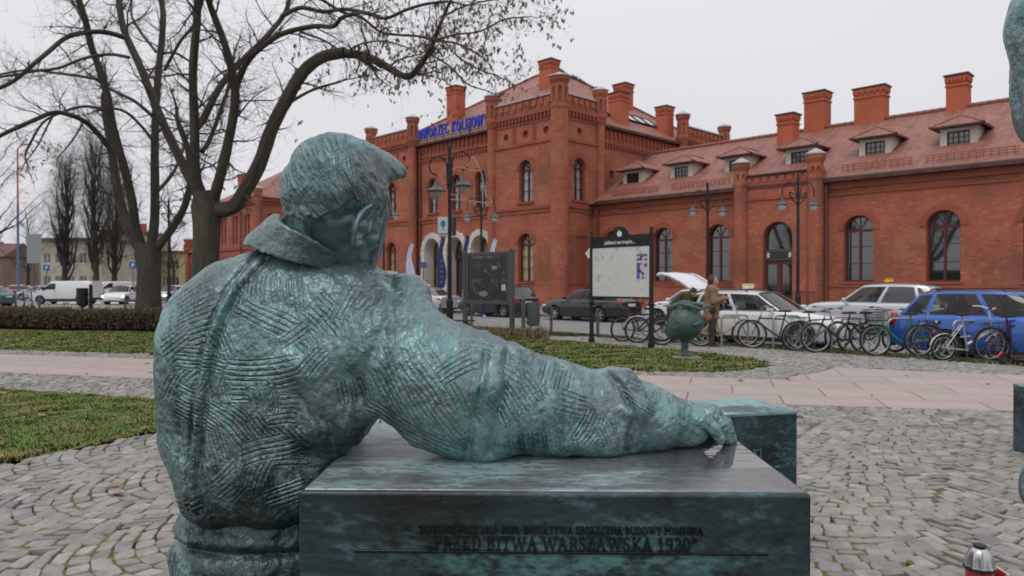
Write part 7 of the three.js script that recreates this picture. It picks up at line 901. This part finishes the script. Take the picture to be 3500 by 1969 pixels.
// ---------------------------------------------------------------- notice boards
{ // white board on black posts
  const A = G(2022, 1172), B = G(2226, 1190); A.y = B.y = 0; const len = A.distanceTo(B), t = thing('notice_board', 'white notice board on black posts with an apple emblem on its arched header', 'notice board', A, -Math.atan2(B.z - A.z, B.x - A.x)), post = (x, h) => { mesh('post', [lathe([[0, 0], [0.085, 0], [0.085, 0.12], [0.06, 0.16], [0.055, 1.02], [0.085, 1.04], [0.085, 1.1], [0.055, 1.12], [0.05, h - 0.16], [0.06, h - 0.14], [0.03, h - 0.11], [0.055, h - 0.05], [0.03, h - 0.01], [0, h]], 12).translate(x, 0, 0)], blackIron, t); };
  post(0, 2.98); post(len, 2.98); const a = 0.05, b = len - 0.05, m = len / 2, pts = [[a, 2.50], [b, 2.50], [b, 2.80], [m + 0.36, 2.80]]; for (let i = 0; i <= 10; i++) { const q = i / 10 * Math.PI; pts.push([m + 0.27 * Math.cos(q), 2.84 + 0.19 * Math.sin(q)]); } pts.push([m - 0.36, 2.80], [a, 2.80]); mesh('header', [extrude(shape(pts), 0.04).translate(0, 0, -0.02)], blackIron, t);
  const paperMap = tex(256, 256, (u, v) => { const s = fbm(u, v, 7, 7, 4, 601), e = smoothstep(fbm(u, v, 22, 22, 3, 605), 0.6, 0.7) * smoothstep(s, 0.45, 0.6); const k = 0.62 + 0.1 * (s - 0.5); return mix3([k, k, k * 0.98], [0.25, 0.25, 0.25], 0.5 * e); });
  const pg = box(b - a, 1.26, 0.03, m, 1.87, 0); { const p = pg.attributes.position, uv = pg.attributes.uv; for (let i = 0; i < p.count; i++) uv.setXY(i, p.getX(i) / 2, p.getY(i) / 2); } mesh('panel', [pg], mat([1, 1, 1], 0.5, 0, { map: paperMap }), t); mesh('lower_rail', [rbox(len, 0.05, 0.06, 0.01, m, 1.22, 0)], blackIron, t);
  const poster = tex(128, 256, (u, v) => { const s = fbm(u, v, 5, 9, 3, 611); return v > 0.9 ? [0.10, 0.14, 0.30] : s > 0.58 ? [0.05, 0.05, 0.09] : u < 0.3 && v < 0.65 ? [0.05, 0.12, 0.45] : [0.55, 0.50, 0.60]; }); const po = new THREE.PlaneGeometry(0.34, 0.62); mesh('poster', [po.translate(len - 0.28, 2.0, 0.019)], mat([1, 1, 1], 0.6, 0, { map: poster }), t);
  const tx = text('Jabłusi na tropie...', 0.085, 0.006, fontB); tx.translate(m - (tx.boundingBox.max.x) / 2, 2.585, 0.021); mesh('header_lettering', [tx], mat([0.7, 0.7, 0.7], 0.6), t);
  const ap = new THREE.Shape(); ap.moveTo(0, -0.07); ap.bezierCurveTo(0.09, -0.09, 0.10, 0.06, 0.03, 0.06); ap.quadraticCurveTo(0.0, 0.05, -0.02, 0.12); ap.quadraticCurveTo(-0.03, 0.06, -0.05, 0.055); ap.bezierCurveTo(-0.11, 0.04, -0.09, -0.09, 0, -0.07); mesh('emblem', [extrude(ap, 0.008).translate(m, 2.84, 0.02)], mat([0.72, 0.72, 0.70], 0.6), t);
  const fl = extrude(shape([[-0.2, 2.38], [-0.05, 2.52], [0, 2.52], [0, 2.26], [-0.08, 2.24]]), 0.02); mesh('side_arrow', [fl.translate(-0.03, 0, -0.01)], mat([0.66, 0.66, 0.64], 0.6), t);
}
{ // dark map board
  const A = V(-1.5, 0, -23.5), B = V(0.0, 0, -21.95), len = A.distanceTo(B), t = thing('notice_board', 'dark grey map board on square grey posts beside the grey bin', 'notice board', A, -Math.atan2(B.z - A.z, B.x - A.x)); for (const x of [0, len]) mesh('post', [rbox(0.12, 2.62, 0.12, 0.01, x, 1.31, 0)], greyIron, t);
  mesh('frame', [rbox(len - 0.12, 0.1, 0.09, 0.01, len / 2, 2.5, 0), rbox(len - 0.12, 0.1, 0.09, 0.01, len / 2, 0.98, 0), rbox(0.1, 1.5, 0.09, 0.01, 0.12, 1.74, 0), rbox(0.1, 1.5, 0.09, 0.01, len - 0.12, 1.74, 0)], greyIron, t);
  const map = tex(256, 256, (u, v, i, j) => { const s = fbm(u, v, 9, 9, 4, 621), e = fbm(u, v, 40, 40, 2, 625); let c = [0.02, 0.022, 0.024]; if (s > 0.56 && e > 0.5) c = [0.10, 0.105, 0.105]; if ((u - 0.4) ** 2 * 3 + (v - 0.16) ** 2 * 9 < 0.035) c = [0.22, 0.22, 0.22]; if (Math.abs(u - 0.66) < 0.06 && Math.abs(v - 0.72) < 0.04) c = [0.25, 0.25, 0.25]; if (Math.abs(u - 0.88) < 0.045 && Math.abs(v - 0.30) < 0.065) c = [0.6, 0.58, 0.58]; if (v > 0.93 && Math.abs(u - 0.4) < 0.3 && e > 0.5) c = [0.2, 0.2, 0.2]; return c; }); const pg = new THREE.PlaneGeometry(len - 0.24, 1.44); mesh('map_panel', [pg.translate(len / 2, 1.74, 0.02)], mat([1, 1, 1], 0.35, 0, { map }), t); mesh('back_panel', [box(len - 0.2, 1.46, 0.03, len / 2, 1.74, -0.02)], greyIron, t);
}
// ---------------------------------------------------------------- bins, bollards, bench, signs, flags
{ const b = G(1789, 1153).setY(0), t = thing('litter_bin', 'grey oval litter bin hung on a square post beside the map board', 'litter bin', b, 0); mesh('post', [rbox(0.12, 1.12, 0.12, 0.01, 0, 0.56, 0), cyl(0.05, 0.02, 0.08, 0, 1.16, 0, 8)], greyIron, t); mesh('bin', [lathe([[0.0, 0.33], [0.12, 0.33], [0.19, 0.37], [0.195, 1.02], [0.18, 1.03], [0.17, 1.0]], 20).scale(1, 1, 0.9).translate(0.29, 0, 0)], greyIron, t); mesh('strut', [bar(V(0, 0.1, 0), V(0.27, 0.36, 0), 0.016), bar(V(0, 0.5, 0), V(0.12, 0.42, 0), 0.016)], greyIron, t).userData.kind = 'stuff'; mesh('mouth', [cyl(0.17, 0.17, 0.01, 0.29, 1.005, 0, 18)], trimBlack, t); }
{ const b = W(310, 0, 31).setY(0), t = thing('litter_bin', 'black round litter bin on a pole behind the hedge', 'litter bin', b, 0); mesh('pole', [cyl(0.09, 0.07, 1.45, 0, 0.72, 0, 10), at(new THREE.SphereGeometry(0.07, 8, 6), 0, 1.47, 0)], blackIron, t); mesh('bin', [lathe([[0, 0.5], [0.05, 0.5], [0.09, 0.58], [0.2, 0.66], [0.225, 0.72], [0.225, 1.36], [0.21, 1.37], [0.2, 1.3]], 20).translate(-0.36, 0, 0)], blackIron, t); mesh('bracket', [bar(V(0, 0.75, 0), V(-0.3, 0.55, 0), 0.02), bar(V(0, 1.1, 0), V(-0.16, 1.1, 0), 0.025)], blackIron, t).userData.kind = 'stuff'; }
const bollardG = lathe([[0, 0], [0.075, 0], [0.075, 0.03], [0.045, 0.05], [0.045, 0.68], [0.055, 0.69], [0.055, 0.72], [0.03, 0.74], [0.05, 0.79], [0.03, 0.83], [0, 0.84]], 12);
[['on the kerb to the right of the grey bin', 1884, 1139], ['on the kerb behind the white notice board', 2043, 1152], ['on the kerb behind the map board', 1612, 1120], ['on the kerb beside the scroll lamp', 1505, 1116]].forEach(([w, px, py]) => { const b = G(px, py).setY(0), t = thing('bollard', 'grey cast iron bollard ' + w, 'bollard', b, 0, 'bollards along the kerb'); mesh('shaft', [bollardG], greyIron, t); });
[['behind the hedge in front of the long white van', 134, 30], ['behind the hedge in front of the lit hatchback', 428, 31]].forEach(([w, px, d]) => { const t = thing('bollard', 'grey cast iron bollard ' + w, 'bollard', W(px, 0, d).setY(0), 0, 'bollards behind the hedge'); mesh('shaft', [bollardG.clone().scale(1, 1.3, 1)], greyIron, t); });
{ const b = G(1537, 1140).setY(0), t = thing('bench', 'dark backless bench with curved iron legs beside the scroll lamp', 'bench', [b.x - 0.0, 0, b.z + 0.5], 0.0); for (let i = 0; i < 4; i++) mesh('slat', [rbox(1.55, 0.04, 0.09, 0.01, 0.05, 0.43, -0.18 + i * 0.12)], mat([0.035, 0.026, 0.022], 0.7), t); for (const x of [-0.55, 0.6]) mesh('leg', [tube(smoothPath([V(x - 0.1, 0.41, 0.15), V(x + 0.05, 0.3, 0.2), V(x, 0.12, 0.18), V(x + 0.06, 0.0, 0.24)], 10), 0.02, 6), tube(smoothPath([V(x - 0.1, 0.41, -0.15), V(x + 0.05, 0.3, -0.2), V(x, 0.12, -0.18), V(x + 0.06, 0.0, -0.24)], 10), 0.02, 6)], blackIron, t).userData.kind = 'stuff'; }
function feather(label, px, d, y0, y1, c, mark, turn = 0) { const k = d / F, b = W(px, 0, d).setY(0), t = thing('feather_flag', label, 'flag', b, turn, 'feather flags before the portals'), lo = Math.max(0.3, 1.6 + (966 - y1) * k), hi = 1.6 + (966 - y0) * k, h = hi - lo; mesh('pole', [tube(smoothPath([V(0, 0, 0), V(0, lo + h * 0.6, 0), V(0.05, lo + h * 0.85, 0), V(0.3, hi, 0)], 14), 0.015, 5)], darkSteel, t); mesh('base', [cyl(0.25, 0.2, 0.08, 0, 0.04, 0, 12)], darkSteel, t); const pf = (v) => v < 0.6 ? 0 : lerp(0, 0.28, Math.pow((v - 0.6) / 0.4, 1.6)), g = patch((u, v) => V(pf(v) + u * 0.55 * (v > 0.85 ? Math.sqrt(Math.max(0, 1 - ((v - 0.85) / 0.15) ** 2)) * 0.9 + 0.05 : 1) * (0.75 + 0.25 * Math.sin(v * 6)), lo + h * v, 0.05 * Math.sin(v * 5 + u * 2)), 6, 20); const cl = mesh('cloth', [g], mat(c, 0.7, 0, { side: THREE.DoubleSide }), t); mesh('print', Array.from({ length: 5 }, (_, i) => box(0.10, 0.05, 0.004, 0.24 + 0.02 * Math.sin(i), lo + h * (0.12 + i * 0.1), 0.075 + 0.03 * Math.sin((0.12 + i * 0.1) * 5 + 0.9) - 0.02)), mat(mark, 0.7), cl).userData.kind = 'stuff'; }
feather('white feather flag with blue print in front of the nearest brick pier', 1388, 45, 828, 985, [0.55, 0.53, 0.68], [0.12, 0.14, 0.4]); feather('navy feather flag beside the first white portal', 1496, 46, 808, 985, [0.018, 0.03, 0.13], [0.35, 0.35, 0.45]); feather('navy feather flag beside the second white portal', 1580, 45, 803, 988, [0.018, 0.03, 0.13], [0.35, 0.35, 0.45]); feather('white feather flag half hidden behind the map board', 1672, 44, 812, 980, [0.55, 0.53, 0.68], [0.12, 0.14, 0.4]);
function postSign(label, px, d, y0, y1, w, c, extra) { const k = d / F, t = thing('road_sign', label, 'road sign', W(px, 0, d).setY(0), 0), lo = 1.6 + (966 - y1) * k, hi = 1.6 + (966 - y0) * k; mesh('pole', [cyl(0.035, 0.035, hi, 0, hi / 2, 0, 8)], greyIron, t); const p = mesh('plate', [rbox(w, hi - lo, 0.02, 0.008, 0, (lo + hi) / 2, 0.045)], mat(c, 0.5), t); extra?.(p, lo, hi, w); }
const whiteP = mat([0.66, 0.66, 0.66], 0.5), letterP = (p, lo, hi, w) => { const g = text('P', (hi - lo) * 0.6, 0.006, fontB); g.translate(-g.boundingBox.max.x / 2, lo + (hi - lo) * 0.2, 0.056); mesh('letter', [g], whiteP, p); };
postSign('blue parking sign on a pole beside the lime trunk', 455, 60, 896, 918, 0.55, [0.02, 0.08, 0.36], letterP); postSign('blue parking sign in front of the cream house', 160, 62, 905, 925, 0.55, [0.02, 0.08, 0.36], letterP);
postSign('blue sign crossed by a red bar on a pole before the first portal', 1447, 46, 896, 915, 0.48, [0.05, 0.1, 0.42], (p, lo, hi, w) => mesh('red_bar', [at(box(w * 0.95, 0.06, 0.004), 0, (lo + hi) / 2, 0.058, 0, 0, 0.35)], redM, p)); postSign('pale green road sign seen from behind on a tall pole beyond the hedge', 118, 66, 800, 900, 1.3, [0.3, 0.33, 0.33]);
[30, 62, 92].forEach((px, i) => { const t = thing('rental_scooter', ['nearest to the teal car', 'in the middle of its row of three', 'at the end of the row towards the long white van'][i] === '' ? '' : 'rental scooter with glowing blue stem ' + ['nearest to the teal car', 'in the middle of its row of three', 'nearest to the long white van'][i], 'scooter', W(px, 0, 44).setY(-0.08), 1.2 + i * 0.15, 'rental scooters by the roadside'); for (const x of [-0.45, 0.45]) mesh('wheel', [ring(V(x, 0.12, 0), 0.09, 0.035, 'z', 14, 6)], rubber, t); mesh('deck', [rbox(0.7, 0.08, 0.18, 0.03, 0, 0.17, 0), rbox(0.1, 0.25, 0.12, 0.04, 0.4, 0.25, 0)], blackIron, t); mesh('stem', [bar(V(0.45, 0.2, 0), V(0.34, 1.15, 0), 0.035, 6)], blackIron, t); mesh('stem_wrap', [bar(V(0.425, 0.5, 0), V(0.37, 0.98, 0), 0.04, 6)], mat([0.04, 0.22, 0.5], 0.4), t); mesh('handlebar', [bar(V(0.34, 1.15, 0.25), V(0.34, 1.15, -0.25), 0.02, 5)], blackIron, t); });
// ---------------------------------------------------------------- the bronze apple
{
  const D = 15.4, c = W(2345, 1104, D), t = thing('bronze_apple_sculpture', 'green bronze apple sculpture with a leaf cap standing on one booted leg', 'sculpture', [0, 0, 0]), g0 = c.clone().setY(0), k = D / F, P = (px, py, dd = 0) => W(px, py, D + dd);
  const parts = [ell(c, 0.365, 0.37, 0.36), ell(P(2345, 1050), 0.2, 0.10, 0.19), ell(P(2300, 1135, 0.05), 0.12, 0.17, 0.18)], leg = [cap(P(2342, 1150), P(2340, 1212), 0.08, 0.062), cap(P(2340, 1212), P(2372, 1221, -0.05), 0.062, 0.045)], cap1 = [cap(P(2300, 1048, -0.05), P(2335, 1035, -0.1), 0.05, 0.06), cap(P(2335, 1035, -0.1), P(2420, 1046, -0.15), 0.06, 0.035), cap(P(2420, 1046, -0.15), P(2385, 1062, -0.3), 0.035, 0.03), cap(P(2330, 1040, -0.25), P(2390, 1056, -0.32), 0.045, 0.035)], arm = [cap(P(2375, 1112, -0.36), P(2405, 1098, -0.25), 0.03, 0.022)];
  const f = (x, y, z) => { let d = smin(smin(parts[0](x, y, z), parts[1](x, y, z), 0.1), parts[2](x, y, z), 0.12); for (const q of leg) d = smin(d, q(x, y, z), 0.05); for (const q of cap1) d = smin(d, q(x, y, z), 0.03); for (const q of arm) d = smin(d, q(x, y, z), 0.02); if (Math.abs(d) < 0.05) d -= 0.006 * n3(x * 7, y * 7, z * 7); return Math.max(d, 0.03 - y); };
  const apTex = tex(256, 256, (u, v) => { const a = fbm(u, v, 4, 4, 4, 651), b = fbm(u, v, 14, 14, 3, 655); return mix3(mix3([0.035, 0.085, 0.078], [0.06, 0.13, 0.118], a), [0.10, 0.085, 0.07], smoothstep(b, 0.52, 0.66) * 0.7); }); mesh('apple', netsGeo(f, V(c.x - 0.55, 0, c.z - 0.5), V(c.x + 0.55, 1.3, c.z + 0.6), 0.016, 0, 0, 1), mat([1, 1, 1], 0.45, 0.15, { map: apTex }), t); mesh('foot_slab', [at(rbox(0.6, 0.05, 0.4, 0.02), g0.x, 0.02, g0.z)], mat([0.32, 0.31, 0.29], 0.85, 0, { map: stoneMap }), t);
}
{ // pigeons on the main roof
  const g = M([new THREE.SphereGeometry(0.11, 8, 6).scale(1.5, 0.9, 0.8), at(new THREE.SphereGeometry(0.055, 6, 5), 0.15, 0.11, 0), at(box(0.2, 0.02, 0.09), -0.2, -0.03, 0, 0, 0, 0.3)]), r = rng(44), A = V(0, 12.62, 0), D2 = V(0, 12.62, -21), T = V(-9.6, 19.5, -10.5);
  for (let i = 0; i < 16; i++) { const s = 0.03 + 0.30 * r(), p = T.clone().lerp(D2, s).lerp(T.clone().lerp(A, s), 0.05 + r() * 0.35), w = L(p.x, p.z, p.y + 0.2), b = mesh('pigeon', [g.clone()], mat([0.09, 0.095, 0.11], 0.8)); b.position.copy(w); b.rotation.y = r() * 6; tag(b, 'grey pigeon perched near the peak of the main roof', 'pigeon', 'pigeons on the station roof'); }
}
// ---------------------------------------------------------------- far houses
{
  const house = (label, px0, px1, d, top, wallC, roofC, o = {}) => { const a = W(px0, 0, d), b = W(px1, 0, d), w = b.x - a.x, h = 1.6 + (966 - top) * d / F, t = thing('house', label, 'house', [(a.x + b.x) / 2, -0.1, a.z - 5], 0), holes = [], wins = [], nx = o.nx ?? 4, ny = o.ny ?? 2; for (let j = 0; j < ny; j++) for (let i = 0; i < nx; i++) { const cx = -w / 2 + (i + 0.5) * w / nx, cy = 1.9 + j * (h - 1.2) / ny; wins.push([cx, cy]); holes.push(asPath([[cx - 0.5, cy - 0.7], [cx + 0.5, cy - 0.7], [cx + 0.5, cy + 0.7], [cx - 0.5, cy + 0.7]])); } mesh('wall', [boxUV(extrude(shape([[-w / 2, 0], [w / 2, 0], [w / 2, h], [-w / 2, h]], holes), 0.3).translate(0, 0, 4.7)), boxUV(box(0.3, h, 9.6, -w / 2 + 0.15, h / 2, -0.15)), boxUV(box(0.3, h, 9.6, w / 2 - 0.15, h / 2, -0.15)), boxUV(box(w - 0.62, h, 0.3, 0, h / 2, -4.8))], mat(wallC, 0.9, 0, { map: wearMap([0.85, 0.85, 0.85], [1, 1, 1], 131) }), t).userData.kind = 'stuff';
    for (const [x, y] of wins) { const f = mesh('window', [box(1.0, 0.08, 0.08, x, y + 0.66, 4.85), box(1.0, 0.08, 0.08, x, y - 0.66, 4.85), box(0.08, 1.24, 0.08, x - 0.46, y, 4.85), box(0.08, 1.24, 0.08, x + 0.46, y, 4.85), box(0.06, 1.24, 0.07, x, y, 4.85)], whiteP, t); mesh('pane', [new THREE.PlaneGeometry(0.9, 1.3).translate(x, y, 4.83)], glassDark, f); }
    if (o.flat) mesh('roof', [box(w + 0.6, 0.35, 10.6, 0, h + 0.17, 0)], mat(roofC, 0.8), t); else { const g = extrude(shape([[-5.5, 0], [5.5, 0], [0, o.rise ?? 2.6]]), w + 0.8); g.rotateY(Math.PI / 2); mesh('roof', [g.translate(-w / 2 - 0.4, h + 0.005, 0)], mat(roofC, 0.8), t); } mesh('chimney', [box(0.7, 1.4, 0.7, w * 0.2, h + (o.flat ? 0.95 : 2.2), 0)], chimneyMat, t); };
  house('cream rendered house behind the long white van', 140, 345, 98, 820, [0.50, 0.46, 0.36], [0.2, 0.10, 0.08], { nx: 5, flat: 1 }); house('dull yellow house behind the lit white hatchback', 346, 470, 108, 792, [0.42, 0.37, 0.22], [0.17, 0.13, 0.10], { nx: 3, flat: 1 }); house('pale yellow house between the lime trunks', 540, 612, 116, 862, [0.50, 0.42, 0.20], [0.2, 0.15, 0.12], { nx: 3, flat: 1 }); house('grey block far down the road behind the spreading tree', 20, 138, 150, 850, [0.30, 0.29, 0.30], [0.18, 0.17, 0.17], { nx: 5, ny: 3, flat: 1 }); house('dark brown house at the far end of the road', -240, 10, 130, 875, [0.22, 0.15, 0.12], [0.15, 0.08, 0.07], { nx: 6 });
}
// ---------------------------------------------------------------- people
const skinM = mat([0.46, 0.27, 0.20], 0.6);
function figure(label, pos, turn, J, cl) {                             // J: joints in metres, facing +x; cl: clothing meshes from [name, capsule list, material, blend]
  const t = thing('person', label, 'person', pos, turn), v = (a) => V(...a), C = (a, b, r0, r1) => cap(v(J[a]), v(J[b]), r0, r1);
  const arms = ['L', 'R'].flatMap((s) => [C('sh' + s, 'el' + s, 0.048, 0.04), C('el' + s, 'wr' + s, 0.038, 0.027)]), legs = ['L', 'R'].flatMap((s) => [C('hip' + s, 'kn' + s, 0.085, 0.055), C('kn' + s, 'an' + s, 0.055, 0.036), C('an' + s, 'toe' + s, 0.04, 0.028)]);
  const hands = ['L', 'R'].flatMap((s) => { const w = v(J['wr' + s]), d = w.clone().sub(v(J['el' + s])).normalize(), u = V(0, 1, 0).cross(d).normalize(), o = [cap(w, w.clone().addScaledVector(d, 0.08), 0.026, 0.03)]; for (let i = 0; i < 4; i++) { const b = w.clone().addScaledVector(d, 0.08).addScaledVector(u, (i - 1.5) * 0.018), m = b.clone().addScaledVector(d, 0.04).add(V(0, -0.006, 0)); o.push(cap(b, m, 0.0095, 0.009), cap(m, m.clone().addScaledVector(d, 0.02 + 0.006 * (i % 2)).add(V(0, -0.025, 0)), 0.009, 0.008)); } o.push(cap(w.clone().addScaledVector(d, 0.03).addScaledVector(u, 0.025), w.clone().addScaledVector(d, 0.075).addScaledVector(u, 0.055), 0.011, 0.009)); return o; });
  const h = v(J.head), f = v(J.face).sub(h).normalize(), up = V(0, 1, 0).addScaledVector(f, -f.y).normalize(), s = f.clone().cross(up), hp = (a, b, c) => h.clone().addScaledVector(f, a).addScaledVector(up, b).addScaledVector(s, c);
  const headP = [ell(h, 0.095, 0.115, 0.078), cap(hp(0.03, -0.06, 0), hp(0.055, -0.095, 0), 0.055, 0.035), cap(hp(0.088, 0.0, 0), hp(0.108, -0.03, 0), 0.011, 0.014), ell(hp(0.0, -0.015, 0.078), 0.02, 0.03, 0.012), ell(hp(0.0, -0.015, -0.078), 0.02, 0.03, 0.012), ell(hp(0.085, -0.062, 0), 0.014, 0.008, 0.022)], neck = cap(hp(-0.01, -0.08, 0), v(J.neck), 0.05, 0.055);
  const trunk = [cap(v(J.neck).add(V(0, -0.06, 0)), v(J.chest), 0.10, 0.13), cap(v(J.chest), v(J.pelvis), 0.13, 0.13), C('shL', 'shR', 0.06, 0.06), C('hipL', 'hipR', 0.09, 0.09)], body = blend([...trunk, ...legs, ...arms, neck, ...headP], 0.03), hand = blend(hands, 0.008), all = (x, y, z) => smin(body(x, y, z), hand(x, y, z), 0.01);
  const lo = V(9, 9, 9), hi = V(-9, -9, -9); for (const k of Object.keys(J)) { const p = v(J[k]); lo.min(p); hi.max(p); } lo.addScalar(-0.24); hi.addScalar(0.24); lo.y = Math.max(lo.y, -0.02);
  mesh('body', netsGeo(all, lo, hi, 0.011), skinM, t); for (const [name, list, m, k, off = 0] of cl({ v, C, hp, J, cap, ell })) { const g = blend(list, k); mesh(name, netsGeo((x, y, z) => g(x, y, z) - off - 0.004 * n3(x * 9, y * 9, z * 9), lo, hi, 0.013), m, t); }
  for (const c of [1, -1]) mesh('eye', [at(new THREE.SphereGeometry(0.011, 8, 6), ...hp(0.078, 0.012, c * 0.032).toArray())], mat([0.03, 0.02, 0.015], 0.2), t);
  return t;
}
const stand = (k = {}) => ({ head: [0.03, 1.62, 0], face: [0.2, 1.61, 0], neck: [0, 1.46, 0], chest: [0, 1.25, 0], pelvis: [0, 0.95, 0], shL: [0, 1.40, -0.17], shR: [0, 1.40, 0.17], elL: [-0.03, 1.12, -0.22], elR: [-0.03, 1.12, 0.22], wrL: [0.06, 0.87, -0.21], wrR: [0.06, 0.87, 0.21], hipL: [0, 0.92, -0.09], hipR: [0, 0.92, 0.09], knL: [0.03, 0.5, -0.1], knR: [0.02, 0.5, 0.1], anL: [0, 0.08, -0.1], anR: [-0.02, 0.08, 0.1], toeL: [0.16, 0.04, -0.11], toeR: [0.14, 0.04, 0.11], ...k });
const shirtC = ({ v, C, J }, r = 0.022) => [cap(v(J.neck).add(V(0, -0.05, 0)), v(J.chest), 0.11 + r, 0.135 + r), cap(v(J.chest), v(J.pelvis), 0.135 + r, 0.14 + r), C('shL', 'shR', 0.07 + r, 0.07 + r), ...['L', 'R'].flatMap((s) => [C('sh' + s, 'el' + s, 0.055 + r, 0.046 + r), C('el' + s, 'wr' + s, 0.044 + r, 0.032 + r)])];
const legsC = ({ C }, r = 0.012) => [C('hipL', 'hipR', 0.10 + r, 0.10 + r), ...['L', 'R'].flatMap((s) => [C('hip' + s, 'kn' + s, 0.09 + r, 0.062 + r), C('kn' + s, 'an' + s, 0.062 + r, 0.05 + r)])];
const shoesC = ({ C, v, J }) => ['L', 'R'].flatMap((s) => [C('an' + s, 'toe' + s, 0.052, 0.042)]);
const hairM = mat([0.055, 0.028, 0.018], 0.6);
{
  const w = figure('woman in a tan coat with brown hair reaching out beside the white estate car', W(2432, 0, 18.2).setY(-0.05), -0.12, stand({ head: [0.04, 1.62, 0], face: [0.2, 1.63, 0.02], elR: [0.02, 1.13, 0.24], wrR: [0.27, 1.20, 0.20], elL: [0.02, 1.13, -0.24], wrL: [0.24, 1.12, -0.2] }), (q) => [['coat', [...shirtC(q, 0.03), cap(V(0, 1.0, 0), V(-0.01, 0.78, 0), 0.175, 0.185)], mat([0.235, 0.145, 0.088], 0.9), 0.05], ['trousers', legsC(q), mat([0.045, 0.035, 0.032], 0.9), 0.03], ['shoes', shoesC(q), rubber, 0.02], ['hair', [ell(q.hp(-0.03, 0.025, 0), 0.095, 0.115, 0.092), cap(q.hp(-0.06, 0.0, 0.02), q.hp(-0.085, -0.12, 0.02), 0.075, 0.055), cap(q.hp(-0.03, 0.02, 0.06), q.hp(-0.04, -0.09, 0.06), 0.04, 0.035), cap(q.hp(-0.03, 0.02, -0.06), q.hp(-0.04, -0.09, -0.06), 0.04, 0.035)], hairM, 0.03]]); w.scale.setScalar(1.05);
  figure('person in an olive coat bending into the open boot of the white estate car', W(2312, 0, 20.6).setY(-0.1), -0.75, stand({ pelvis: [-0.06, 0.95, 0], hipL: [-0.06, 0.92, -0.09], hipR: [-0.06, 0.92, 0.09], chest: [0.20, 1.20, 0], neck: [0.40, 1.36, 0], head: [0.53, 1.42, 0], face: [0.66, 1.34, 0], shL: [0.36, 1.32, -0.19], shR: [0.36, 1.32, 0.19], elL: [0.52, 1.05, -0.2], elR: [0.52, 1.05, 0.2], wrL: [0.72, 0.98, -0.15], wrR: [0.72, 0.98, 0.15] }), (q) => [['coat', [...shirtC(q, 0.05), cap(V(-0.06, 0.98, 0), V(-0.1, 0.62, 0), 0.19, 0.20)], mat([0.062, 0.052, 0.024], 0.95), 0.06], ['trousers', legsC(q), mat([0.05, 0.045, 0.03], 0.9), 0.03], ['shoes', shoesC(q), rubber, 0.02], ['hair', [ell(q.hp(-0.02, 0.03, 0), 0.1, 0.11, 0.09)], hairM, 0.03]]);
  const two = (label, pos, turn, top, bot, shoe) => figure(label, pos, turn, stand(), (q) => [['jacket', shirtC(q, 0.025), top, 0.05], ['trousers', legsC(q), bot, 0.03], ['shoes', shoesC(q), shoe, 0.02], ['hair', [ell(q.hp(-0.02, 0.03, 0), 0.1, 0.11, 0.088)], hairM, 0.03]]);
  two('person in dark jeans and white shoes standing behind the map board', W(1648, 0, 35.8).setY(-0.1), 0.1, mat([0.02, 0.022, 0.03], 0.9), mat([0.02, 0.03, 0.07], 0.9), mat([0.62, 0.62, 0.62], 0.6));
  two('person in an orange work jacket behind the silver saloon', W(1458, 0, 45.5).setY(0), -1.2, mat([0.75, 0.13, 0.01], 0.7), mat([0.03, 0.04, 0.06], 0.9), rubber);
}
renderer.render(scene, camera);
